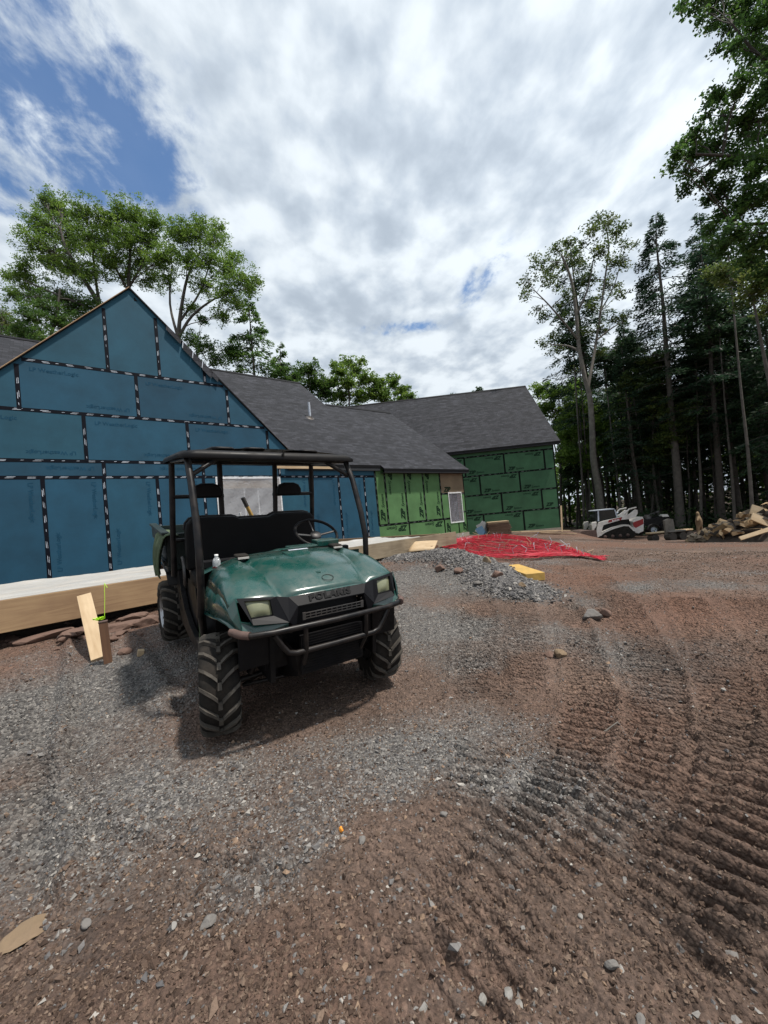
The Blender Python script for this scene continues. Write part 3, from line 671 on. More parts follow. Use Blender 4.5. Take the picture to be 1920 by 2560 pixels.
zL1, zL2, zL3, zL4, zB = 5.931, 4.712, 3.493, 3.082, .63
GC, GA = .63, 8.33            # gable centre and apex height
half_g = [(1, 1, GC + GA), (-1, 1, GA - GC)]
rows = [(zL1, GA, [-5, 0, 1.219, 2.438, 6]), (zL2, zL1, [-6, -1.817, .622, 3.06, 7]), (zL3, zL2, [-7, -3.046, -.608, 1.83, 4.27, 8]),
        (zL4, zL3, [-12, -7.5, -5.1, -2.7, -.26, 2.18, 4.60, 7.05, 8.65])]
WIN = (2.50, 4.60, 1.30, 3.04)
def blue_wall():
    m = MB(); tones = []
    def put(poly):
        if len(poly) < 3: return
        m.add([(p[0], 0, p[1]) for p in poly], [list(range(len(poly)))]); tones.append(rnd.random())
    for r, (z0, z1, us) in enumerate(rows):
        for a, c in zip(us[:-1], us[1:]):
            P = [(a, z0), (c, z0), (c, z1), (a, z1)]
            P = clip_poly(P, half_g) if r < 3 else P
            put(P)
    us = [-12] + [-1.498 - 1.219 * k for k in range(8, 0, -1)] + [-1.498, -.279, .94, 2.16, 3.38, 4.6, 5.70, 6.912, 8.095, 8.65]
    us = [u for u in us if u >= -12]
    for a, c in zip(us[:-1], us[1:]):
        tn = rnd.random()
        for (x0, x1, y0, y1) in [(a, min(c, WIN[0]), zB, zL4), (max(a, WIN[1]), c, zB, zL4), (max(a, WIN[0]), min(c, WIN[1]), zB, WIN[2]), (max(a, WIN[0]), min(c, WIN[1]), WIN[3], zL4)]:
            if x1 - x0 > 1e-3 and y1 > y0: m.add([(x0, 0, y0), (x1, 0, y0), (x1, 0, y1), (x0, 0, y1)], [(0, 1, 2, 3)]); tones.append(tn)
    w = m.build('gable_wall', M_['blue_sheathing'], house, recalc=False, tone=tones)
    # structure behind the boards
    k = MB(); k.prism([(-3.75, 3.55), (5.0, 3.55), (GC, GA - .03)], .01, .16, axis=1)
    for (x0, x1, y0, y1) in [(-12, WIN[0], .55, 3.54), (WIN[1], 8.65, .55, 3.54), (WIN[0], WIN[1], .55, WIN[2]), (WIN[0], WIN[1], WIN[3], 3.54)]: k.box2((x0, .01, y0), (x1, .16, y1))
    k.build('wall_framing', M_['pine_board'], house)
    T = M_['tape']; P_ = M_['tape_print']
    def gx(z, s): return GC + s * (GA - z) - s * .05
    tw = .085
    tape(house, (gx(zL1, -1), zL1), (gx(zL1, 1), zL1), tw, T, P_)
    tape(house, (gx(zL2, -1), zL2), (gx(zL2, 1), zL2), tw, T, P_)
    tape(house, (-3.6, zL3), (4.9, zL3), tw, T, P_)
    tape(house, (-9, zL4), (8.6, zL4), tw, T, P_)
    for (u, z0, z1) in [(0, zL1, 7.62), (1.219, zL1, 7.66), (2.438, zL1, 6.45), (-1.817, zL2, 5.80), (.622, zL2, zL1), (3.06, zL2, 5.83), (-3.046, zL3, 4.6), (-.608, zL3, zL2), (1.83, zL3, zL2), (4.27, zL3, 4.62),
                        (-2.7, zL4, zL3), (-.26, zL4, zL3), (2.18, zL4, zL3), (4.60, zL4, zL3), (7.05, zL4, 3.44)]: tape(house, (u, z0), (u, z1), tw, T, P_, proud=.007)
    for u in [-5.155, -3.936, -2.717, -1.498, -.279, .94, 2.16, 5.70, 6.912, 8.095]: tape(house, (u, zB), (u, zL4), tw, T, P_, proud=.007)
    # printing
    ink = Ink(M_['blue_ink']); big = text_mesh('LP WeatherLogic', .135, 0, .002); sm = text_mesh('LP', .15, 0, .004)
    def horiz(a, c, z0, z1):
        if c - a < 1.6: 
            return
        put_text(ink, big, a + .22, z1 - .26, 0, -.003); put_text(ink, big, c - .2, z0 + .24, math.pi, -.003)
    horiz(-1.817, .622, zL2, zL1); horiz(.622, 3.06, zL2, zL1); horiz(-3.046, -.608, zL3, zL2); horiz(-.608, 1.83, zL3, zL2); horiz(1.83, 4.1, zL3, zL2)
    for c in (-.26, 2.18): put_text(ink, big, c - .2, zL4 + .27, math.pi, -.003)
    for u in [-2.717, -1.498, -.279, .94, 2.16, 5.70, 6.912, 8.095]:
        put_text(ink, big, u - .27, zL4 - .12, -math.pi / 2, -.003)
        if u != 2.16: put_text(ink, big, u + .25, zB + .15, math.pi / 2, -.003)
    k = MB(); k.box2((-12, -.02, -.6), (8.66, .2, zB - .004)); k.build('foundation', M_['concrete'], house)
    v = MB(); v.prism([(.73, 8.02), (.73, 8.13), (.82, 8.03)], -.004, .002, axis=1); v.build('vent_notch', M_['dark_trim'], house)
blue_wall()

def plastic_mat(name, col, alpha, rough=.25, wr=8):
    m, t, b = new_mat(name); L = t.links.new
    b.inputs['Base Color'].default_value = (*col, 1); b.inputs['Roughness'].default_value = rough
    tc = N(t, 'ShaderNodeTexCoord'); n = N(t, 'ShaderNodeTexNoise'); n.inputs['Scale'].default_value = wr; n.inputs['Detail'].default_value = 5; n.inputs['Distortion'].default_value = 1.5; L(tc.outputs['Object'], n.inputs['Vector'])
    bp = N(t, 'ShaderNodeBump'); bp.inputs['Strength'].default_value = .6; bp.inputs['Distance'].default_value = .03; L(n.outputs['Fac'], bp.inputs['Height']); L(bp.outputs[0], b.inputs['Normal'])
    tr = N(t, 'ShaderNodeBsdfTransparent'); ms = N(t, 'ShaderNodeMixShader'); ms.inputs[0].default_value = alpha
    L(tr.outputs[0], ms.inputs[1]); L(b.outputs[0], ms.inputs[2]); L(ms.outputs[0], t.nodes['Material Output'].inputs[0]); return m
M_['poly_sheet'] = plastic_mat('poly_sheet', (.66, .67, .70), .42, .25, 5)
M_['poly_white'] = plastic_mat('poly_white', (.80, .81, .82), .72, .3)
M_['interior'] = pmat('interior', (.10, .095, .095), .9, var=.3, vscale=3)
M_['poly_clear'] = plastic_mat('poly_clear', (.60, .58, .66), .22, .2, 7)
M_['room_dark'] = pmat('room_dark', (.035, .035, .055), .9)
def window(u0, u1, z0, z1, name, lip, header, rg):
    w = MB(); w.box2((u0 - .03, .01, z0 - .03), (u0, .2, z1 + .03)); w.box2((u1, .01, z0 - .03), (u1 + .03, .2, z1 + .03)); w.box2((u0, .01, z1), (u1, .2, z1 + .03)); w.box2((u0, .01, z0 - .03), (u1, .2, z0))
    win = w.build('window', M_['pine_board'], house)
    # room behind, so the sheet has something dim to show
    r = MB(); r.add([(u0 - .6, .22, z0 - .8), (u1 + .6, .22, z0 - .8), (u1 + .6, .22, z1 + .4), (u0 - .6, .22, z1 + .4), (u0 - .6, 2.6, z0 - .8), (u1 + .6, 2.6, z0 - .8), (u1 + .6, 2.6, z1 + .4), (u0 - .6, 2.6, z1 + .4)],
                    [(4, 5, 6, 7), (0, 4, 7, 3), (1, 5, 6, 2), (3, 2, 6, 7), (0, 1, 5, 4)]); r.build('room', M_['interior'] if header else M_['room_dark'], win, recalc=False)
    if header:
        h = MB(); h.box2((u0 + .02, .30, z1 - .27), (u1 - .02, .34, z1 - .02)); h.build('header_beam', M_['osb_yellow'], win)
        s = MB()
        for x in (u0 + (u1 - u0) * .45, u0 + (u1 - u0) * .68): s.box2((x - .012, .26, z0), (x + .012, .3, z1 - .27))
        s.build('mullion', M_['white_plastic'], win)
    # sheet
    nx, nz = 34, 26; rows_ = []
    for j in range(nz + 1):
        row = []
        for i in range(nx + 1):
            s, t = i / nx, j / nz; x = u0 - lip + (u1 - u0 + 2 * lip) * s; z = z0 - lip + (z1 - z0 + 2 * lip) * t
            sag = math.sin(math.pi * s) * math.sin(math.pi * t)
            b = -.016 + .05 * sag + .018 * math.sin(9 * s + 7 * t + 3 * math.sin(5 * t)) * sag + .012 * math.sin(23 * (s - .7 * t)) * sag
            z += (.02 * math.sin(11 * s) + .012 * math.sin(29 * s + 1)) * (t > .99); row.append((x, b - .006 * (1 - sag) * rg.random(), z))
        rows_.append(row)
    p = MB(); p.grid(rows_); p.build('plastic_sheet', M_['poly_sheet'] if header else M_['poly_clear'], win, recalc=False)
    e = MB()   # folded white border where the sheet is stapled
    for (a, c) in (((u0 - lip, z0 - lip), (u0 - .01, z1 + lip)), ((u1 + .01, z0 - lip), (u1 + lip, z1 + lip)), ((u0 - .01, z1), (u1 + .01, z1 + lip)), ((u0 - .01, z0 - lip), (u1 + .01, z0))):
        e.add([(a[0], -.03, a[1]), (c[0], -.028, a[1]), (c[0], -.026, c[1]), (a[0], -.03, c[1])], [(0, 1, 2, 3)])
    e.build('sheet_edge', M_['poly_white'], win, recalc=False)
    return win
window(WIN[0] + .06, WIN[1] - .06, WIN[2] + .06, WIN[3] - .02, 'w', .06, True, random.Random(3))

def green_wall():
    m = MB(); tones = []; W2 = (12.93, 13.77, .93, 2.26)
    def q(x0, x1, y0, y1, t):
        # subtract the window
        for (a, c, e, f) in [(x0, min(x1, W2[0]), y0, y1), (max(x0, W2[1]), x1, y0, y1), (max(x0, W2[0]), min(x1, W2[1]), y0, min(y1, W2[2])), (max(x0, W2[0]), min(x1, W2[1]), max(y0, W2[3]), y1)]:
            if c - a > 1e-3 and f - e > 1e-3: m.add([(a, 0, e), (c, 0, e), (c, 0, f), (a, 0, f)], [(0, 1, 2, 3)]); tones.append(t)
    us = [8.65, 9.15, 10.24, 11.33, 12.41]
    for a, c in zip(us[:-1], us[1:]): q(a, c, 1.10, 3.5, rnd.uniform(.2, .66))
    q(12.41, 14.1, 2.28, 3.5, .98); q(12.41, 14.1, 1.10, 2.28, .6)
    for a, c in zip([8.65, 10.27, 12.47, 13.45], [10.27, 12.47, 13.45, 14.1]): q(a, c, .37, 1.10, rnd.uniform(.2, .66))
    m.build('green_wall', M_['green_sheathing'], house, recalc=False, tone=tones)
    k = MB()
    for (x0, x1, y0, y1) in [(8.66, W2[0], .37, 3.54), (W2[1], 14.08, .37, 3.54), (W2[0], W2[1], .37, W2[2]), (W2[0], W2[1], W2[3], 3.54)]: k.box2((x0, .01, y0), (x1, .16, y1))
    k.box2((14.0, .17, .37), (14.08, 10.2, 3.5)); k.build('wall_framing', M_['green_sheathing'], house, tone=[.4] * len(k.f))
    f = MB(); f.box2((8.7, -.03, -.6), (14.12, .2, .362)); f.box2((13.9, .21, -.8), (14.12, 10.2, .362)); f.build('foundation', M_['concrete'], house)
    T, P_ = M_['tape_green'], M_['tape_print_dim']; w = .09
    tape(house, (8.66, 1.10), (12.93, 1.10), w, T, P_); tape(house, (13.77, 1.36), (14.1, 1.36), .07, T, P_); tape(house, (12.41, 2.27), (12.9, 2.27), w, T, P_); tape(house, (13.8, 2.25), (14.1, 2.25), w, T, P_)
    for u in (8.66, 9.15, 10.24, 11.33, 12.41): tape(house, (u, 1.10), (u, 3.44), w, T, P_, proud=.007)
    for u in (10.27, 12.47, 13.45): tape(house, (u, .38), (u, 1.06 if u < 13 else .85), .07, T, P_, dash=False, proud=.007)
    tape(house, (14.06, .38), (14.06, 3.44), .06, T, P_, dash=False, proud=.008)
    ink = Ink(M_['green_ink']); zp = text_mesh('ZIP', .30, .35, .016); sy = text_mesh('System', .2, .35, .004)
    for u in (9.12, 10.2, 11.28, 12.36):
        put_text(ink, zp, u - .12, 1.25, math.pi / 2, -.003); put_text(ink, sy, u - .12, 1.78, math.pi / 2, -.003)
        if u > 9.5: put_text(ink, zp, u - .86, 3.42, -math.pi / 2, -.003); put_text(ink, sy, u - .86, 2.92, -math.pi / 2, -.003)
    put_text(ink, zp, 12.62, 2.36, 0, -.003)
    put_text(ink, zp, 10.12, 1.0, math.pi, -.003); put_text(ink, sy, 9.6, 1.0, math.pi, -.003); put_text(ink, zp, 12.34, 1.0, math.pi, -.003); put_text(ink, sy, 11.8, 1.0, math.pi, -.003)
    put_text(ink, zp, 12.83, .42, math.pi / 2, -.003); put_text(ink, zp, 13.98, .42, math.pi / 2, -.003)
    window(*W2, 'w2', .06, False, random.Random(7))
green_wall()

# ---- roofs of the main range
PM = .78
def zr(b): return 3.60 + PM * b
def roof_slab(poly, zf, th, name, parent=None, plane=lambda u, b, z: (u, b, z), uvf=None):
    """thin roof plane: polygon in (u, b) lifted by zf"""
    m = MB(); n = len(poly)
    top = [plane(u, b, zf(u, b)) for u, b in poly]; bot = [plane(u, b, zf(u, b) - th) for u, b in poly]
    m.add(top, [list(range(n))]); m.mi = 1; m.add(bot, [list(range(n))[::-1]]); m.add(top + bot, [(i, (i + 1) % n, n + (i + 1) % n, n + i) for i in range(n)])
    return m.build(name, [M_['shingle'], M_['dark_trim']], parent or house, recalc=False, uvfn=uvf)
kk = math.sqrt(1 + PM * PM)
roof_slab([(-14, -.1), (-3.82, -.1), (-3.82, .03), (4.85, .03), (4.85, -.1), (8.93, -.1), (8.93, -.3), (14.22, -.3), (14.22, 5.12), (9.8, 5.12), (9.8, 7.6), (-14, 7.6)], lambda u, b: zr(b), .10, 'roof', uvf=lambda c: (c[0], c[1] * kk))
roof_slab([(9.8, 7.6), (9.8, 15.3), (-14, 15.3), (-14, 7.6)], lambda u, b: zr(15.2 - b), .10, 'roof', uvf=lambda c: (c[0], -c[1] * kk))
roof_slab([(14.22, 5.12), (14.22, 10.5), (9.8, 10.5), (9.8, 5.12)], lambda u, b: zr(10.24 - b), .10, 'roof', uvf=lambda c: (c[0], -c[1] * kk))
for sgn in (-1, 1):
    e = 4.35 + .06
    roof_slab([(GC, -.05), (GC + sgn * e, -.05), (GC + sgn * (e + .02), .03), (GC, 6.1)], lambda u, b: GA + .045 - abs(u - GC), .055, 'gable_roof', uvf=lambda c: (c[1], c[0] * 1.41))
g = MB(); g.prism([(.1, 3.5), (15.1, 3.5), (7.6, 9.35)], 9.55, 9.7, axis=0); g.build('end_wall', M_['green_sheathing'], house, tone=[.5] * len(g.f))
g = MB(); g.box2((-14, 15.0, .3), (9.7, 15.15, 3.5)); g.box2((8.7, 10.0, .3), (13.98, 10.15, 3.5)); g.box2((-14, 0.02, .3), (-13.9, 14.99, 3.5)); g.build('rear_wall', M_['blue_sheathing'], house, tone=[.5] * len(g.f))
for (u0, u1, b, z) in ((-14, 9.8, 7.6, zr(7.6)), (9.85, 14.22, 5.12, zr(5.12))):
    c = MB(); c.prism([(b - .17, z - .10), (b, z + .035), (b + .17, z - .10), (b, z - .0)], u0, u1, axis=0); c.build('ridge_cap', M_['dark_trim'], house)
s = MB(); s.box2((4.9, -.085, 3.30), (8.9, -.06, 3.43)); s.box2((4.9, -.06, 3.30), (8.9, 0, 3.31)); s.box2((8.95, -.285, 3.20), (14.2, -.26, 3.27)); s.box2((8.95, -.26, 3.2), (14.1, 0, 3.212)); s.build('soffit', M_['soffit'], house)
s = MB(); s.box2((4.4, -.13, 3.345), (6.75, -.09, 3.43)); s.build('fascia_board', M_['pine'], house)
# shingles left hanging over the right rake and a metal rake edge
s = MB()
for (t0, t1, dz) in ((.86, 1.22, .12), (1.26, 1.50, .20), (1.51, 1.75, .21), (1.76, 2.02, .22), (2.04, 2.2, .12)):
    z0, z1 = GA - t0, GA - t1
    s.add([(GC + t0, -.05, z0 + .03), (GC + t1, -.05, z1 + .03), (GC + t1 - .03, -.075, z1 - dz), (GC + t0 - .03, -.075, z0 - dz), (GC + t0, -.06, z0 + .02), (GC + t1, -.06, z1 + .02), (GC + t1 - .03, -.085, z1 - dz - .004), (GC + t0 - .03, -.085, z0 - dz - .004)], [(0, 1, 2, 3), (7, 6, 5, 4), (0, 3, 7, 4), (1, 5, 6, 2), (3, 2, 6, 7)])
s.build('hanging_shingle', M_['shingle'], house, recalc=False, uvfn=lambda c: (c[0] * .9, c[2]))
for t in (1.25, 1.505, 1.755): s = MB(); s.add([(GC + t, -.09, GA - t + .0), (GC + t + .022, -.09, GA - t - .02), (GC + t - .01, -.095, GA - t - .20), (GC + t - .03, -.095, GA - t - .18)], [(0, 1, 2, 3)]); s.build('shingle_strip', M_['tape_print'], house, recalc=False)
s = MB(); s.tube([(GC, -.07, GA + .02), (GC - 4.4, -.07, GA - 4.38)], .012, 6); s.build('rake_edge', M_['pine_board'], house)
s = MB(); s.tube([(GC + 3.4, -.065, GA - 3.40 + .03), (GC + 4.4, -.065, GA - 4.40 + .03)], .014, 6); s.build('rake_edge', M_['steel'], house)
s = MB(); s.tube([(7.9, 3.4, zr(3.4) - .1), (7.9, 3.4, zr(3.4) + .72)], .055, 12); s.mi = 1; s.lathe([(.20, 0), (.12, .03), (.06, .10)], 14, Matrix.Translation((7.9, 3.4, zr(3.4) + .01)) @ Matrix.Rotation(math.atan(PM), 4, 'X'), axis=2)
s.build('vent_pipe', [M_['tape_print'], M_['steel']], house)

# ---- angled wing
EA = math.radians(-43.81); WU, WB = 18.72, 3.58
def wp(u, b, z): return (WU + u * math.cos(EA) - b * math.sin(EA), WB + u * math.sin(EA) + b * math.cos(EA), z)
zA, zBb, zC, zD, zE = 4.748, 3.529, 2.310, 1.091, -.128
def wing():
    m = MB(); tones = []
    def q(x0, x1, y0, y1): m.add([wp(x0, 0, y0), wp(x1, 0, y0), wp(x1, 0, y1), wp(x0, 0, y1)], [(0, 1, 2, 3)]); tones.append(rnd.random())
    offs = {'A': -2.44, 'B': -1.60, 'C': -.37 - 2.44, 'D': .857 - 2.44}
    T, P_ = M_['tape_green'], M_['tape_print_dim']; w = .10
    ink = Ink(M_['wing_ink']); zp = text_mesh('ZIP', .28, .35, .016); sy = text_mesh('System', .17, .35, .004)
    q(-4, 5.5, zA, 5.3)
    for nm, z0, z1 in (('A', zBb, zA), ('B', zC, zBb), ('C', zD, zC), ('D', zE, zD)):
        u = offs[nm] - 2.44
        while u < 5.5:
            a, c = max(u, -4), min(u + 2.44, 5.5)
            if c - a > .05:
                q(a, c, z0, z1)
                if u > -2.5: tape(house, (a, z0), (a, z1), w, T, P_, plane=wp, dash=False, proud=.007)
                if a > -1.6 and u == a:
                    if c - a > .9: put_text(ink, zp, a + .2, z0 + .16, 0, -.004, wp)
                    if c - a > 1.3: put_text(ink, sy, a + .66, z0 + .16, 0, -.004, wp)
                if c < 5.49 and c > -.6:
                    put_text(ink, zp, c - .16, z1 - .14, math.pi, -.004, wp); put_text(ink, sy, c - .62, z1 - .14, math.pi, -.004, wp)
            u += 2.44
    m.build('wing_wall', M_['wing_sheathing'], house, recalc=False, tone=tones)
    for z in (zA, zBb, zC, zD): tape(house, (-3.0, z), (5.5, z), w, T, P_, plane=wp)
    tape(house, (5.46, zE), (5.46, 5.1), .07, T, P_, plane=wp, dash=False, proud=.008)
    k = MB(); k.box2((-4, .01, -.15), (5.49, .15, 5.25)); k.box2((5.34, .16, -.15), (5.49, 11.4, 5.25)); k.box2((-9, 11.3, -.15), (5.3, 11.45, 5.25)); k.prism([(.1, 5.26), (11.3, 5.26), (5.6, 10.2)], 5.34, 5.49, axis=0)
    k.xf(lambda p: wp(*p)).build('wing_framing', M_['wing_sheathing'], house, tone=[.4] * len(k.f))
    k = MB(); k.box2((-1.5, -.02, -1.4), (5.53, .15, zE - .004)); k.box2((5.36, .16, -1.8), (5.53, 11.4, zE - .004)); k.xf(lambda p: wp(*p)).build('foundation', M_['concrete'], house)
    pw = .90; kw = math.sqrt(1 + pw * pw)
    inv = lambda c: ((c[0] - WU) * math.cos(EA) + (c[1] - WB) * math.sin(EA), -(c[0] - WU) * math.sin(EA) + (c[1] - WB) * math.cos(EA))
    roof_slab([(-8.4, -.3), (5.82, -.3), (5.82, 5.62), (-8.4, 5.62)], lambda u, b: 5.43 + pw * b, .12, 'wing_roof', plane=wp, uvf=lambda c: (inv(c)[0], inv(c)[1] * kw))
    roof_slab([(5.82, 5.62), (5.82, 11.6), (-8.4, 11.6), (-8.4, 5.62)], lambda u, b: 5.43 + pw * (11.24 - b), .12, 'wing_roof', plane=wp, uvf=lambda c: (inv(c)[0], -inv(c)[1] * kw))
    c = MB(); z = 5.43 + pw * 5.62; c.prism([(5.62 - .15, z - .10), (5.62, z + .03), (5.62 + .15, z - .10), (5.62, z)], -8.3, 5.82, axis=0); c.xf(lambda p: wp(*p)).build('ridge_cap', M_['dark_trim'], house)
    c = MB(); c.box2((-3, -.28, 4.98), (5.8, -.24, 5.10)); c.box2((-3, -.24, 4.98), (5.8, -.012, 4.995)); c.xf(lambda p: wp(*p)).build('soffit', M_['soffit'], house)
wing()

# ================================================================== UTILITY VEHICLE
UA, UB, UC = math.radians(35.0), math.radians(7.18), math.radians(.66)
UM = Matrix.Translation((-.665, 2.948, .023)) @ Matrix.Rotation(UA, 4, 'Z') @ Matrix.Rotation(UB, 4, 'X') @ Matrix.Rotation(UC, 4, 'Y')
utv = empty('utility_vehicle', 'dark green two seat off road utility vehicle with roll cage and black roof', 'utility vehicle', matrix=UM)
def fl(p): return (p[0], -p[1], p[2])            # written as (across, forward, up)
class UB_(MB):
    def build(s, name, mats, parent=None, **k):
        s.xf(fl); return MB.build(s, name, mats, parent or utv, **k)
def ulerp(a, b, t): return a + (b - a) * t
# -- hood: sections from the dash (t=0) to the nose (t=1)
HS = [(-.30, 1.088), (-.16, 1.080), (-.02, 1.062), (.12, 1.030), (.22, .990), (.30, .945), (.335, .922)]
def hood_x(k, f):   # across stations, pulled in towards the nose
    t = (f + .30) / .635
    base = [0, .10, .20, ulerp(.345, .262, t), ulerp(.372, .285, t), ulerp(.395, .318, t), ulerp(.43, .35, t), .50, .56, .592, .605]
    return base[k]
HDZ = [0, -.001, -.004, -.014, -.034, -.036, -.018, -.022, -.045, -.095, -.16]
def hood_pt(k, sg, f, z):
    x = hood_x(k, f); dz = HDZ[k]
    if k >= 8 and f < -.1: dz *= 1.0
    ff = f - .10 * (x / .6) ** 2 * (1 if f > .1 else .2)
    t = (f + .30) / .635
    tt = max(0, min(1, (f + .02) / .33)); dz *= (1 - .72 * tt) if k >= 8 else (1 - .3 * tt if k >= 6 else 1)
    fen = .030 * max(0, 1 - t) if k >= 7 else 0    # fender drops behind
    if k >= 6: dz += .012 * math.sin(math.pi * t)
    return (sg * x, ff, z + dz - fen)
h = UB_()
rows_ = []
for f, z in HS:
    row = [hood_pt(k, -1, f, z) for k in range(10, 0, -1)] + [hood_pt(k, 1, f, z) for k in range(0, 11)]
    rows_.append(row)
h.grid(rows_)
# slim front roll-over edge
edge = [hood_pt(k, -1, *HS[-1]) for k in range(6, 0, -1)] + [hood_pt(k, 1, *HS[-1]) for k in range(0, 7)]
h.grid([edge, [(p[0], p[1] + .012, p[2] - .012) for p in edge]])
# raised wedge down the middle of the hood
h.add([(-.10, -.20, 1.084), (.10, -.20, 1.084), (.10, -.20, 1.096), (-.10, -.20, 1.096), (-.012, .20, 1.002), (.012, .20, 1.002)], [(3, 2, 5, 4), (0, 3, 4), (1, 5, 2), (0, 1, 2, 3)], False)
hood = h.build('hood', M_['green_paint'], solid=.006)
# front fenders: side skins below the hood edge
for sg in (-1, 1):
    m = UB_(); top = [hood_pt(10, sg, f, z) for f, z in HS]
    low = [(sg * .615, -.435, .725), (sg * .62, -.25, .735), (sg * .62, -.05, .765), (sg * .62, .12, .80), (sg * .60, .24, .80), (sg * .575, .31, .775), (sg * .555, .34, .76)]
    mid = [tuple(ulerp(a, b, .5) + (sg * .012 if i == 0 else 0) for i, (a, b) in enumerate(zip(p, q))) for p, q in zip(top, low)]
    m.grid([top, mid, low])
    lip = [(p[0] + sg * .018, p[1], p[2] - .012) for p in low]; m.grid([low, lip])
    q = top[-1]; m.add([q, (sg * .568, .262, .94), (sg * .565, .30, .87), (sg * .558, .33, .80), (sg * .555, .34, .76), low[-2], mid[-1]], [(0, 1, 2, 3, 4, 5, 6)], False)
    # wraps under the head lamp to the nose
    m.add([(sg * .555, .34, .76), (sg * .56, .30, .81), (sg * .50, .37, .80), (sg * .30, .40, .775), (sg * .30, .385, .735), (sg * .46, .375, .735)], [(0, 1, 2, 3, 4, 5)], False)
    m.build('front_fender', M_['green_paint'], solid=.006)
    a = UB_(); a.grid([[(sg * .60, f, z) for (f, z) in ((-.435, .715), (-.40, .60), (-.36, .52))], [(sg * .42, f, z) for (f, z) in ((-.435, .715), (-.40, .60), (-.36, .52))]])
    a.grid([[(sg * .60, f, z) for f, z in ((-.43, .72), (-.25, .73), (0, .75), (.2, .765), (.33, .75))], [(sg * .36, f, z) for f, z in ((-.43, .72), (-.25, .73), (0, .75), (.2, .765), (.33, .75))]])
    a.build('wheel_arch', M_['black_plastic'], solid=.004)
# -- nose
n = UB_()
n.add([(-.275, .338, .912), (.275, .338, .912), (.235, .385, .862), (-.235, .385, .862), (-.205, .375, .855), (.205, .375, .855)], [(0, 1, 2, 3)], False)
for sg in (-1, 1):      # angular cheeks beside the lamps
    n.add([(sg * .275, .336, .912), (sg * .345, .318, .925), (sg * .30, .405, .785), (sg * .235, .385, .862)], [(0, 1, 2, 3)], False)
    n.add([(sg * .235, .385, .862), (sg * .30, .405, .785), (sg * .26, .40, .735), (sg * .225, .345, .80)], [(0, 1, 2, 3)], False)
n.add([(-.235, .385, .862), (.235, .385, .862), (.225, .30, .84), (-.225, .30, .84)], [(0, 1, 2, 3)], False)
n.add([(-.225, .30, .84), (.225, .30, .84), (.225, .33, .70), (-.225, .33, .70)], [(0, 1, 2, 3)], False)
nose = n.build('nose_panel', M_['nose_black'], solid=.004)
V_, F_, W_ = text_mesh('POLARIS', .058, .12, .0035, 1.15)
tx = UB_(); sc_t = .30 / W_; tn = np.array([0, .047, -.05]); tn = tn / np.linalg.norm(tn)
tx.add([(-.155 + x * sc_t, .358 + .047 / .05 * 0 - y * .60 + .010, .898 - .028 + y * .85) for x, y in V_], [list(f) for f in F_])
tx.xf(lambda p: (p[0], p[1] + .012, p[2] + .012)); tx.build('lettering', M_['vinyl'], nose, recalc=False)
# head lamps
for sg in (-1, 1):
    o4 = [(sg * .560, .265, .938), (sg * .345, .322, .925), (sg * .298, .408, .782), (sg * .50, .372, .798)]
    i4 = [(sg * .525, .285, .920), (sg * .378, .322, .915), (sg * .372, .352, .822), (sg * .498, .335, .822)]
    bk = [(p[0], p[1] - .05, p[2]) for p in i4]
    m = UB_(); m.add(o4 + i4, [(0, 1, 5, 4), (1, 2, 6, 5), (2, 3, 7, 6), (3, 0, 4, 7)]); m.add(i4 + bk, [(0, 1, 5, 4), (1, 2, 6, 5), (2, 3, 7, 6), (3, 0, 4, 7)])
    hl = m.build('headlight', M_['nose_black'], solid=.004)
    m = UB_(); rows_ = []
    for j in range(6):
        v = j / 5; row = []
        for i in range(7):
            u = i / 6; a = np.array(bk[0]) * (1 - u) + np.array(bk[1]) * u; b_ = np.array(bk[3]) * (1 - u) + np.array(bk[2]) * u; p = a * (1 - v) + b_ * v
            row.append((p[0], p[1] + .028 + .022 * (1 - (2 * u - 1) ** 2) * (1 - (2 * v - 1) ** 2), p[2]))
        rows_.append(row)
    m.grid(rows_); m.build('lens', M_['lens'], hl)
# mesh strip above the bumper
m = UB_()
for i in range(12): x = -.20 + .40 * i / 11; m.box((x, .405, .800), (.006, .006, .038))
for z in (.783, .80, .817): m.box((0, .405, z), (.41, .007, .005))
m.box((-.205, .405, .80), (.02, .008, .045)); m.box((.205, .405, .80), (.02, .008, .045)); m.build('grille_mesh', M_['steel'])
# bumper
b = UB_(); r_ = .0185
b.tube([(-.597, .28, .752), (-.575, .355, .752), (-.52, .405, .750), (-.40, .430, .750), (0, .445, .750), (.40, .430, .750), (.50, .405, .750), (.56, .355, .752), (.585, .28, .752)], r_, 10)
b.tube([(-.40, .428, .735), (-.355, .43, .66), (-.32, .43, .612), (-.27, .435, .600), (0, .44, .60), (.27, .435, .600), (.32, .43, .612), (.355, .43, .66), (.40, .428, .735)], .017, 10)
for sg in (-1, 1): b.tube([(sg * .212, .44, .745), (sg * .212, .44, .60), (sg * .20, .36, .47)], .016, 8); b.tube([(sg * .30, .43, .74), (sg * .30, .25, .72)], .016, 8)
bp_ = b.build('bumper', M_['black_tube'])
for sg in (-1, 1):
    e = UB_(); s_ = -.597 if sg < 0 else .585
    e.tube([(s_, .275, .752), (sg * .573, .352, .752), (sg * .53, .398, .751)], .0235, 10); e.build('end_cap', M_['rust'], bp_)
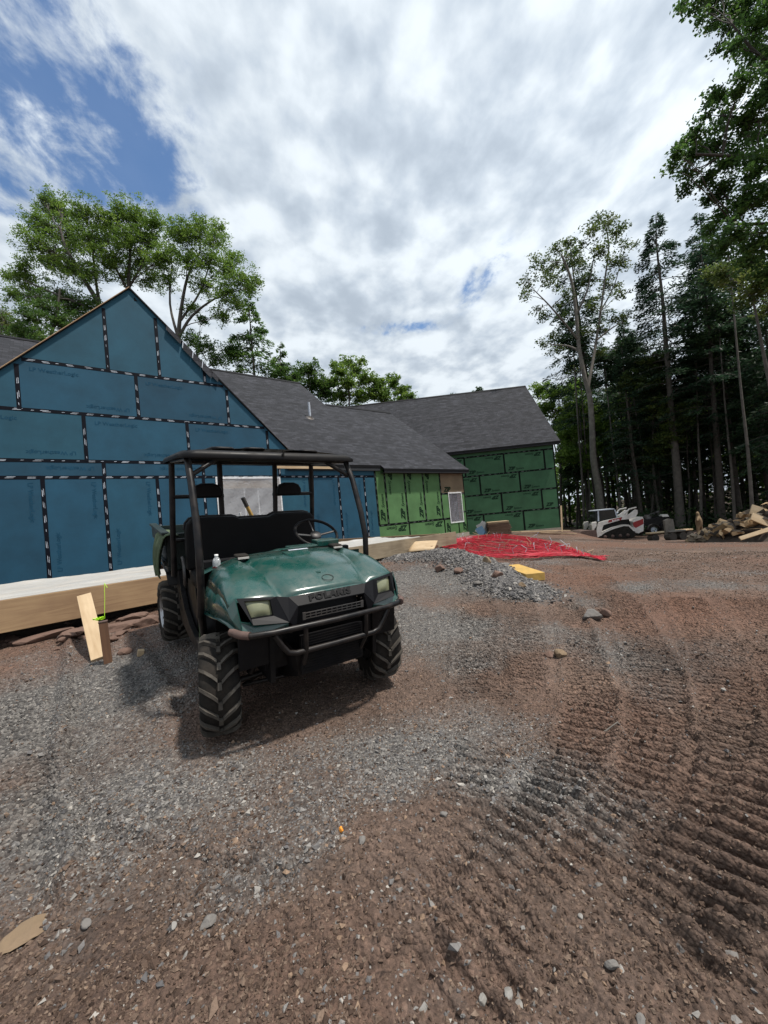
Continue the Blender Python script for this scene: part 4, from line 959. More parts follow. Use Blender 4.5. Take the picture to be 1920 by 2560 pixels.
# radiator, skid plate, belly
m = UB_(); m.box((0, .37, .55), (.44, .03, .24))
for k in range(14): m.box((0, .388, .445 + k * .0165), (.42, .004, .004))
m.build('radiator_screen', M_['black_plastic'])
m = UB_(); m.add([(-.27, .40, .60), (.27, .40, .60), (.22, .33, .40), (-.22, .33, .40), (.24, .05, .29), (-.24, .05, .29), (-.30, -.1, .7), (.30, -.1, .7)], [(0, 1, 2, 3), (3, 2, 4, 5), (0, 3, 5, 6), (1, 7, 4, 2)]); m.box((0, -1.1, .34), (.62, 2.3, .10)); m.box((0, -.9, .5), (.5, 1.9, .25)); m.box((0, -2.0, .55), (.6, .9, .3)); m.build('skid_plate', M_['black_plastic'])
m = UB_(); m.box((0, -1.15, .43), (1.10, 2.35, .06))
for sg in (-1, 1): m.box((sg * .37, -.03, .56), (.03, .66, .34)); m.box((sg * .43, .27, .62), (.26, .03, .22)); m.box((sg * .42, -1.95, .60), (.03, 1.1, .34))
m.box((0, -.36, .58), (1.1, .03, .30)); m.box((0, .22, .60), (.8, .05, .30)); m.build('underbody', M_['black_plastic'])
# suspension
for f in (0, -1.93):
    for sg in (-1, 1):
        m = UB_()
        for z in (.30, .42): m.tube([(sg * .20, f + .12, z + .02), (sg * .47, f, z - .02)], .014, 6); m.tube([(sg * .20, f - .12, z + .02), (sg * .47, f, z - .02)], .014, 6)
        m.tube([(sg * .26, f + .05, .70), (sg * .43, f + .02, .36)], .025, 8); m.tube([(sg * .1, f, .34), (sg * .56, f, .318)], .02, 8)
        m.build('suspension_arm', M_['black_tube'])
# wheels
def wheel(x, f, w, front):
    R = .308; sg = 1 if x > 0 else -1; m = UB_(); zc_ = .338 if front else .318; Mw = Matrix.Translation((x, f, zc_))
    hw_ = w / 2; cs_, sn_ = math.cos(math.radians(12)), math.sin(math.radians(12))
    def steer(p): dx, df = p[0] - x, p[1] - f; return (x + dx * cs_ - df * sn_, f + dx * sn_ + df * cs_, p[2])
    prof = [(.155, -hw_ * .82), (.20, -hw_ * .97), (.245, -hw_ * 1.0), (.270, -hw_ * .93), (.282, -hw_ * .75), (.286, -hw_ * .4), (.288, 0), (.286, hw_ * .4), (.282, hw_ * .75), (.270, hw_ * .93), (.245, hw_), (.20, hw_ * .97), (.155, hw_ * .82)]
    m.lathe(prof, 44, Mw)
    nl = 17; m.mi = 1
    for k in range(nl):
        for (side, ph) in ((-1, 0), (1, .12)):
            a = 2 * math.pi * (k + ph) / nl
            def P(aa, xx, rr): return (x + xx, f + rr * math.sin(aa), zc_ + rr * math.cos(aa))
            # long slanted bar, from near the middle out over the shoulder
            st = [(.10, .00, .0), (.38, .10, 0), (.72, .20, -.002), (.97, .27, -.020), (1.03, .30, -.055)]
            wd = .042
            vs = []
            for (sx, da, dr) in st:
                xx = side * sx * hw_; rt = R + dr; rb = rt - .03
                aa = a - da * 1.0 * (1)
                vs += [P(aa - wd, xx, rb), P(aa + wd, xx, rb), P(aa + wd * .8, xx, rt), P(aa - wd * .8, xx, rt)]
            fs = [(0, 1, 2, 3), (16, 19, 18, 17)]
            for q in range(4):
                o = q * 4; fs += [(o, o + 4, o + 5, o + 1), (o + 1, o + 5, o + 6, o + 2), (o + 2, o + 6, o + 7, o + 3), (o + 3, o + 7, o + 4, o)]
            m.add(vs, fs, False)
        a = 2 * math.pi * (k + .30) / nl
        vs = [P(a + q, xx, rr) for rr in (.284, R - .002) for (q, xx) in ((-.07, -.010), (.07, -.012), (.07, .012), (-.07, .010))]
        m.add(vs, [(4, 5, 6, 7), (0, 1, 5, 4), (1, 2, 6, 5), (2, 3, 7, 6), (3, 0, 4, 7)], False)
    if front: m.xf(steer)
    tyre = m.build('tyre', [M_['rubber'], M_['lug_dust']], utv)
    r = UB_(); o_ = sg * hw_
    r.lathe([(.165, o_ * .92), (.155, o_ * .80), (.150, o_ * .3), (.06, o_ * .25), (.055, o_ * .55), (.0, o_ * .58)], 24, Mw); r.lathe([(.160, -o_ * .9), (.150, -o_ * .2), (0.02, -o_ * .2)], 24, Mw)
    for k in range(5):
        a = 2 * math.pi * k / 5; c, s = math.cos(a), math.sin(a)
        r.add([(x + o_ * .5, f + s * .05 + c * .03, zc_ + c * .05 - s * .03), (x + o_ * .5, f + s * .05 - c * .03, zc_ + c * .05 + s * .03), (x + o_ * .72, f + s * .15 - c * .022, zc_ + c * .15 + s * .022), (x + o_ * .72, f + s * .15 + c * .022, zc_ + c * .15 - s * .022)], [(0, 1, 2, 3)], False)
    if front: r.xf(steer)
    r.build('rim', M_['rim_metal'] if not front else M_['steel'], tyre)
for x in (-.61, .59): wheel(x, -.02, .225, True); wheel(x, -1.93, .26, False)
# dash cowl (green) and dashboard
m = UB_()
rows_ = []
for f, dz in ((-.30, 0), (-.34, .004), (-.42, -.006), (-.47, -.03)):
    rows_.append([(x, f, 1.080 + dz - .085 * (abs(x) / .6) ** 3 + (.014 if -.12 < x < .2 else 0)) for x in [-.62 + 1.24 * k / 20 for k in range(21)]])
m.grid(rows_)
for sg in (-1, 1): m.add([(sg * .62, -.30, 1.03), (sg * .62, -.47, 1.0), (sg * .625, -.47, .86), (sg * .622, -.40, .74), (sg * .62, -.30, .74)], [(0, 1, 2, 3, 4)])
m.box((.36, -.42, 1.10), (.20, .12, .05)); m.box((.12, -.36, 1.095), (.24, .10, .02))
m.build('dash_cowl', M_['green_paint'], bevel=.008)
m = UB_(); m.box((0, -.50, .90), (1.18, .06, .26)); m.box((0, -.46, 1.02), (1.2, .05, .06)); m.box((.36, -.53, 1.0), (.26, .10, .12)); m.box((0, -.62, .62), (.9, .04, .5)); m.build('dashboard', M_['black_plastic'], bevel=.01)
for x in (-.375, .375):
    m = UB_(); m.rbox((x, -.275, 1.088), (.085, .10, .022), .012); m.mi = 1; m.box((x, -.222, 1.080), (.075, .012, .012)); m.build('hood_latch', [M_['rubber'], M_['white_metal']])
m = UB_(); m.add([(-.045, -.235, 1.1005), (.11, -.235, 1.1005), (.11, -.205, 1.0995), (-.045, -.205, 1.0995)], [(0, 1, 2, 3)]); m.build('sticker', M_['tape_print'])
m = UB_(); pts = [(.035 + .040 * math.cos(a), .255 + .036 * math.sin(a) * .8, .975 - .036 * math.sin(a) * .34) for a in [2 * math.pi * k / 24 for k in range(25)]]; m.tube(pts, .0022, 5); m.build('round_badge', M_['dark_green'])
# panel gap between hood and cowl
m = UB_(); m.tube([hood_pt(k, -1, -.302, 1.087) for k in range(10, 0, -1)] + [hood_pt(k, 1, -.302, 1.087) for k in range(0, 11)], .004, 5); m.build('panel_gap', M_['rubber'])
# steering
cx_, cf_, cz_ = .35, -.565, 1.165
Ms = Matrix.Translation((cx_, cf_, cz_)) @ Matrix.Rotation(math.radians(-32), 4, 'X')
m = UB_(); ring = [tuple(Ms @ Vector((.185 * math.cos(a), .185 * math.sin(a), 0))) for a in [2 * math.pi * k / 32 for k in range(33)]]; m.tube(ring, .0135, 8, caps=False)
sw = m.build('steering_wheel', M_['black_plastic'])
m = UB_()
for a in (0, math.pi, -math.pi / 2): m.tube([tuple(Ms @ Vector((.03 * math.cos(a), .03 * math.sin(a), -.03))), tuple(Ms @ Vector((.178 * math.cos(a), .178 * math.sin(a), 0)))], .011, 6, flat=.5)
m.lathe([(.0, -.012), (.045, -.012), (.05, -.03), (.03, -.06), (0, -.06)], 14, Ms, axis=2); m.build('spoke', M_['steel'], sw)
m = UB_(); m.tube([tuple(Ms @ Vector((0, 0, -.04))), (.35, -.47, .98)], .02, 8); m.tube([(.50, -.60, .84), (.50, -.62, 1.02), (.47, -.62, 1.08)], .014, 6); m.build('steering_column', M_['black_tube'])
# floor, rocker panels
m = UB_(); m.box((0, -.70, .33), (1.16, .70, .03)); m.box((0, -1.2, .50), (1.1, .5, .32)); m.build('floor', M_['black_plastic'])
for sg in (-1, 1):
    m = UB_(); x = sg * .60
    m.prism([(-.42, .70), (-.40, .40), (-.48, .32), (-1.0, .30), (-1.42, .34), (-1.60, .52), (-1.63, .74), (-1.50, .80), (-1.38, .62), (-1.22, .50), (-1.0, .42), (-.62, .37), (-.50, .42), (-.47, .70)], x - .02, x + .02, axis=0)
    m.prism([(-1.38, .62), (-1.30, .76), (-.98, .78), (-.92, .62), (-.95, .34), (-1.3, .36)], x - sg * .08, x - sg * .03, axis=0)
    for k in range(3): m.box((x + sg * .022, -1.50 + k * .05, .67 - k * .10), (.004, .07, .025), Matrix.Rotation(math.radians(-35), 3, 'X'))
    m.build('rocker_panel', M_['black_plastic'], bevel=.006)
# seat
m = UB_(); m.rbox((0, -.95, .80), (1.14, .50, .14), .05, axis=0); m.rbox((0, -.95, .80), (1.12, .48, .15), .06); m.build('seat', M_['vinyl'])
out = [(-.60, .86), (-.60, 1.20), (-.588, 1.26), (-.555, 1.298), (-.50, 1.312), (-.20, 1.308), (-.165, 1.296), (-.145, 1.285), (.13, 1.285), (.155, 1.297), (.19, 1.312), (.50, 1.312), (.555, 1.298), (.588, 1.26), (.60, 1.20), (.60, .86)]
m = UB_(); m.prism(out, -1.20, -1.11, axis=1); m.build('backrest', M_['vinyl'], bevel=.02)
m = UB_(); m.tube([(p[0] * 1.003, -1.205, p[1] + .004) for p in out[1:-1]], .010, 6); m.build('seat_trim', M_['black_tube'])
# roll cage
c = UB_(); tr = .024
def both(pts, r=tr):
    for sg in (-1, 1): c.tube([(sg * p[0], p[1], p[2]) for p in pts], r, 10)
both([(.655, -.30, .70), (.655, -.24, .90), (.655, -.25, 1.15), (.653, -.31, 1.34), (.652, -.44, 1.62), (.650, -.56, 1.79)])
both([(.670, -1.36, .78), (.668, -1.33, 1.2), (.662, -1.305, 1.5), (.655, -1.30, 1.80)])
both([(.255, -1.30, 1.28), (.26, -1.30, 1.55), (.262, -1.30, 1.80)])
both([(.650, -.56, 1.79), (.655, -1.30, 1.80)], .02)
for f, z in ((-.56, 1.79), (-1.30, 1.80)): c.tube([(-.652, f, z), (.652, f, z)], .02, 10)
for sg in (-1, 1): c.tube([(sg * .66, -1.30, 1.49), (sg * .235, -1.30, 1.49)], .018, 8)
both([(.645, -.50, 1.66), (.44, -.57, 1.79)], .017)
c.tube([(-.66, -1.34, 1.10), (.66, -1.34, 1.10)], .018, 8); both([(.655, -.30, .70), (.60, -.42, .36)], .02)
cage = c.build('roll_cage', M_['black_tube'])
for sg in (-1, 1):
    m = UB_(); m.tube([(sg * .62, -1.24, .96), (sg * .64, -1.05, .98), (sg * .645, -.98, .93), (sg * .645, -.96, .78), (sg * .62, -1.12, .74)], .012, 8); m.build('grab_bar', M_['steel'], cage)
    m = UB_(); pr = [(-.12, -.062), (.12, -.062), (.128, -.04), (.125, .01), (.10, .05), (.05, .07), (-.05, .07), (-.10, .05), (-.125, .01), (-.128, -.04)]
    m.prism([(sg * .385 + a, 1.537 + b_) for a, b_ in pr], -1.285, -1.225, axis=1); m.build('headrest', M_['vinyl'], bevel=.018)
# roof: thick moulded shell with raised ribs
m = UB_(); out = []
RX, F0, F1 = .715, -.46, -1.43
for (cx2, cf2, t0) in ((RX - .10, F0 - .10, 0), (-RX + .10, F0 - .10, 90), (-RX + .10, F1 + .10, 180), (RX - .10, F1 + .10, 270)):
    for k in range(5): a = math.radians(t0 + 90 * k / 4); out.append((cx2 + .10 * math.cos(a), cf2 + .10 * math.sin(a)))
nn = len(out)
def rz(x, f): return .035 * (1 - (x / .72) ** 2) - .02 * (abs(f + .93) / .5) ** 3
vs = []
for (k, dz) in ((1.0, 1.795), (1.004, 1.815), (.985, 1.838), (.93, 1.852)):
    vs += [(x * k, -.945 + (f + .945) * k, dz + rz(x, f)) for x, f in out]
m.add(vs, [(q * nn + i, q * nn + (i + 1) % nn, (q + 1) * nn + (i + 1) % nn, (q + 1) * nn + i) for q in range(3) for i in range(nn)], True)
rows_ = [[(x * .93, -.945 + (f + .945) * .93, 1.852 + rz(x, f)) for x in np.linspace(-RX * .99, RX * .99, 15)] for f in np.linspace(F0 - .02, F1 + .02, 9)]
m.grid(rows_)
for sx in (-.40, -.16, .30): 
    m.rbox((sx, -.93, 1.872 - .02 * abs(sx)), (.17, .78, .028), .05)
for f in (-.48, -1.40): m.box((0, f, 1.80), (1.30, .02, .03))
roof = m.build('roof', M_['black_plastic'])
m = UB_(); m.box((.03, -.457, 1.836), (.012, .012, .05)); m.build('roof_seam', M_['rubber'], roof)
for k in range(6): m = UB_(); m.tube([(-.52 + k * .2, -.60, 1.80), (-.53 + k * .2, -.61, 1.77)], .006, 5); m.build('roof_clip', M_['steel'], roof)
# cargo box
m = UB_()
z0, z1, xa, fb, ff = .80, 1.135, .70, -2.62, -1.52
m.box2((-xa, ff, z0), (xa, fb, z0 + .04)); m.box2((-xa, ff, z0 + .04), (-xa + .04, fb, z1)); m.box2((xa - .04, ff, z0 + .04), (xa, fb, z1)); m.box2((-xa + .04, ff, z0 + .04), (xa - .04, ff - .04, z1 + .01))
for sg in (-1, 1): m.prism([(ff + .02, z1), (ff + .02, z1 - .10), (fb + .05, z1 - .13), (fb - .01, z1)], sg * xa, sg * (xa + .02), axis=0); m.box((sg * (xa + .005), (ff + fb) / 2, z1 + .012), (.07, 1.10, .025)); m.box((sg * (xa + .005), -2.0, z0 + .06), (.03, .8, .05))
bed = m.build('cargo_box', M_['dark_green'], bevel=.008)
m = UB_(); m.box2((-xa + .045, fb, z0 + .05), (xa - .045, fb + .04, z1 - .01)); m.build('tailgate', M_['dark_green'], bed)
for sg in (-1, 1):
    m = UB_(); m.grid([[(sg * .50, f, z) for f, z in ((-1.55, .66), (-1.70, .76), (-1.93, .79), (-2.2, .76), (-2.35, .68))], [(sg * .70, f, z) for f, z in ((-1.55, .66), (-1.70, .76), (-1.93, .79), (-2.2, .76), (-2.35, .68))]]); m.build('rear_fender', M_['black_plastic'], solid=.01)
m = UB_(); m.tube([(-.63, -.43, .86), (-.645, -.41, .70), (-.635, -.44, .55), (-.65, -.42, .42), (-.63, -.45, .33)], .014, 6, flat=.4); m.build('hanging_strap', M_['cloth_green'])
# ---- things carried on it
def on_utv(name, label, cat, p):
    return empty(name, label, cat, matrix=UM @ Matrix.Translation(fl(p)))
wb = on_utv('water_bottle', 'clear plastic water bottle with white cap standing on the green dash', 'bottle', (-.53, -.335, .985))
wb.scale = (.8, .8, .68)
M_['clear_pet'] = plastic_mat('clear_pet', (.75, .78, .80), .55, .08, 40)
m = MB(); m.lathe([(0, 0), (.030, .002), (.033, .01), (.031, .05), (.033, .09), (.033, .11), (.026, .135), (.014, .155), (.013, .165)], 18, axis=2); m.build('bottle_body', M_['clear_pet'], wb)
m = MB(); m.lathe([(.016, .162), (.0165, .18), (.0, .181)], 14, axis=2); m.build('cap', M_['white_plastic'], wb)
m = MB(); m.lathe([(.0335, .03), (.0337, .058)], 18, axis=2); m.build('label_band', M_['red_paint'], wb)
# jacket over the side of the cargo box
jk = on_utv('jacket', 'olive green jacket draped over the side of the cargo box', 'jacket', (-.690, -1.66, .945))
jk.scale = (.8, .9, .9)
rows_ = []
for j in range(15):
    t = j / 14; row = []
    for i in range(17):
        s = i / 16; f = -.26 + .56 * s * (1 - .35 * t) + .06 * t
        if t < .25: x = .10 - .15 * (t / .25); z = .205 + .02 * math.sin(math.pi * t / .25)
        else: q = (t - .25) / .75; x = -.05 - .05 * math.sin(q * 2.2); z = .205 - .38 * q * (1 + .25 * math.sin(6 * s + 1))
        x -= .022 * math.sin(13 * s + 2 * t) * min(1, t * 2) + .012 * math.sin(29 * s)
        row.append((x, -f, z + .012 * math.sin(9 * s)))
    rows_.append(row)
m = MB(); m.grid(rows_); m.build('fabric', M_['cloth_green'], jk, solid=.008)
sh = on_utv('hand_tool', 'yellow and grey handled tool sticking up from the cargo box behind the seat', 'tool', (.10, -1.62, 1.0))
m = MB(); m.tube([(.13, .0, .0), (-.03, -.0, .36)], .020, 8); m.build('handle', M_['osb_yellow'], sh)
m = MB(); m.tube([(-.03, 0, .36), (-.072, 0, .455)], .022, 8); m.build('grip', M_['steel'], sh)
m = MB(); m.box((.15, 0, -.05), (.2, .05, .14)); m.build('blade', M_['steel'], sh)
r2 = on_utv('white_rod', 'short white rod beside the yellow handled tool', 'rod', (.0, -1.62, 1.0)); m = MB(); m.tube([(.0, .0, -.1), (-.005, 0, .30)], .012, 6); m.build('shaft', M_['white_plastic'], r2)

# ================================================================== THINGS ROUND THE SLAB
def frame_to(p, q, up=(0, 0, 1)):
    """matrix whose x axis runs from p to q"""
    p, q = Vector(p), Vector(q); x = (q - p).normalized(); z = Vector(up); y = z.cross(x).normalized(); z = x.cross(y)
    return Matrix(((x.x, y.x, z.x, p.x), (x.y, y.y, z.y, p.y), (x.z, y.z, z.z, p.z), (0, 0, 0, 1)))
def plank(name, label, cat, p, q, w, t, mat, up=(0, 0, 1), group=None, rough_ends=0, part='board'):
    """p, q: ends of the top centre line; one mesh lying along its own x axis"""
    L_ = (Vector(q) - Vector(p)).length; m = MB(); ns = max(1, int(L_ / .6)); rg = random.Random(int(L_ * 1000)); vs = []
    for i in range(ns + 1):
        x = L_ * i / ns; wob = rg.uniform(-.004, .004) * (0 < i < ns)
        vs += [(x, -w / 2 + wob, -t), (x, w / 2 + wob, -t), (x, w / 2 + wob, 0), (x, -w / 2 + wob, 0)]
    fs = [(0, 1, 2, 3), (4 * ns, 4 * ns + 3, 4 * ns + 2, 4 * ns + 1)]
    for i in range(ns):
        for k in range(4): fs.append((4 * i + k, 4 * i + (k + 1) % 4, 4 * i + 4 + (k + 1) % 4, 4 * i + 4 + k))
    m.add(vs, fs, False); o = m.build(name, mat, None, bevel=.004); o.matrix_world = frame_to(p, q, up); return tag(o, label, cat, group)
TOPZ = .80
bl0, bl1, br1 = hw(-3.6, -6.58, TOPZ), hw(2.4, -5.78, TOPZ), hw(7.32, -5.08, TOPZ)
plank('form_board', 'long pale form board along the slab edge behind the parked vehicle', 'board', bl0, bl1, .042, .36, M_['pine_board'])
plank('form_board', 'weathered stained form board at the far end of the slab, beside the gravel ridge', 'board', tuple(np.array(bl1) + (HD * .012)), br1, .042, .34, M_['weathered_board'])
b0, b1 = hw(6.05, .0 - .05, TOPZ), hw(6.74, -5.04, TOPZ)
plank('form_board', 'warm brown form board closing the slab against the blue wall', 'board', b0, b1, .042, .36, M_['pine_board'])
# fill under the sheet, and the wrinkled white sheet itself
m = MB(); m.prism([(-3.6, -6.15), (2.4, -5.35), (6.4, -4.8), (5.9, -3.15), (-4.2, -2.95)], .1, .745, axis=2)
M_['shade_toned_soil'] = pmat('shade_toned_soil', (.045, .033, .026), .95, var=.4, vscale=5, bump=.6, bscale=20)  # fill coloured dark brown to stand in for the shadowed gap under the board
f_ = m.build('gravel_fill', M_['shade_toned_soil']); f_.matrix_world = HMAT; tag(f_, 'levelled fill inside the form boards', None, kind='structure')
nx, ny = 190, 46; U = np.linspace(0, 1, nx); W_2 = np.linspace(0, 1, ny); V = []
for v in W_2:
    for u in U:
        x = -3.9 + (6.3 + 3.9) * u; bf = -6.60 + (x + 3.6) * .1374 + .03; bb = -2.95 + .05 * math.sin(x * 3) + .04 * math.sin(x * 11 + 1)
        V.append((x, bf + (bb - bf) * v, 0.0))
V = np.array(V); zz = .765 + .05 * fbm(V[:, 0] * 1.1 + 3, V[:, 1] * 5, 4, 5) + .03 * np.abs(fbm(V[:, 0] * 1.7, V[:, 1] * 9 + V[:, 0] * 2, 3, 12)) + .035 * np.clip((np.repeat(W_2, nx) - .92) / .08, 0, 1)
edge_ = np.clip(1 - np.repeat(W_2, nx) / .02, 0, 1); V[:, 2] = zz * (1 - edge_) + (TOPZ + .004) * edge_
F = np.array([(j * nx + i, j * nx + i + 1, (j + 1) * nx + i + 1, (j + 1) * nx + i) for j in range(ny - 1) for i in range(nx - 1)])
M_['slab_sheet'] = pmat('slab_sheet', (.43, .42, .40), .35, var=.12, vscale=3, bump=.5, bscale=14, dirt=(.35, .30, .24), dirt_amt=.5, dscale=2.5)
o = fast_mesh('plastic_sheeting', V, F, M_['slab_sheet'], smooth=True); o.matrix_world = HMAT; tag(o, 'wrinkled white plastic sheeting laid over the slab inside the form boards', 'sheeting')
# brace plank, stake, string
bt = at(209, 1480, 4.62); bb_ = at(247, 1640, 3.99)
bt[2] = TOPZ - .03; bb_[2] = gh(*bb_[:2]) + .03
plank('brace_plank', 'short pale plank leaning from the form board down to the wooden stake', 'plank', bt, bb_, .135, .038, M_['pine'], up=(.45, -.75, .6))
sx, sy = at(271, 1650, 3.90)[:2]; sz = gh(sx, sy)
st = empty('wooden_stake', 'reddish brown square stake driven in beside the brace plank', 'stake', (sx, sy, sz - .05), (.03, -.04, .5))
m = MB(); m.box((0, 0, .22), (.068, .05, .46)); m.build('shaft', M_['stake_wood'], st, bevel=.004)
m = MB(); m.box((0, 0, .452), (.074, .056, .012)); m.build('battered_top', M_['rust'], st, bevel=.003)
fy = st
sxs = at(261, 1458, 4.52); sxe = at(261.5, 1540, 4.42)
ls = empty('string_line', 'neon yellow mason line hanging down the form board to a tangle by the stake', 'string', tuple(sxe))
m = MB(); d = sxs - sxe; m.tube([(0, 0, 0), tuple(d * .5 + np.array([.003, 0, 0])), tuple(d)], .0022, 5); m.tube([tuple(d), tuple(d + np.array([.05, -.03, -.05]))], .0022, 5); m.build('line', M_['neon'], ls)
m = MB(); rg = random.Random(4)
for k in range(9): m.tube([(rg.uniform(-.07, .03), rg.uniform(-.05, .03), rg.uniform(-.02, .01)) for _ in range(7)], .003, 4)
m.xf(lambda p: (p[0] - .02, p[1] - .03, p[2] - .01)); m.build('tangle', M_['neon'], ls)
ax_, ay_ = at(353, 1648, 3.93)[:2]; ob = MB(); ob.box((0, 0, 0), (.055, .05, .06)); o = ob.build('wood_offcut', M_['pine'], bevel=.003); o.location = (ax_, ay_, gh(ax_, ay_) + .02); o.rotation_euler = (.1, .2, .6); tag(o, 'small pale cube of wood on the gravel left of the parked vehicle', 'offcut')

# ---- rocks
M_['red_rock'] = pmat('red_rock', (.145, .088, .066), .9, var=.3, vscale=5, bump=.8, bscale=18, dirt=(.07, .045, .035), dirt_amt=.6, dscale=6)
M_['grey_rock'] = pmat('grey_rock', (.16, .15, .14), .9, var=.3, vscale=6, bump=.8, bscale=22, dirt=(.07, .055, .045), dirt_amt=.5, dscale=7)
M_['pale_stone'] = pmat('pale_stone', (.21, .20, .185), .7, var=.2)
M_['tan_rock'] = pmat('tan_rock', (.20, .14, .085), .9, var=.3, vscale=6, bump=.6, bscale=22, dirt=(.10, .07, .05), dirt_amt=.5, dscale=7)
def rock(name, label, size, pos, seed, mat, yaw=None, sink=.3, group=None, tilt=.1):
    rg = random.Random(seed); bm = bmesh.new(); bmesh.ops.create_icosphere(bm, subdivisions=3, radius=.5)
    planes = [Vector((rg.gauss(0, 1), rg.gauss(0, 1), rg.gauss(0, 1.2))).normalized() for _ in range(9)]; ds = [rg.uniform(.26, .42) for _ in planes]
    for v in bm.verts:
        for n_, d in zip(planes, ds):
            k = v.co.dot(n_)
            if k > d: v.co -= n_ * (k - d)
        n3 = v.co * 5 + Vector((seed, 0, 0)); v.co *= 1 + .05 * math.sin(n3.x * 3.1) * math.cos(n3.y * 2.7 + n3.z * 2)
        v.co.x *= size[0] * 1.25; v.co.y *= size[1] * 1.25; v.co.z *= size[2] * 1.25
    me = bpy.data.meshes.new(name); bm.to_mesh(me); bm.free(); me.materials.append(mat)
    o = bpy.data.objects.new(name, me); link(o); x, y = pos[:2]; z = pos[2] if len(pos) > 2 else gh(x, y) + size[2] * (.5 - sink)
    o.location = (x, y, z); o.rotation_euler = (rg.uniform(-tilt, tilt), rg.uniform(-tilt, tilt), rg.uniform(0, 6.28) if yaw is None else yaw); return tag(o, label, 'rock', group)
def pxr(px, py, z): return on_z(px, py, z)[:2]
RD = M_['red_rock']
WY = math.atan2(HD[1], HD[0])
rock('flat_rock', 'long flat reddish slab of rock lying below the pale form board', (.62, .22, .10), pxr(105, 1598, .27), 3, RD, WY)
rock('flat_rock', 'angular reddish rock at the left end of the rocks under the form board', (.26, .2, .15), pxr(40, 1580, .28), 5, RD, WY)
rock('flat_rock', 'wedge of reddish rock just right of the brace plank', (.36, .22, .13), pxr(310, 1565, .30), 8, RD, WY)
rock('flat_rock', 'reddish rock beside the rear tyre at the form board', (.26, .18, .14), pxr(365, 1560, .30), 9, RD, WY)
rock('flat_rock', 'flat reddish rock between two wedges right of the brace plank', (.30, .2, .10), pxr(338, 1545, .33), 12, RD, WY + .3)
rock('flat_rock', 'small rock standing behind the long flat slab', (.12, .1, .11), pxr(170, 1565, .30), 14, RD)
rock('flat_rock', 'dark reddish rubble rock left of the brace plank foot', (.3, .2, .10), pxr(180, 1592, .27), 15, RD, WY)
rock('flat_rock', 'reddish rock at the lower left end of the rubble row', (.34, .22, .10), pxr(8, 1605, .26), 16, RD, WY)
rock('flat_rock', 'pale stone on the gravel by the long flat slab', (.09, .07, .05), pxr(155, 1602, .22), 17, M_['grey_rock'])
rg = random.Random(77)
for k in range(22):
    x, y = pxr(rg.uniform(0, 370), rg.uniform(1550, 1612), .28); s = rg.uniform(.05, .13)
    rock('rubble', 'small broken reddish stone in the strip under the form board', (s * 1.4, s, s * .6), (x, y), 100 + k, RD, group='rubble under the form board')
rock('half_buried_rock', 'big flat tan rock face half buried in the dirt near the left edge', (.15, .10, .035), pxr(62, 2330, .0), 21, M_['tan_rock'], .6, sink=.38, tilt=.03)
rock('rock', 'brown rock, larger of two on the track marks right of the vehicle', (.115, .085, .075), pxr(1402, 1640, .02), 22, M_['tan_rock'], sink=.2)
rock('rock', 'dark brown rock, smaller of two on the track marks right of the vehicle', (.075, .06, .06), pxr(1372, 1642, .02), 23, RD, sink=.2)
rock('rock', 'dark clod like rock at the top of the grey stone patch', (.19, .12, .12), pxr(1480, 1545, .04), 24, M_['grey_rock'], sink=.25)
rock('rock', 'brown clod beside the dark rock on the grey stone patch', (.20, .10, .09), pxr(1512, 1536, .04), 25, RD, sink=.25)
rock('rock', 'reddish rock lodged in the front of the gravel ridge', (.22, .16, .14), pxr(1103, 1438, .22), 26, RD, sink=.2)
rock('rock', 'tan pointed rock on the gravel ridge', (.17, .13, .13), pxr(1220, 1440, .20), 27, M_['tan_rock'], sink=.15)
rock('rock', 'dark rock in the shaded hollow of the gravel ridge', (.22, .15, .12), pxr(1150, 1446, .2), 28, RD, sink=.25)
rock('rock', 'round dark rock at the low end of the gravel ridge', (.16, .13, .12), pxr(1245, 1468, .15), 29, RD, sink=.2)
rock('rock', 'grey rock on the bare dirt in front of the gravel ridge', (.20, .12, .07), pxr(1198, 1478, .12), 30, M_['grey_rock'], sink=.3)
rock('rock', 'pale rock at the right foot of the gravel ridge', (.10, .08, .09), pxr(1307, 1478, .12), 31, M_['tan_rock'], sink=.2)
rock('rock', 'pale rounded rock left of the yellow beam', (.16, .12, .10), pxr(1232, 1408, .24), 32, M_['grey_rock'], sink=.2)
rock('rock', 'small pale rock nearest the yellow beam corner', (.13, .1, .07), pxr(1266, 1418, .22), 33, M_['grey_rock'], sink=.2)
for k, (px, py, s, lb) in enumerate([(1205, 2475, .026, 'white pebble, tallest of three by the lower edge'), (1270, 2490, .030, 'white rounded pebble, middle of three by the lower edge'), (1296, 2496, .024, 'white pebble, right of three by the lower edge'), (1530, 2420, .032, 'pale flat pebble left of a tan one in the lower right'), (1830, 2368, .032, 'pale grey pebble in the tracks near the right edge'),
        (1450, 2282, .018, 'white pebble on the crushed ridges right of centre'), (1678, 2164, .028, 'long pale pebble standing on the clear tread bars'), (905, 2105, .035, 'pale pointed stone in the grey patch before the vehicle'), (1110, 2035, .03, 'pale stone standing at the edge of the tracks'), (1528, 1998, .03, 'white sliver of stone between the crawler tracks'), (433, 2305, .025, 'white chip of stone in the lower left dirt'), (518, 2300, .05, 'long grey stone lying in the lower left dirt'), (215, 2310, .035, 'pale stone in the left gravel strip'), (1605, 2560, .03, 'pale stone cut by the lower edge'), (1390, 2075, .02, 'small pale stone at the edge of the wheel mark')]):
    x, y = pxr(px, py, .01); z = None
    rock('pebble', lb, (s, s * .7, s * .6), (x, y), 200 + k, M_['pale_stone'] if 'white' in lb else M_['grey_rock'], sink=.1)
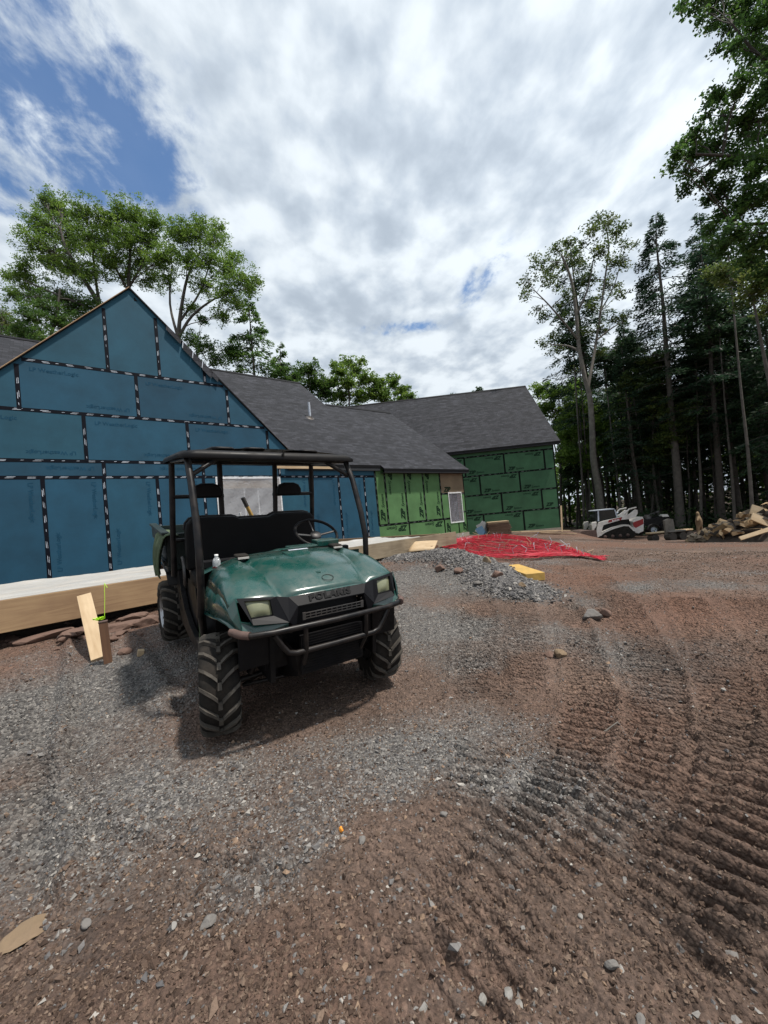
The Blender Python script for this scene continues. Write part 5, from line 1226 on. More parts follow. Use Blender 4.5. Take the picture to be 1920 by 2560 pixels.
x, y = pxr(854, 2078, .01); rock('orange_fragment', 'bright orange fragment lying on the grey stones', (.022, .016, .016), (x, y), 250, pmat('orange_bit', (.75, .28, .03), .6), sink=.1)['category'] = 'fragment'
# twig on the tracks
x, y = pxr(1540, 1820, .02); tw = MB()
P = [pxr(*q, .03) for q in [(1482, 1821), (1510, 1818), (1545, 1815), (1575, 1825), (1595, 1820)]]; tw.tube([(p[0], p[1], gh(*p) + .012) for p in P], [.004, .006, .005, .004, .002], 5)
P = [pxr(*q, .03) for q in [(1565, 1822), (1580, 1845), (1600, 1862)]]; tw.tube([(p[0], p[1], gh(*p) + .012) for p in P], [.004, .003, .002], 5)
tag(tw.build('twig', M_['bark_grey']), 'forked pale twig lying across the crawler tracks', 'twig')

# ---- red tubing heap
def red_heap():
    rg = random.Random(9); L0, R0 = np.array(pxr(1093, 1374, .38)), np.array(pxr(1500, 1377, .12))
    root = empty('tubing_heap', 'flattened heap of bright red plastic tubing tied with pale ties on the dirt', 'tubing', (L0[0], L0[1], 0))
    top = [np.array(pxr(*q, .30)) for q in [(1093, 1373), (1161, 1351), (1251, 1347), (1372, 1356), (1430, 1366), (1505, 1377)]]
    bot = [np.array(pxr(*q, .24)) for q in [(1093, 1375), (1150, 1390), (1206, 1401), (1312, 1397), (1420, 1383), (1505, 1379)]]
    st, sb = smooth_path(top, 10), smooth_path(bot, 10); n = len(st); m = MB()
    for k in range(104):
        t = k / 103; t = t if k % 5 else rg.choice([0, .02, .05, .97, 1, t]); pts = []; ph = rg.uniform(0, 6); a0 = rg.randrange(0, 6) if .1 < t < .9 else 0; a1 = n - rg.randrange(0, 8) if .1 < t < .9 else n
        lift = rg.uniform(.01, .09)
        for i in range(a0, a1, 2):
            s = i / (n - 1); p = st[i] * (1 - t) + sb[i] * t; env = math.sin(math.pi * min(1, max(0, s)))
            p = p + np.array([rg.gauss(0, .03), rg.gauss(0, .05)]); z = base_h(np.array([p[0]]), np.array([p[1]]))[0] + .03 + (lift * env + .03 * math.sin(s * 17 + ph) * env) * (.6 + .6 * (1 - t)) + .03 * env
            pts.append((p[0] - L0[0], p[1] - L0[1], z))
        if len(pts) > 2: m.tube(pts, .0065, 4, caps=False)
    for k in range(34):      # cross wires
        s = rg.uniform(.04, .96); i = int(s * (n - 1)); env = math.sin(math.pi * s); t0 = rg.uniform(0, .6); t1 = min(1, t0 + rg.uniform(.2, .7)); pts = []
        for q in range(5):
            t = t0 + (t1 - t0) * q / 4; p = st[i] * (1 - t) + sb[i] * t + np.array([.25 * q * .3, 0]); z = base_h(np.array([p[0]]), np.array([p[1]]))[0] + .04 + rg.uniform(.02, .10) * env; pts.append((p[0] - L0[0], p[1] - L0[1], z))
        m.tube(pts, .006, 5, caps=False)
    m.build('tubing', M_['red_tube'], root, recalc=False)
    for k in range(46):
        s = rg.uniform(.08, .97); i = int(s * (n - 1)); t = rg.random(); p = st[i] * (1 - t) + sb[i] * t; z = base_h(np.array([p[0]]), np.array([p[1]]))[0] + .06 + .05 * math.sin(math.pi * s)
        q = MB(); a = (p[0] - L0[0], p[1] - L0[1], z); q.tube([a, (a[0] + rg.uniform(-.06, .06), a[1], z + rg.uniform(.06, .16)), (a[0] + rg.uniform(-.16, .16), a[1] + rg.uniform(-.1, .1), z + rg.uniform(.08, .26))], .006, 4)
        q.build('tie', M_['tape_print'] if k % 3 else M_['pine'], root, recalc=False)
red_heap()
# yellow beam, cardboard-like scrap, board pile
p0 = on_z(1275, 1412, .24); p1 = on_z(1350, 1440, .20); a_ = np.array(p0); b_2 = np.array(p1)
plank('beam_offcut', 'yellow laminated beam offcut lying between the gravel ridge and the red tubing', 'beam', tuple(on_z(1276, 1412, .29)), tuple(on_z(1338, 1433, .27)), .30, .12, M_['osb_yellow'])
sc1 = MB(); rows_ = [[(x, y, .10 * math.sin(2.4 * (x + .2)) * (1 if y < .2 else .8) + .02 * y) for x in np.linspace(-.32, .32, 9)] for y in np.linspace(0, .42, 5)]; sc1.grid(rows_)
x, y = pxr(1052, 1386, .42); o = sc1.build('wood_scrap', M_['pine'], solid=.012); o.location = (x, y, gh(x, y) + .06); o.rotation_euler = (.5, .15, -.35); tag(o, 'curled tan scrap of sheet wood leaning on the weathered form board', 'scrap')
x, y = pxr(1088, 1384, .40); m = MB(); m.box((0, 0, .12), (.22, .05, .34)); o = m.build('form_stake', M_['stake_wood'], bevel=.004); o.location = (x, y, gh(x, y) - .04); o.rotation_euler = (0, 0, WY); tag(o, 'dark brown short stake block holding the weathered form board', 'stake')

# ---- stacks by the wing wall
def wing_pt(u, b): p = wp(u, b, 0); return hw(p[0], p[1], 0)[:2]
sx_, sy_ = at(1247, 1338, 22.2)[:2]; zs = gh(sx_, sy_)
WE = math.atan2(HD[1], HD[0]) + EA
M_['brown_board'] = wood_mat('brown_board', (.20, .12, .075), (.12, .07, .045), 0, scale=3)
M_['pallet'] = wood_mat('pallet_wood', (.17, .11, .07), (.10, .065, .045), 0, scale=3)
rg = random.Random(11)
pal = empty('pallet', 'low wooden pallet under the stack of brown bundles', 'pallet', (sx_, sy_, zs), (0, 0, WE))
for k in range(3): m = MB(); m.box((0, -.4 + .4 * k, .06), (1.22, .09, .10)); m.build('stringer', M_['pallet'], pal)
m = MB()
for k in range(6): m.box((-.53 + .21 * k, 0, .125), (.16, .95, .022))
m.build('deck_boards', M_['pallet'], pal)
for k in range(6):
    m = MB(); w = 1.16 + rg.uniform(-.06, .05); h = .098
    for q in range(5): m.box((rg.uniform(-.02, .02), 0, -.04 + q * .02), (w + rg.uniform(-.05, .05), .80 + rg.uniform(-.04, .04), .017))
    mt = M_['pine'] if k == 5 else M_['brown_board']
    o = m.build('shake_bundle', mt); o.location = (sx_ + rg.uniform(-.03, .03), sy_, zs + .19 + k * .103); o.rotation_euler = (0, 0, WE + rg.uniform(-.04, .04))
    tag(o, ['brown bundle at the bottom of the stack by the green wing', 'second brown bundle from the bottom of the stack', 'third brown bundle from the bottom of the stack', 'third brown bundle from the top of the stack', 'brown bundle just under the pale top one', 'pale tan bundle lying on top of the stack'][k], 'bundle', 'bundles stacked on the pallet')
def sheet(px, py, dist, w, h, rx, rz_, mat, name, label):
    x, y = at(px, py, dist)[:2]; m = MB(); m.box((0, 0, h / 2), (w, .015, h)); o = m.build(name, mat); o.location = (x, y, gh(x, y) + .02); o.rotation_euler = (rx[0], rx[1], rz_); return tag(o, label, 'sheet')
M_['grey_sheet'] = pmat('grey_sheet', (.17, .175, .18), .6, var=.2)
sheet(1200, 1336, 22.6, .75, .80, (-.35, .75), WE, M_['grey_sheet'], 'grey_sheet', 'grey sheet leaning tilted on its corner left of the brown bundles')
sheet(1216, 1334, 22.3, .55, .75, (-.30, -.35), WE, M_['grey_sheet'], 'grey_sheet', 'grey sheet leaning against the side of the brown bundles')
sheet(1208, 1338, 22.0, .42, .50, (-.35, -.4), WE, pmat('blue_sheet', (.04, .10, .17), .6), 'blue_offcut', 'small blue offcut leaning in front of the grey sheets')
for k, (a, b, w, lb) in enumerate([((1272, 1330), (1425, 1333), .22, 'longest pale board lying on the ground along the green wing'), ((1300, 1325), (1392, 1327), .2, 'shorter pale board lying nearest the green wing'), ((1350, 1333), (1440, 1341), .2, 'pale board end stretching towards the track loader'), ((1280, 1337), (1400, 1337), .25, 'dark damp board under the pale boards')]):
    d = 22.8 - .25 * k; p, q = at(*a, d), at(*b, d + .3); z1, z2 = gh(*p[:2]), gh(*q[:2])
    plank('loose_board', lb, 'board', (p[0], p[1], z1 + .16 - .035 * k), (q[0], q[1], z2 + .18 - .04 * k), w, .035, M_['brown_board'] if k == 3 else M_['pine'], group='boards on the ground by the wing')
m = MB(); x, y = at(1405, 1328, 23.6)[:2]; m.box((0, 0, .75), (.09, .04, 1.6)); o = m.build('leaning_stud', M_['pine']); o.location = (x, y, gh(x, y)); o.rotation_euler = (-.12, .1, WE); tag(o, 'upright pale stud leaning at the right corner of the green wing', 'stud')

# ================================================================== TRACK LOADER
def skid():
    dist = 27.0; x0, y0 = at(1529, 1344, dist)[:2]; z = gh(x0, y0); K = .0039 * dist / 27
    root = empty('track_loader', 'white and red compact track loader with dark cab parked by the woods', 'loader', (x0, y0, z), (0, 0, -.12)); root_yaw = root
    X = lambda zx: (zx - 620) * K; Z = lambda zy: (738 - zy) * K
    def pz(m, pts, ya, yb): return m.prism([(X(a), Z(b)) for a, b in pts], ya, yb, axis=1)
    wm, dk = M_['white_metal'], M_['black_plastic']
    for side, (ya, yb) in (('n', (-.85, -.50)), ('f', (.50, .85))):
        m = MB(); pz(m, [(345, 700), (350, 655), (400, 615), (560, 555), (740, 520), (830, 525), (895, 600), (915, 690), (900, 725), (860, 738), (400, 738), (360, 730)], ya, yb)
        tr_ = m.build('track', M_['rubber'], root, bevel=.03)
        m = MB(); pz(m, [(350, 640), (420, 600), (560, 548), (740, 512), (820, 518), (890, 590), (905, 640), (880, 630), (815, 545), (735, 535), (570, 570), (430, 620), (365, 665)], ya - .03, yb + .02)
        m.build('track_frame', wm, root)
        for k in range(4): c = (430 + k * 120, 690); m = MB(); m.lathe([(.0, ya - .012), (.11, ya - .012), (.11, ya + .01)], 16, Matrix.Translation((X(c[0]), 0, Z(c[1]))), axis=1); m.build('roller', M_['rust'], tr_)
        m = MB(); pz(m, [(318, 505), (345, 440), (420, 420), (720, 375), (840, 345), (905, 300), (940, 275), (975, 290), (970, 350), (935, 395), (840, 425), (700, 430), (420, 490), (395, 545), (365, 660), (300, 690), (285, 640)], ya - .06, ya + .05)
        arm = m.build('lift_arm', wm, root, bevel=.01)
        m = MB(); pz(m, [(490, 455), (510, 415), (725, 382), (700, 430)], ya - .066, ya - .05); dec = m.build('red_decal', M_['red_paint'], arm)
        if side == 'n':
            t_ = text_mesh('Bobcat', .17, 0, .004); ms = MB(); sa = -math.atan2(-35, 230)
            ca, s_a = math.cos(.14), math.sin(.14)
            ms.add([(X(560) + (a * ca - b * s_a) * .95, ya - .070, Z(447) + a * s_a + b * ca) for a, b in t_[0]], t_[1]); ms.build('lettering', M_['white_plastic'], dec, recalc=False)
        m = MB(); m.tube([(X(780), ya + .1, Z(350)), (X(860), ya + .1, Z(262)), (X(975), ya + .1, Z(245))], .05, 6); m.build('upper_link', wm, root)
    m = MB(); pz(m, [(350, 640), (345, 440), (700, 430), (880, 430), (900, 620), (600, 560)], -.48, .48); m.build('chassis', dk, root, bevel=.02)
    m = MB(); pz(m, [(890, 470), (930, 450), (1000, 400), (1060, 410), (1070, 450), (1050, 650), (960, 682), (915, 660), (900, 590)], -.80, .80); tg = m.build('engine_cover', wm, root, bevel=.03)
    m = MB(); pz(m, [(892, 490), (1060, 440), (1055, 530), (930, 585), (900, 560)], -.807, -.79); m.build('red_panel', M_['red_paint'], tg)
    m = MB(); pz(m, [(335, 430), (345, 250), (400, 242), (670, 245), (690, 260), (705, 400), (420, 425)], -.46, .46); cb = m.build('cab', M_['glass_dark'], root, bevel=.02)
    m = MB(); pz(m, [(330, 244), (338, 232), (650, 228), (672, 246)], -.5, .5)
    for y in (-.47, .43):
        pz(m, [(388, 248), (412, 248), (400, 425), (376, 428)], y, y + .04); pz(m, [(660, 248), (680, 255), (700, 400), (685, 402)], y, y + .04)
    m.build('cab_frame', M_['tape_print'], cb)
    m = MB(); m.tube([(X(690), -.3, Z(330)), (X(735), -.3, Z(305))], .05, 6); m.build('work_light', M_['tape_print'], cb)
    for yy in (-.8, .55): m = MB(); pz(m, [(242, 600), (240, 470), (262, 430), (325, 425), (318, 500), (270, 560)], yy, yy + .25); m.build('front_upright', wm, root, bevel=.02)
    m = MB(); out = [(290, 560), (60, 560), (0, 610), (40, 680), (60, 725), (300, 725), (300, 700), (90, 705), (60, 650), (110, 590), (290, 590)]
    pz(m, out, -.95, .95); pz(m, [(290, 560), (60, 560), (0, 610), (40, 680), (60, 725), (300, 725)], -.97, -.951); pz(m, [(290, 560), (60, 560), (0, 610), (40, 680), (60, 725), (300, 725)], .951, .97); m.build('bucket', M_['rust'], root)
skid()
def black_machine():
    dist = 27.6; x0, y0 = at(1632, 1337, dist)[:2]; z = gh(x0, y0); K = .0040
    root = empty('towed_machine', 'black machine with a grey domed tank and two grey rimmed wheels behind the track loader', 'machine', (x0, y0, z), (0, 0, -.1))
    X = lambda zx: (zx - 1330) * K; Z = lambda zy: (690 - zy) * K
    def pz(m, pts, ya, yb): return m.prism([(X(a), Z(b)) for a, b in pts], ya, yb, axis=1)
    m = MB(); pz(m, [(1070, 660), (1070, 380), (1140, 372), (1200, 420), (1560, 380), (1580, 520), (1560, 610), (1150, 640)], -.5, .5); m.build('body', M_['black_plastic'], root, bevel=.03)
    m = MB(); m.lathe([(.0, .28), (.10, .27), (.20, .2), (.26, .08), (.28, -.05), (.28, -.35)], 18, Matrix.Translation((X(1250), -.1, Z(410))), axis=2); m.build('tank', M_['steel'], root)
    m = MB(); m.tube([(X(1180), -.2, Z(405)), (X(1290), -.2, Z(340)), (X(1420), -.2, Z(320)), (X(1425), -.2, Z(370))], .03, 6); m.box((X(1405), -.2, Z(310)), (.16, .2, .10)); m.build('hose', M_['steel'], root)
    m = MB(); pz(m, [(1430, 380), (1460, 358), (1530, 362), (1550, 405), (1450, 400)], -.52, -.2); m.build('white_cover', M_['white_metal'], root)
    for zx in (1268, 1470):
        m = MB(); m.lathe([(.20, -.13), (.30, -.13), (.335, -.06), (.335, .06), (.30, .13), (.20, .13)], 24, Matrix.Translation((X(zx), -.55, Z(600))), axis=1); ty = m.build('tyre', M_['rubber'], root)
        m = MB(); m.lathe([(.20, -.12), (.17, -.06), (.05, -.04), (.05, -.10), (0, -.10)], 20, Matrix.Translation((X(zx), -.55, Z(600))), axis=1); m.build('rim', M_['tape_print'] if zx < 1400 else M_['steel'], ty)
        m = MB(); pts = [(X(zx) + .40 * math.cos(a), -.55, Z(600) + .40 * math.sin(a)) for a in [math.radians(q) for q in range(10, 180, 14)]]; m.grid([[(p[0], p[1] - .16, p[2]) for p in pts], [(p[0], p[1] + .16, p[2]) for p in pts]]); m.build('mudguard', M_['steel'] if zx < 1400 else M_['black_plastic'], root, solid=.02)
black_machine()
# ---- rustic benches
def bench(px, py, dist, w, label, back):
    x, y = at(px, py, dist)[:2]; z = gh(x, y); r = empty('log_bench', label, 'bench', (x, y, z), (0, 0, .05))
    m = MB(); m.rbox((0, 0, .46), (w, .42, .09), .06, axis=0); m.build('seat', M_['pine'] if not back else M_['bark_grey'], r)
    for s in (-1, 1): m = MB(); m.tube([(s * w * .32, -.2, .20), (s * w * .32, .2, .20)], .20, 12); m.build('log_leg', M_['bark'], r)
    if back: m = MB(); m.prism([(-w * .55, .30), (-w * .6, 1.05), (-w * .3, 1.12), (-w * .05, 1.08), (.0, .46)], -.02, .10, axis=1); m.build('backrest', M_['bark_grey'], r)
bench(1655, 1348, 21.5, 1.5, 'low pale slab bench on log legs, left of the backed one', False)
bench(1706, 1348, 21.6, 1.0, 'low slab bench top on log legs, behind the backed one', False)
bench(1690, 1352, 20.4, .85, 'grey rustic log seat with a broad plank backrest', True)
# ---- carved bear
def bear():
    dist = 23.0; x, y = at(1750, 1332, dist)[:2]; z = gh(x, y)
    pts = [(0, 0, .62), (0, 0, .80), (0, 0, .98), (0, 0, 1.10), (0, .0, 1.24), (-.13, -.03, 1.25),   # pelvis belly chest neck head muzzle
           (-.13, -.02, .42), (-.15, -.02, .20), (-.19, -.03, .06), (.14, .02, .42), (.17, .02, .20), (.14, -.02, .06),
           (-.16, -.10, .95), (-.27, -.16, .82), (-.33, -.20, .88), (.15, .08, .95), (.0, .2, .80), (-.02, .05, 1.33), (.06, .02, 1.33)]
    ed = [(0, 1), (1, 2), (2, 3), (3, 4), (4, 5), (0, 6), (6, 7), (7, 8), (0, 9), (9, 10), (10, 11), (2, 12), (12, 13), (13, 14), (2, 15), (15, 16), (4, 17), (4, 18)]
    rad = [.15, .17, .145, .07, .115, .055, .085, .07, .075, .085, .07, .075, .06, .05, .045, .06, .05, .035, .035]
    me = bpy.data.meshes.new('carved_bear'); me.from_pydata(pts, ed, []); o = bpy.data.objects.new('carved_bear', me); link(o); me.materials.append(M_['carved'])
    md = o.modifiers.new('skin', 'SKIN'); md.use_smooth_shade = True
    for v, r in zip(me.skin_vertices[0].data, rad): v.radius = (r, r)
    me.skin_vertices[0].data[0].use_root = True
    o.modifiers.new('sub', 'SUBSURF').levels = 1; o.modifiers['sub'].render_levels = 1
    o.location = (x, y, z); o.rotation_euler = (0, 0, .2); tag(o, 'carved wooden bear standing upright at the edge of the woods', 'sculpture')
M_['carved'] = pmat('carved_wood', (.20, .135, .075), .8, var=.35, vscale=6, dirt=(.06, .04, .025), dirt_amt=.6)
bear()
# ---- firewood heap
M_['split_face'] = wood_mat('split_face', (.46, .32, .175), (.30, .19, .10), 0, scale=5)
M_['split_face_grey'] = wood_mat('split_face_grey', (.26, .21, .15), (.16, .12, .08), 0, scale=5)
M_['split_bark'] = pmat('split_bark', (.045, .034, .026), .95, var=.4, vscale=8, bump=.6, bscale=20)
def split_mesh(seed):
    rg = random.Random(seed); L_ = rg.uniform(.38, .50); r = rg.uniform(.10, .15); m = MB(); ang = rg.uniform(70, 130); n = 5; rings = []
    for x in (-L_ / 2, -L_ * .1, L_ / 2):
        ring = [(x, rg.uniform(-.012, .012), rg.uniform(-.012, .012))]
        for k in range(n): a = math.radians(-ang / 2 + ang * k / (n - 1)); ring.append((x, r * math.cos(a) * rg.uniform(.92, 1.06), r * math.sin(a) * rg.uniform(.92, 1.06)))
        rings.append(ring)
    vs = [p for q in rings for p in q]; c = n + 1
    vs = [(x, y - r * .5, z) for x, y, z in vs]
    m.add(vs, [list(range(c))[::-1], [2 * c + i for i in range(c)]])
    for j in range(2):
        for i in range(c):
            m.mi = 1 if 1 <= i < n else 0; m.add([vs[j * c + i], vs[j * c + (i + 1) % c], vs[(j + 1) * c + (i + 1) % c], vs[(j + 1) * c + i]], [(0, 1, 2, 3)])
    fm = M_['split_face_grey'] if seed % 4 == 0 else M_['split_face']
    return m.build('split_log', [fm, M_['split_bark']], recalc=False)
protos = [split_mesh(s) for s in range(1, 9)]
def heap_h(x, y):
    # long heap that climbs towards the right, out of the picture
    a, b = np.array([13.15, 17.0]), np.array([15.6, 13.2]); d = b - a; L_ = np.hypot(*d); t = ((x - a[0]) * d[0] + (y - a[1]) * d[1]) / L_ ** 2; q = abs((x - a[0]) * d[1] - (y - a[1]) * d[0]) / L_
    H = 1.32 * min(1, max(0, t / .55)) ** .8 if t < .55 else 1.32; H *= 1 if t < 1.2 else max(0, 1 - (t - 1.2) / .3)
    return max(0, H * (1 - (q / 1.75) ** 2)) if 0 < t < 1.5 else 0
core = MB(); rows_ = []
for v in np.linspace(-1.8, 1.8, 26):
    rows_.append([])
    for t in np.linspace(0, 1.5, 34):
        a, d = np.array([13.15, 17.0]), np.array([2.45, -3.8]); n_ = np.array([d[1], -d[0]]) / np.hypot(*d); p = a + d * t + n_ * v; rows_[-1].append((p[0], p[1], gh(*p) - .02 + max(0, heap_h(*p) - .12)))
core.grid(rows_); o = core.build('bark_debris', M_['split_bark']); tag(o, 'dark bark and chips packed inside the firewood heap', None, kind='stuff')
rg = random.Random(21); cnt = 0; used = set()
lab = 'split firewood log lying in the big heap at the right edge'
while cnt < 285:
    t = rg.uniform(.0, 1.25); v = rg.uniform(-1.7, 1.5); a, d = np.array([13.15, 17.0]), np.array([2.45, -3.8]); n_ = np.array([d[1], -d[0]]) / np.hypot(*d); p = a + d * t + n_ * v
    hh = heap_h(*p)
    k = rg.randrange(8); o = protos[k] if k not in used else protos[k].copy()
    if k in used: COL.objects.link(o)
    used.add(k)
    o.location = (p[0], p[1], gh(*p) + hh + rg.uniform(-.05, .06) + .04); o.rotation_euler = (rg.uniform(0, 6.28), rg.uniform(-.6, .6), rg.uniform(0, 6.28)); s = rg.uniform(.8, 1.25); o.scale = (s, s, s)
    part_ = 'left' if t < .28 else ('middle' if t < .62 else 'right'); lev = 'foot' if hh < .45 else ('face' if hh < 1.1 else 'crest')
    tag(o, 'split log on the %s of the firewood heap, in its %s part' % (lev, part_), 'firewood', 'split logs on the %s of the firewood heap, %s part' % (lev, part_)); cnt += 1
for k, (a, b, w, lb) in enumerate([((1716, 1352, 16.3), (1760, 1338, 16.3), .14, 'thin pale offcut at the left foot of the firewood heap'), ((1850, 1346, 14.2), (1925, 1322, 14.0), .14, 'long pale board leaning on the front right of the firewood heap'), ((1878, 1272, 14.8), (1925, 1288, 14.6), .42, 'wide pale slab offcut on the top right of the firewood heap'), ((1880, 1290, 14.4), (1935, 1312, 14.2), .30, 'second pale slab below the topmost one on the firewood heap'), ((1745, 1336, 16.0), (1765, 1322, 15.9), .12, 'short pale stick poking from the left of the firewood heap')]):
    plank('slab_offcut', lb, 'offcut', at(*a), at(*b), w, .06, M_['pine'], up=(-.3, -.8, .5))
x, y = at(1817, 1354, 15.4)[:2]; m = MB(); m.tube([(0, 0, -.05), (.01, 0, .38)], .12, 12); o = m.build('upright_log', M_['bark_grey']); o.location = (x, y, gh(x, y)); tag(o, 'grey log standing on end in front of the firewood heap', 'log')

# ================================================================== TREES
def leaf_mat(name, cols, trans=.5): return tone_mat(name, cols, .55, .35, trans)
M_['leaf_bright'] = leaf_mat('leaf_bright', [(0.0622, 0.1166, 0.0222), (0.1036, 0.1846, 0.0333), (0.1555, 0.2525, 0.0407), (0.2176, 0.3108, 0.0555)])
M_['leaf_mid'] = leaf_mat('leaf_mid', [(0.0360, 0.0810, 0.0216), (0.0612, 0.1260, 0.0288), (0.0900, 0.1710, 0.0360), (0.1350, 0.2070, 0.0450)])
M_['leaf_olive'] = leaf_mat('leaf_olive', [(0.0374, 0.0646, 0.0204), (0.0646, 0.1020, 0.0272), (0.0935, 0.1360, 0.0340), (0.1360, 0.1615, 0.0374)])
M_['leaf_dark'] = leaf_mat('leaf_dark', [(0.0190, 0.0414, 0.0176), (0.0304, 0.0621, 0.0250), (0.0455, 0.0862, 0.0323), (0.0683, 0.1069, 0.0352)], .5)
M_['needle'] = leaf_mat('needle', [(0.0140, 0.0348, 0.0199), (0.0245, 0.0538, 0.0284), (0.0385, 0.0760, 0.0368), (0.0560, 0.0950, 0.0397)], .5)
M_['bark_mid'] = pmat('bark_mid', (.085, .075, .064), .9, var=.35, vscale=4, bump=.8, bscale=12)

def leaf_quads(C, l, w, rg, up=.5, droop=None, out=None):
    """one folded rhombus per leaf"""
    n = len(C); a = rg.normal(0, 1, (n, 3)); a[:, 2] *= .55
    if droop is not None: a = droop + rg.normal(0, .35, (n, 3))
    a /= np.linalg.norm(a, axis=1, keepdims=True); nrm = rg.normal(0, 1, (n, 3)); nrm[:, 2] = np.abs(nrm[:, 2]) + up
    b = np.cross(nrm, a); b /= np.linalg.norm(b, axis=1, keepdims=True) + 1e-9
    l = l * rg.uniform(.6, 1.3, (n, 1)); w = w * rg.uniform(.6, 1.3, (n, 1))
    V = np.stack([C - a * l * .5, C + b * w * .5 + a * l * .05, C + a * l * .5, C - b * w * .5 + a * l * .05], 1)
    return V
class Leaves:
    def __init__(s): s.V = []; s.T = []
    def add(s, V, tone): s.V.append(V); s.T.append(np.clip(tone, 0, 1))
    def build(s, name, mat, parent):
        V = np.concatenate(s.V); n = len(V); F = np.arange(n * 4).reshape(n, 4)
        return fast_mesh(name, V.reshape(-1, 3), F, mat, parent, attrs={'tone': ('FACE', np.concatenate(s.T))})
def bez(p, q, sag, rg, n=6, j=.06):
    p, q = np.array(p, float), np.array(q, float); L_ = np.linalg.norm(q - p); m = (p + q) / 2 + np.array([rg.normal(0, j), rg.normal(0, j), 0]) * L_ + np.array([0, 0, sag * L_])
    t = np.linspace(0, 1, n)[:, None]; P = (1 - t) ** 2 * p + 2 * t * (1 - t) * m + t * t * q
    P[1:-1] += rg.normal(0, .012 * L_, (n - 2, 3)); return P
def blob_tree(name, label, cat, trunk, blobs, leafm, barkm, r0=.2, leaf=.155, dens=1.1, seed=1, depth_spread=.9, limbs=None, group=None, per=25, shell=.35, clump=.37, tone_bias=0.0, rfac=1.0):
    """trunk: world points bottom to top; blobs: (centre, radius) foliage masses; every mass hangs on limbs that leave the trunk"""
    rg = np.random.default_rng(seed); base = np.array(trunk[0], float); root = empty(name, label, cat, tuple(base), group=group)
    tr = MB(); T = np.array(smooth_path([np.array(p, float) - base for p in trunk], 5)); n = len(T); rad = [r0 * (1 - .72 * (i / (n - 1)) ** .8) for i in range(n)]; rad[0] *= 1.25
    tr.tube([tuple(p) for p in T], rad, 10)
    spine = [(T[i], rad[i]) for i in range(n)]
    for L_ in (limbs or []):
        P = np.array(smooth_path([np.array(p, float) - base for p in L_], 4)); k = len(P); d0 = np.argmin([np.linalg.norm(P[0] - q[0]) for q in spine]); ra = spine[d0][1] * .72; rr = [ra * (1 - .7 * i / (k - 1)) for i in range(k)]
        tr.tube([tuple(p) for p in P], rr, 8); spine += [(P[i], rr[i]) for i in range(k)]
    SP = np.array([s[0] for s in spine]); SR = np.array([s[1] for s in spine])
    lv = Leaves()
    for c, r in blobs:
        c = np.array(c, float) - base
        d = np.linalg.norm(SP - c, axis=1) + np.maximum(0, SP[:, 2] - c[2] + r * .2) * 3; k = int(np.argmin(d)); ra = min(SR[k] * .6, .02 + .022 * r)
        P = bez(SP[k], c, .05, rg, 7, .05); tr.tube([tuple(p) for p in P], [ra * (1 - .65 * i / 6) for i in range(7)], 6)
        nc = max(4, int(7.5 * dens * (r / clump) ** 1.8)); u = rg.normal(0, 1, (nc, 3)); u /= np.linalg.norm(u, axis=1, keepdims=True); rr = r * rg.uniform(shell, 1.22, (nc, 1)) * rfac; cc = c + u * rr * np.array([1, depth_spread, .85])
        inner = rg.random(nc) < .3; cc[inner] = c + (cc[inner] - c) * .5
        for q in cc:
            if rg.random() < .6: P2 = bez(P[rg.integers(3, 7)], q, .03, rg, 4, .08); tr.tube([tuple(p) for p in P2], [ra * .35, ra * .25, ra * .18, .006], 4, caps=False)
        nl = int(per); C = np.repeat(cc, nl, 0) + rg.normal(0, clump * .42, (nc * nl, 3)) * np.array([1, 1, .62])
        tone = np.repeat(rg.uniform(.15, .85, nc), nl) + rg.normal(0, .14, nc * nl) + tone_bias
        lv.add(leaf_quads(C, leaf, leaf * .62, rg), tone)
    tr.build('trunk', barkm, root, recalc=False); lv.build('crown', leafm, root)
    return root
def B(lst, dist, jit, seed):
    rg = np.random.default_rng(seed); out = []
    for px, py, rp in lst:
        d = dist + rg.uniform(-jit, jit); out.append((at(px, py, d), rp / 1000 * d * 1.14))
    return out
def gz(p): p = np.array(p, float); p[2] = gh(p[0], p[1]) - .1; return p

# --- big oaks behind the house
def T3(pts, d): return [gz(at(*pts[0], d))] + [at(x, y, d) for x, y in pts[1:]]
D1 = 34.0
blob_tree('oak_tree', 'leftmost tall oak behind the blue gable, leaning up to the left', 'tree', T3([(330, 1250), (290, 900), (250, 770), (205, 690), (165, 620), (150, 570)], D1),
    B([(110, 565, 45), (150, 530, 45), (95, 610, 40), (180, 600, 52), (210, 540, 45), (235, 610, 45), (130, 650, 45), (60, 690, 32), (25, 690, 22), (30, 735, 26), (80, 730, 34), (180, 670, 42), (225, 680, 36), (115, 505, 26), (60, 660, 22)], D1, 2.5, 1), M_['leaf_bright'], M_['bark_mid'], .30, seed=1, limbs=[[at(290, 900, D1), at(250, 760, D1 + 1), at(235, 660, D1 + 1), at(230, 560, D1 + 1)], [at(250, 780, D1), at(150, 740, D1 - 1), at(60, 700, D1 - 1)]])
blob_tree('oak_tree', 'middle oak rising straight behind the blue gable peak', 'tree', T3([(350, 1250), (335, 850), (322, 715), (325, 640), (330, 560)], D1 + 1),
    B([(300, 535, 40), (345, 545, 42), (275, 580, 38), (320, 600, 48), (370, 600, 40), (345, 650, 42), (275, 650, 40), (400, 650, 36), (385, 560, 28), (310, 690, 26), (375, 700, 30), (255, 545, 24)], D1 + 1, 2.2, 2), M_['leaf_bright'], M_['bark_mid'], .26, seed=2, limbs=[[at(322, 730, D1 + 1), at(285, 660, D1 + 1), at(270, 600, D1)], [at(322, 720, D1 + 1), at(360, 650, D1 + 1.5), at(375, 590, D1 + 2)]])
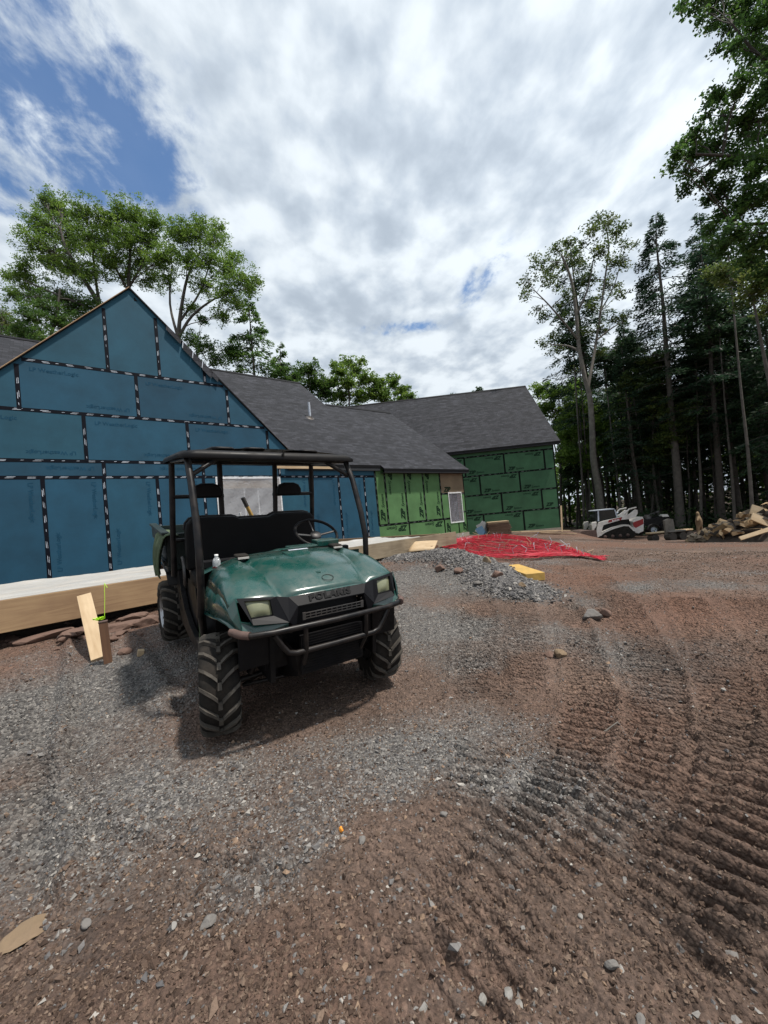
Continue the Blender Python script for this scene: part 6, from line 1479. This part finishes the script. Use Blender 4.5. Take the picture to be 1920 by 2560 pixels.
blob_tree('oak_tree', 'wide spreading oak right of the blue gable peak', 'tree', T3([(470, 1250), (450, 900), (447, 830), (455, 760), (470, 690), (500, 630)], D1 - 1),
    B([(450, 590, 36), (490, 585, 42), (535, 600, 38), (425, 640, 34), (470, 650, 36), (520, 655, 40), (570, 670, 40), (605, 700, 36), (625, 725, 24), (560, 730, 40), (510, 715, 32), (595, 760, 26), (550, 790, 26), (480, 770, 22), (440, 580, 22), (545, 570, 22), (500, 560, 20), (420, 700, 26), (580, 640, 20), (640, 700, 14)], D1 - 1, 2.2, 3), M_['leaf_bright'], M_['bark_mid'], .26, seed=3,
    limbs=[[at(449, 840, D1 - 1), at(480, 790, D1 - 1), at(540, 745, D1 - 1.5), at(600, 725, D1 - 2)], [at(447, 850, D1 - 1), at(425, 760, D1), at(430, 660, D1)], [at(452, 800, D1 - 1), at(500, 730, D1), at(530, 640, D1)]], per=22)
blob_tree('bushy_tree', 'low tree behind the left slope of the blue gable', 'tree', T3([(120, 1250), (125, 900), (140, 800), (150, 720)], 32),
    B([(150, 745, 40), (110, 770, 40), (190, 770, 38), (70, 790, 36), (150, 810, 45), (60, 840, 40), (200, 820, 34), (110, 850, 40), (230, 760, 26)], 32, 2, 4), M_['leaf_mid'], M_['bark_mid'], .2, seed=4, per=28)
blob_tree('bushy_tree', 'yellow green bushy tree at the left edge behind the roof', 'tree', T3([(0, 1250), (0, 900), (10, 800)], 36),
    B([(0, 790, 32), (35, 825, 34), (-30, 820, 34), (10, 860, 36), (70, 860, 26), (-40, 870, 30)], 36, 1.5, 5), M_['leaf_olive'], M_['bark_mid'], .2, seed=5, tone_bias=.2, per=30)
blob_tree('bushy_tree', 'small leafy tree behind the main roof, right of the spreading oak', 'tree', T3([(520, 1250), (500, 980), (490, 870)], 33),
    B([(480, 850, 26), (510, 870, 30), (540, 900, 28), (465, 890, 24), (580, 880, 26), (505, 800, 16)], 33, 1.5, 6), M_['leaf_mid'], M_['bark_mid'], .15, seed=6, per=24)
# --- airy pine right of them
def conifer(name, label, base, top, r_low, z_start, seed, mat, n_br=70, droop=.12, group=None, leaf=(.34, .085), per=26, bare=.15, lean_top=None, bark=None, r0=None, gap=.25, irregular=.35):
    rg = np.random.default_rng(seed); base = np.array(base, float); top = np.array(top, float) - base; H = top[2]; root = empty(name, label, 'tree', tuple(base), group=group)
    tr = MB(); n = 12; side = rg.normal(0, .10, (n + 1, 2)).cumsum(0) * .35; side -= np.linspace(0, 1, n + 1)[:, None] * side[-1]
    T = np.array([[top[0] * (i / n) + side[i, 0], top[1] * (i / n) + side[i, 1], H * i / n] for i in range(n + 1)]); r0 = r0 or H * .0115; rad = [r0 * (1 - .93 * (i / n)) + .01 for i in range(n + 1)]; rad[0] *= 1.2
    tr.tube([tuple(p) for p in T], rad, 9); lv = Leaves()
    for k in range(n_br):
        t = z_start + (1 - z_start) * ((k + rg.random()) / n_br) ** .9; z = H * t; c = np.array([np.interp(t, np.linspace(0, 1, n + 1), T[:, 0]), np.interp(t, np.linspace(0, 1, n + 1), T[:, 1]), z]); prof = min(1, (1 - t) / (1 - z_start) * 1.35 + .06) ** .8
        if t < z_start + .12: prof *= rg.uniform(.3, 1)
        L_ = r_low * prof * rg.uniform(1 - irregular, 1 + irregular * .4); a = rg.uniform(0, 2 * np.pi); d = np.array([math.cos(a), math.sin(a), 0]); s = np.linspace(0, 1, 6)[:, None]
        P = c + d * L_ * s + np.array([0, 0, 1]) * (L_ * (.22 * s - (droop + .22) * s ** 2)); tr.tube([tuple(p) for p in P], [.012 + .022 * L_ / 3 * (1 - q) for q in np.linspace(0, 1, 6)], 4, caps=False)
        m = int(per * L_ * 2.2) + 8; s2 = rg.uniform(gap, 1.04, m) ** .75; pp = c + d * (L_ * s2)[:, None]; pp[:, 2] += L_ * (.22 * s2 - (droop + .22) * s2 ** 2); perp = np.array([-d[1], d[0], 0]); spread = L_ * .30 * (1.15 - s2) + .12
        off = rg.normal(0, 1, m) * spread; pp += perp * off[:, None]; pp[:, 2] += rg.normal(-.06, .10, m) - np.abs(off) * .18
        dr = d * .8 + perp * np.sign(off)[:, None] * .7 + np.array([0, 0, -.22]); lv.add(leaf_quads(pp, leaf[0], leaf[1], rg, up=1.2, droop=dr), rg.uniform(.1, .8) + rg.normal(0, .15, m))
    nb = int(bare * 40)
    for k in range(nb):
        t = rg.uniform(.08, z_start + .05); a = rg.uniform(0, 6.28); L_ = rg.uniform(.4, 1.6); c = np.array([np.interp(t, np.linspace(0, 1, n + 1), T[:, 0]), np.interp(t, np.linspace(0, 1, n + 1), T[:, 1]), H * t]); tr.tube([tuple(c), tuple(c + np.array([math.cos(a) * L_, math.sin(a) * L_, -L_ * .15]))], [.018, .006], 4, caps=False)
    tr.build('trunk', bark or M_['bark'], root, recalc=False); lv.build('crown', mat, root); return root
b_ = gz(at(650, 1250, 36)); conifer('pine_tree', 'thin airy pine behind the main roof, right of the oaks', b_, at(622, 742, 36), 3.6, .42, 7, M_['leaf_mid'], n_br=75, leaf=(.30, .12), per=30, irregular=.45)
b_ = gz(at(700, 1250, 38)); conifer('pine_tree', 'lower pine filling in behind the ridge right of the airy one', b_, at(700, 860, 38), 3.0, .4, 8, M_['leaf_mid'], n_br=55, leaf=(.30, .12), per=28)
# --- light green trees over the lower roof
blob_tree('round_tree', 'light green tree just right of the pines over the roof', 'tree', T3([(760, 1250), (770, 1050), (775, 960)], 40), B([(735, 945, 24), (770, 925, 26), (790, 960, 30), (750, 980, 28), (815, 985, 26), (700, 930, 20), (720, 975, 24)], 40, 2, 9), M_['leaf_mid'], M_['bark_mid'], .18, seed=9, per=24, leaf=.22, dens=1.25)
blob_tree('round_tree', 'tallest light green tree over the low roof, with open top sprigs', 'tree', T3([(880, 1250), (875, 1050), (870, 940)], 42), B([(870, 905, 18), (850, 930, 22), (890, 925, 22), (830, 955, 24), (870, 960, 26), (915, 950, 24), (850, 990, 26), (900, 990, 26), (835, 915, 13), (905, 900, 10)], 42, 2, 10), M_['leaf_bright'], M_['bark_mid'], .18, seed=10, per=22, leaf=.22, dens=1.25)
blob_tree('round_tree', 'rounded light green tree where the low roof meets the wing', 'tree', T3([(980, 1250), (975, 1080), (970, 1000)], 43), B([(945, 960, 22), (980, 955, 20), (1005, 975, 20), (1025, 992, 14), (960, 990, 24), (1000, 1005, 20), (930, 985, 20)], 43, 2, 11), M_['leaf_bright'], M_['bark_mid'], .18, seed=11, per=26, leaf=.22, dens=1.25)
blob_tree('round_tree', 'dark tree tip showing over the wing ridge', 'tree', T3([(1200, 1250), (1200, 1060), (1200, 985)], 46), B([(1198, 975, 9), (1188, 990, 10), (1212, 990, 10), (1200, 1010, 12)], 46, 1, 12), M_['leaf_dark'], M_['bark_mid'], .12, seed=12, per=20, leaf=.22, dens=1.25)
blob_tree('round_tree', 'tiny tree tip showing left along the wing ridge', 'tree', T3([(1135, 1250), (1135, 1060), (1133, 995)], 46), B([(1133, 990, 7), (1125, 1000, 7), (1142, 1000, 7)], 46, 1, 13), M_['leaf_dark'], M_['bark_mid'], .1, seed=13, per=16, leaf=.22, dens=1.25)
# --- right of the wing
blob_tree('round_tree', 'bright green tree beside the end of the wing roof', 'tree', T3([(1400, 1300), (1402, 1150), (1405, 1050)], 40), B([(1350, 975, 22), (1385, 985, 26), (1420, 975, 24), (1450, 960, 22), (1370, 1020, 28), (1410, 1025, 28), (1445, 1010, 26), (1395, 1065, 26), (1435, 1060, 26), (1465, 1040, 24), (1415, 1100, 26), (1455, 1090, 24)], 40, 2.5, 14), M_['leaf_bright'], M_['bark'], .17, seed=14, per=24, leaf=.22, dens=1.25)
blob_tree('round_tree', 'darker leafy tree low between the wing and the tall forked tree', 'tree', T3([(1440, 1310), (1445, 1200), (1450, 1130)], 38), B([(1430, 1140, 24), (1460, 1130, 26), (1420, 1180, 22), (1455, 1180, 24), (1470, 1085, 22), (1425, 1215, 18)], 38, 2, 15), M_['leaf_dark'], M_['bark'], .12, seed=15, per=24, leaf=.22, dens=1.25)
DT = 31.5
def A(x, y, o=0): return at(x, y, DT + o)
blob_tree('tall_forked_tree', 'tall grey barked forked tree with sparse leaves behind the track loader', 'tree', [gz(A(1506, 1330)), A(1497, 1230), A(1484, 1150), A(1480, 1060), A(1474, 990), A(1462, 945), A(1448, 870), A(1440, 780), A(1428, 700), A(1405, 640)],
    B([(1322, 705, 22), (1345, 655, 24), (1312, 735, 14), (1372, 700, 26), (1392, 625, 24), (1420, 605, 18), (1388, 665, 24), (1432, 655, 26), (1484, 575, 26), (1512, 558, 24), (1545, 580, 26), (1565, 610, 18), (1498, 630, 28), (1538, 655, 26), (1468, 700, 24), (1520, 715, 26), (1480, 765, 20), (1548, 735, 20), (1572, 785, 20), (1535, 800, 20), (1402, 770, 20), (1362, 790, 18), (1362, 858, 16), (1388, 838, 14), (1418, 735, 18), (1468, 825, 14), (1345, 775, 13), (1428, 930, 8), (1505, 880, 14), (1498, 545, 14), (1530, 545, 12), (1400, 870, 12), (1500, 820, 14), (1560, 660, 16), (1450, 610, 16), (1375, 880, 10)], DT, 2.2, 16), M_['leaf_olive'], M_['bark_grey'], .30, leaf=.19, dens=.85, seed=16, per=15, shell=.35, clump=.40,
    limbs=[[A(1470, 970), A(1486, 880, .5), A(1500, 790, .8), A(1512, 700, 1), A(1522, 620, 1), A(1515, 570, 1)], [A(1446, 850), A(1405, 800, -.6), A(1370, 760, -1), A(1335, 725, -1.2)], [A(1452, 880), A(1420, 865, .6), A(1375, 862, 1)], [A(1492, 850, .5), A(1530, 820, .2), A(1568, 800, 0)], [A(1500, 780, .8), A(1535, 715, 1.4), A(1555, 640, 1.6)], [A(1440, 790), A(1470, 720, -.8), A(1485, 640, -1)]])
b_ = gz(at(1703, 1330, 29)); conifer('hemlock_tree', 'tall hemlock with a bare grey lower trunk, right of the forked tree', b_, at(1640, 536, 29), 3.3, .40, 20, M_['needle'], n_br=125, r0=.30, bark=M_['bark_mid'], droop=.18, per=26, leaf=(.28, .085), bare=.6)
# woods: a few models, many trees
PRO = []
for k, (H, rl, zs, nb) in enumerate([(21, 3.4, .30, 95), (18, 3.1, .22, 85), (24, 3.8, .36, 100), (16, 3.2, .12, 85)]):
    PRO.append(('hemlock_tree', conifer('hemlock_tree', 'x', (0, 0, 0), (.4 * (-1) ** k, .3, H), rl, zs, 30 + k, M_['needle'], n_br=nb, per=15, leaf=(.36, .10), bare=.7)))
def generic_dec(seed, H, mat):
    rg = np.random.default_rng(seed); bl = []
    for k in range(15):
        t = rg.uniform(.42, 1); a = rg.uniform(0, 6.28); r = 2.6 * math.sin(math.pi * (t - .3) / .85) * rg.uniform(.3, 1); bl.append(((math.cos(a) * r, math.sin(a) * r, H * t), rg.uniform(.8, 1.35)))
    return blob_tree('forest_tree', 'x', 'tree', [(0, 0, 0), (.1, .1, H * .4), (rg.normal(0, .4), rg.normal(0, .4), H * .9)], bl, mat, M_['bark_mid'], H * .010, leaf=.22, seed=seed, per=22)
PRO.append(('forest_tree', generic_dec(50, 17, M_['leaf_mid']))); PRO.append(('forest_tree', generic_dec(51, 14, M_['leaf_olive'])))
PRO.append(('forest_tree', generic_dec(52, 15, M_['leaf_bright'])))
for _, p in PRO:          # prototypes become the first tree of their kind
    p['used'] = 0
def stand(kind, x, y, s, rz, label, group):
    p = PRO[kind][1]
    if not p['used']: o = p; p['used'] = 1
    else: o = copy_tree(p)
    o.location = (x, y, gh(x, y) - .15); o.rotation_euler = (0, 0, rz); o.scale = (s, s, s * 1.0)
    u = x / y; dep = 'front' if y < 33 else ('middle' if y < 42 else 'deep'); where = 'behind the forked tree and loader' if u < .66 else ('behind the benches and carved bear' if u < .84 else ('behind the firewood heap' if u < .98 else 'beyond the right end of the firewood heap'))
    kind_ = 'dark hemlock' if kind < 4 else ('thin leafy tree' if kind < 6 else 'bright green leafy tree')
    tag(o, '%s in the %s row, %s' % (kind_, dep, where), 'tree', '%ss in the %s row, %s' % (kind_, dep, where)); return o
rg = random.Random(14); placed = []
def ok(x, y, d): return all((x - a) ** 2 + (y - b) ** 2 > d * d for a, b in placed)
n_ = 0; tries = 0
while n_ < 60 and tries < 4000:
    tries += 1; u = rg.uniform(.50, 1.55); y = rg.uniform(24, 52); x = u * y
    if y < 33 - .0 * x and x < 21: continue
    if math.hypot(x - 21, y - 22) < 5: continue
    if not ok(x, y, 2.3): continue
    if x < 19 and y < 42: continue
    placed.append((x, y)); k = rg.choice([0, 0, 1, 1, 2, 3, 3, 4, 5] if y > 34 else [0, 1, 1, 3, 0, 2, 5]); s = rg.uniform(.75, 1.1); n_ += 1
    near = y < 33
    stand(k, x, y, s, rg.uniform(0, 6.28), 'dark hemlock in the dense woods at the right' if k < 4 else 'thin leafy tree in the dense woods at the right', 'hemlocks in the woods' if k < 4 else 'leafy trees in the woods')
for x, y, k, s in [(18.2, 36, 6, .85), (20.4, 38.5, 6, .95), (22.5, 36.5, 6, 1.0), (25.5, 38, 6, 1.05), (29.5, 37, 6, 1.1), (33.5, 36, 6, 1.15), (31, 31, 6, 1.0), (19.5, 30.5, 1, .8), (23, 27.5, 0, .95), (26, 26, 1, .9), (24.5, 23.5, 3, .9), (27.5, 21.5, 0, .9), (29, 24, 2, .8), (22, 32, 3, .85), (25, 30, 0, 1), (28, 29, 1, 1)]:
    placed.append((x, y)); stand(k, x, y, s, rg.uniform(0, 6.28), 'dark hemlock in the dense woods at the right', 'hemlocks in the woods')
# bare slim trunks that stand out against the shade
for (px, p2, d, r, lb) in [(1555, (1532, 1110), 33, .13, 'slim pale trunk just right of the forked tree base'), (1622, (1640, 1130), 31, .10, 'slim leaning trunk left of the hemlock, crossing a second one'), (1640, (1600, 1090), 31.5, .11, 'slim trunk crossing behind the leaning one left of the hemlock'), (1752, (1745, 1080), 28, .13, 'straight slim trunk behind the carved bear'), (1838, (1815, 1040), 26, .11, 'slim trunk behind the middle of the firewood heap'),
        (1460, (1445, 1060), 34, .13, 'slim trunk near the corner of the green wing'), (1478, (1462, 1090), 35, .10, 'second slim trunk near the corner of the green wing'), (1884, (1850, 950), 23, .12, 'slim trunk over the right end of the firewood heap'), (1722, (1718, 1120), 30, .09, 'thin trunk just right of the hemlock'), (1790, (1775, 1080), 30, .09, 'thin leaning trunk between the bear and the heap')]:
    b0_ = gz(at(px, 1325, d)); t_ = at(*p2, d + .3); dr = (t_ - b0_); top = b0_ + dr * 1.9
    blob_tree('slim_tree', lb, 'tree', [b0_, b0_ + dr * .5 + np.array([.08, 0, 0]), t_, top], [(top + np.array([0, 0, .3]), 1.1), (top + np.array([.8, .3, -.9]), .9), (top + np.array([-.8, .2, -1.3]), .9)], M_['leaf_dark'], M_['bark_grey'] if 'pale' in lb else M_['bark_mid'], r, seed=int(px), per=18, leaf=.2)
# leaning pale trunk and yellow green sprays at the right edge
blob_tree('slim_tree', 'pale trunk leaning out at the right edge of the woods below the yellow green sprays', 'tree', [gz(at(2010, 1300, 19)), at(1945, 1050, 19), at(1912, 900, 19), at(1895, 810, 19), at(1880, 740, 19)],
    B([(1890, 720, 40), (1850, 690, 34), (1810, 680, 26), (1900, 670, 36), (1940, 700, 40), (1780, 690, 18), (1860, 745, 26), (1930, 770, 30)], 19, 1.6, 61), M_['leaf_olive'], M_['bark_mid'], .13, seed=61, per=26, leaf=.17, tone_bias=.15)
# big overhanging tree at the right
DR = 13.5
blob_tree('overhanging_tree', 'large dark leafed tree overhanging from the right edge of the picture', 'tree', [gz(at(2260, 1330, DR)), at(2240, 900, DR), at(2200, 600, DR), at(2160, 350, DR), at(2100, 100, DR), at(2060, -120, DR)],
    B([(1745, 0, 34), (1790, -15, 44), (1850, 20, 50), (1905, 60, 52), (1820, 60, 26), (1780, 55, 18), (1760, 30, 14), (1880, 130, 40), (1935, 150, 46), (1835, 115, 22), (1795, 120, 10), (1860, 190, 24), (1915, 220, 40), (1890, 270, 34), (1840, 240, 26), (1800, 235, 22), (1775, 250, 20), (1860, 310, 40), (1910, 330, 44), (1765, 290, 12), (1800, 300, 26), (1740, 330, 24), (1710, 355, 18), (1685, 385, 20), (1690, 425, 16), (1730, 390, 30), (1780, 370, 36), (1830, 400, 44), (1890, 420, 50), (1720, 440, 20), (1712, 475, 16), (1760, 450, 30), (1810, 480, 36), (1870, 510, 46), (1920, 480, 40), (1770, 500, 20), (1800, 545, 28), (1775, 580, 18), (1850, 580, 40), (1910, 600, 46), (1810, 620, 26), (1780, 610, 14), (1870, 650, 32), (1930, 680, 40), (1700, 10, 16), (1980, 100, 70), (1990, 300, 70), (1990, 500, 70), (2010, 660, 60), (2060, 200, 70), (2070, 420, 70), (2080, 0, 80), (1980, -80, 80)], DR, 1.5, 62), M_['leaf_mid'], M_['bark'], .24, leaf=.125, dens=.85, seed=62, per=30, clump=.26, shell=.3,
    limbs=[[at(2180, 480, DR), at(2050, 420, DR), at(1920, 395, DR - .3), at(1830, 390, DR - .5), at(1740, 385, DR - .6)], [at(2200, 600, DR), at(2050, 560, DR + .5), at(1920, 560, DR + .4), at(1830, 560, DR + .2)], [at(2150, 300, DR), at(2020, 200, DR), at(1900, 140, DR - .4), at(1830, 60, DR - .5)], [at(2170, 380, DR), at(2020, 330, DR + .3), at(1900, 300, DR + .3), at(1810, 290, DR)]], tone_bias=-.15)
# far wood that reads as one mass
def far_wood():
    rg = np.random.default_rng(70); n = 4200; a = np.radians(rg.uniform(-50, 68, n)); r = rg.uniform(52, 66, n); cx_ = r * np.sin(a); cy_ = r * np.cos(a); h = (7 + 6 * vnoise(a * 9, r * 0, 3)) * np.where(np.degrees(a) > 24, 1.15, .95); z = rg.uniform(0, 1, n) ** .8 * h - 1.5
    nl = 16; C = np.repeat(np.stack([cx_, cy_, z], 1), nl, 0) + rg.normal(0, .75, (n * nl, 3)); V = leaf_quads(C, .62, .40, rg)
    o = fast_mesh('far_woods', V.reshape(-1, 3), np.arange(n * nl * 4).reshape(-1, 4), M_['leaf_bright'], attrs={'tone': ('FACE', np.clip(np.repeat(rg.uniform(0, .8, n), nl) + rg.normal(0, .1, n * nl), 0, 1))})
    tag(o, 'distant leafy woods closing the view behind the nearer trees', None, kind='stuff')
    rg = random.Random(71); m = MB()
    for k in range(150):
        a = math.radians(rg.uniform(-48, 66)); r = rg.uniform(46, 60); x, y = r * math.sin(a), r * math.cos(a); z = -1.6; m.tube([(x, y, z), (x + rg.uniform(-.4, .4), y, z + 6), (x + rg.uniform(-.8, .8), y, z + 12)], [rg.uniform(.12, .22), .12, .05], 6, caps=False)
    tag(m.build('far_trunks', M_['bark'], recalc=False), 'far off tree trunks deep in the woods', None, kind='stuff')
far_wood()
def undergrowth():
    rg = np.random.default_rng(80); n = 1700; u = rg.uniform(.50, 1.5, n); y = rg.uniform(27, 46, n); x = u * y; z = terrain(x, y) + rg.uniform(.05, 1.5, n) * (rg.random(n) < .5) + .1; nl = 14
    C = np.repeat(np.stack([x, y, z], 1), nl, 0) + rg.normal(0, .4, (n * nl, 3)) * np.array([1, 1, .4]); V = leaf_quads(C, .22, .13, rg)
    tag(fast_mesh('undergrowth', V.reshape(-1, 3), np.arange(n * nl * 4).reshape(-1, 4), M_['leaf_dark'], attrs={'tone': ('FACE', np.repeat(rg.uniform(0, 1, n), nl))}), 'low leafy growth on the floor of the woods', None, kind='stuff')
    # grass strip behind the loader
    n = 16000; k = at(1445, 1320, 28.5); x = k[0] + rg.uniform(-2.6, 2.2, n); y = k[1] + rg.uniform(-1.2, 5, n); z = terrain(x, y); C = np.stack([x, y, z + .16], 1); dr = np.tile([0, 0, 1.0], (n, 1))
    tag(fast_mesh('grass', leaf_quads(C, .36, .03, rg, droop=dr).reshape(-1, 3), np.arange(n * 4).reshape(-1, 4), leaf_mat('grass', [(.05, .11, .02), (.08, .17, .03)]), attrs={'tone': ('FACE', rg.random(n))}), 'bright green grass strip between the wing and the woods', None, kind='stuff')
undergrowth()
for o in bpy.data.objects:
    if 'used' in o: del o['used']
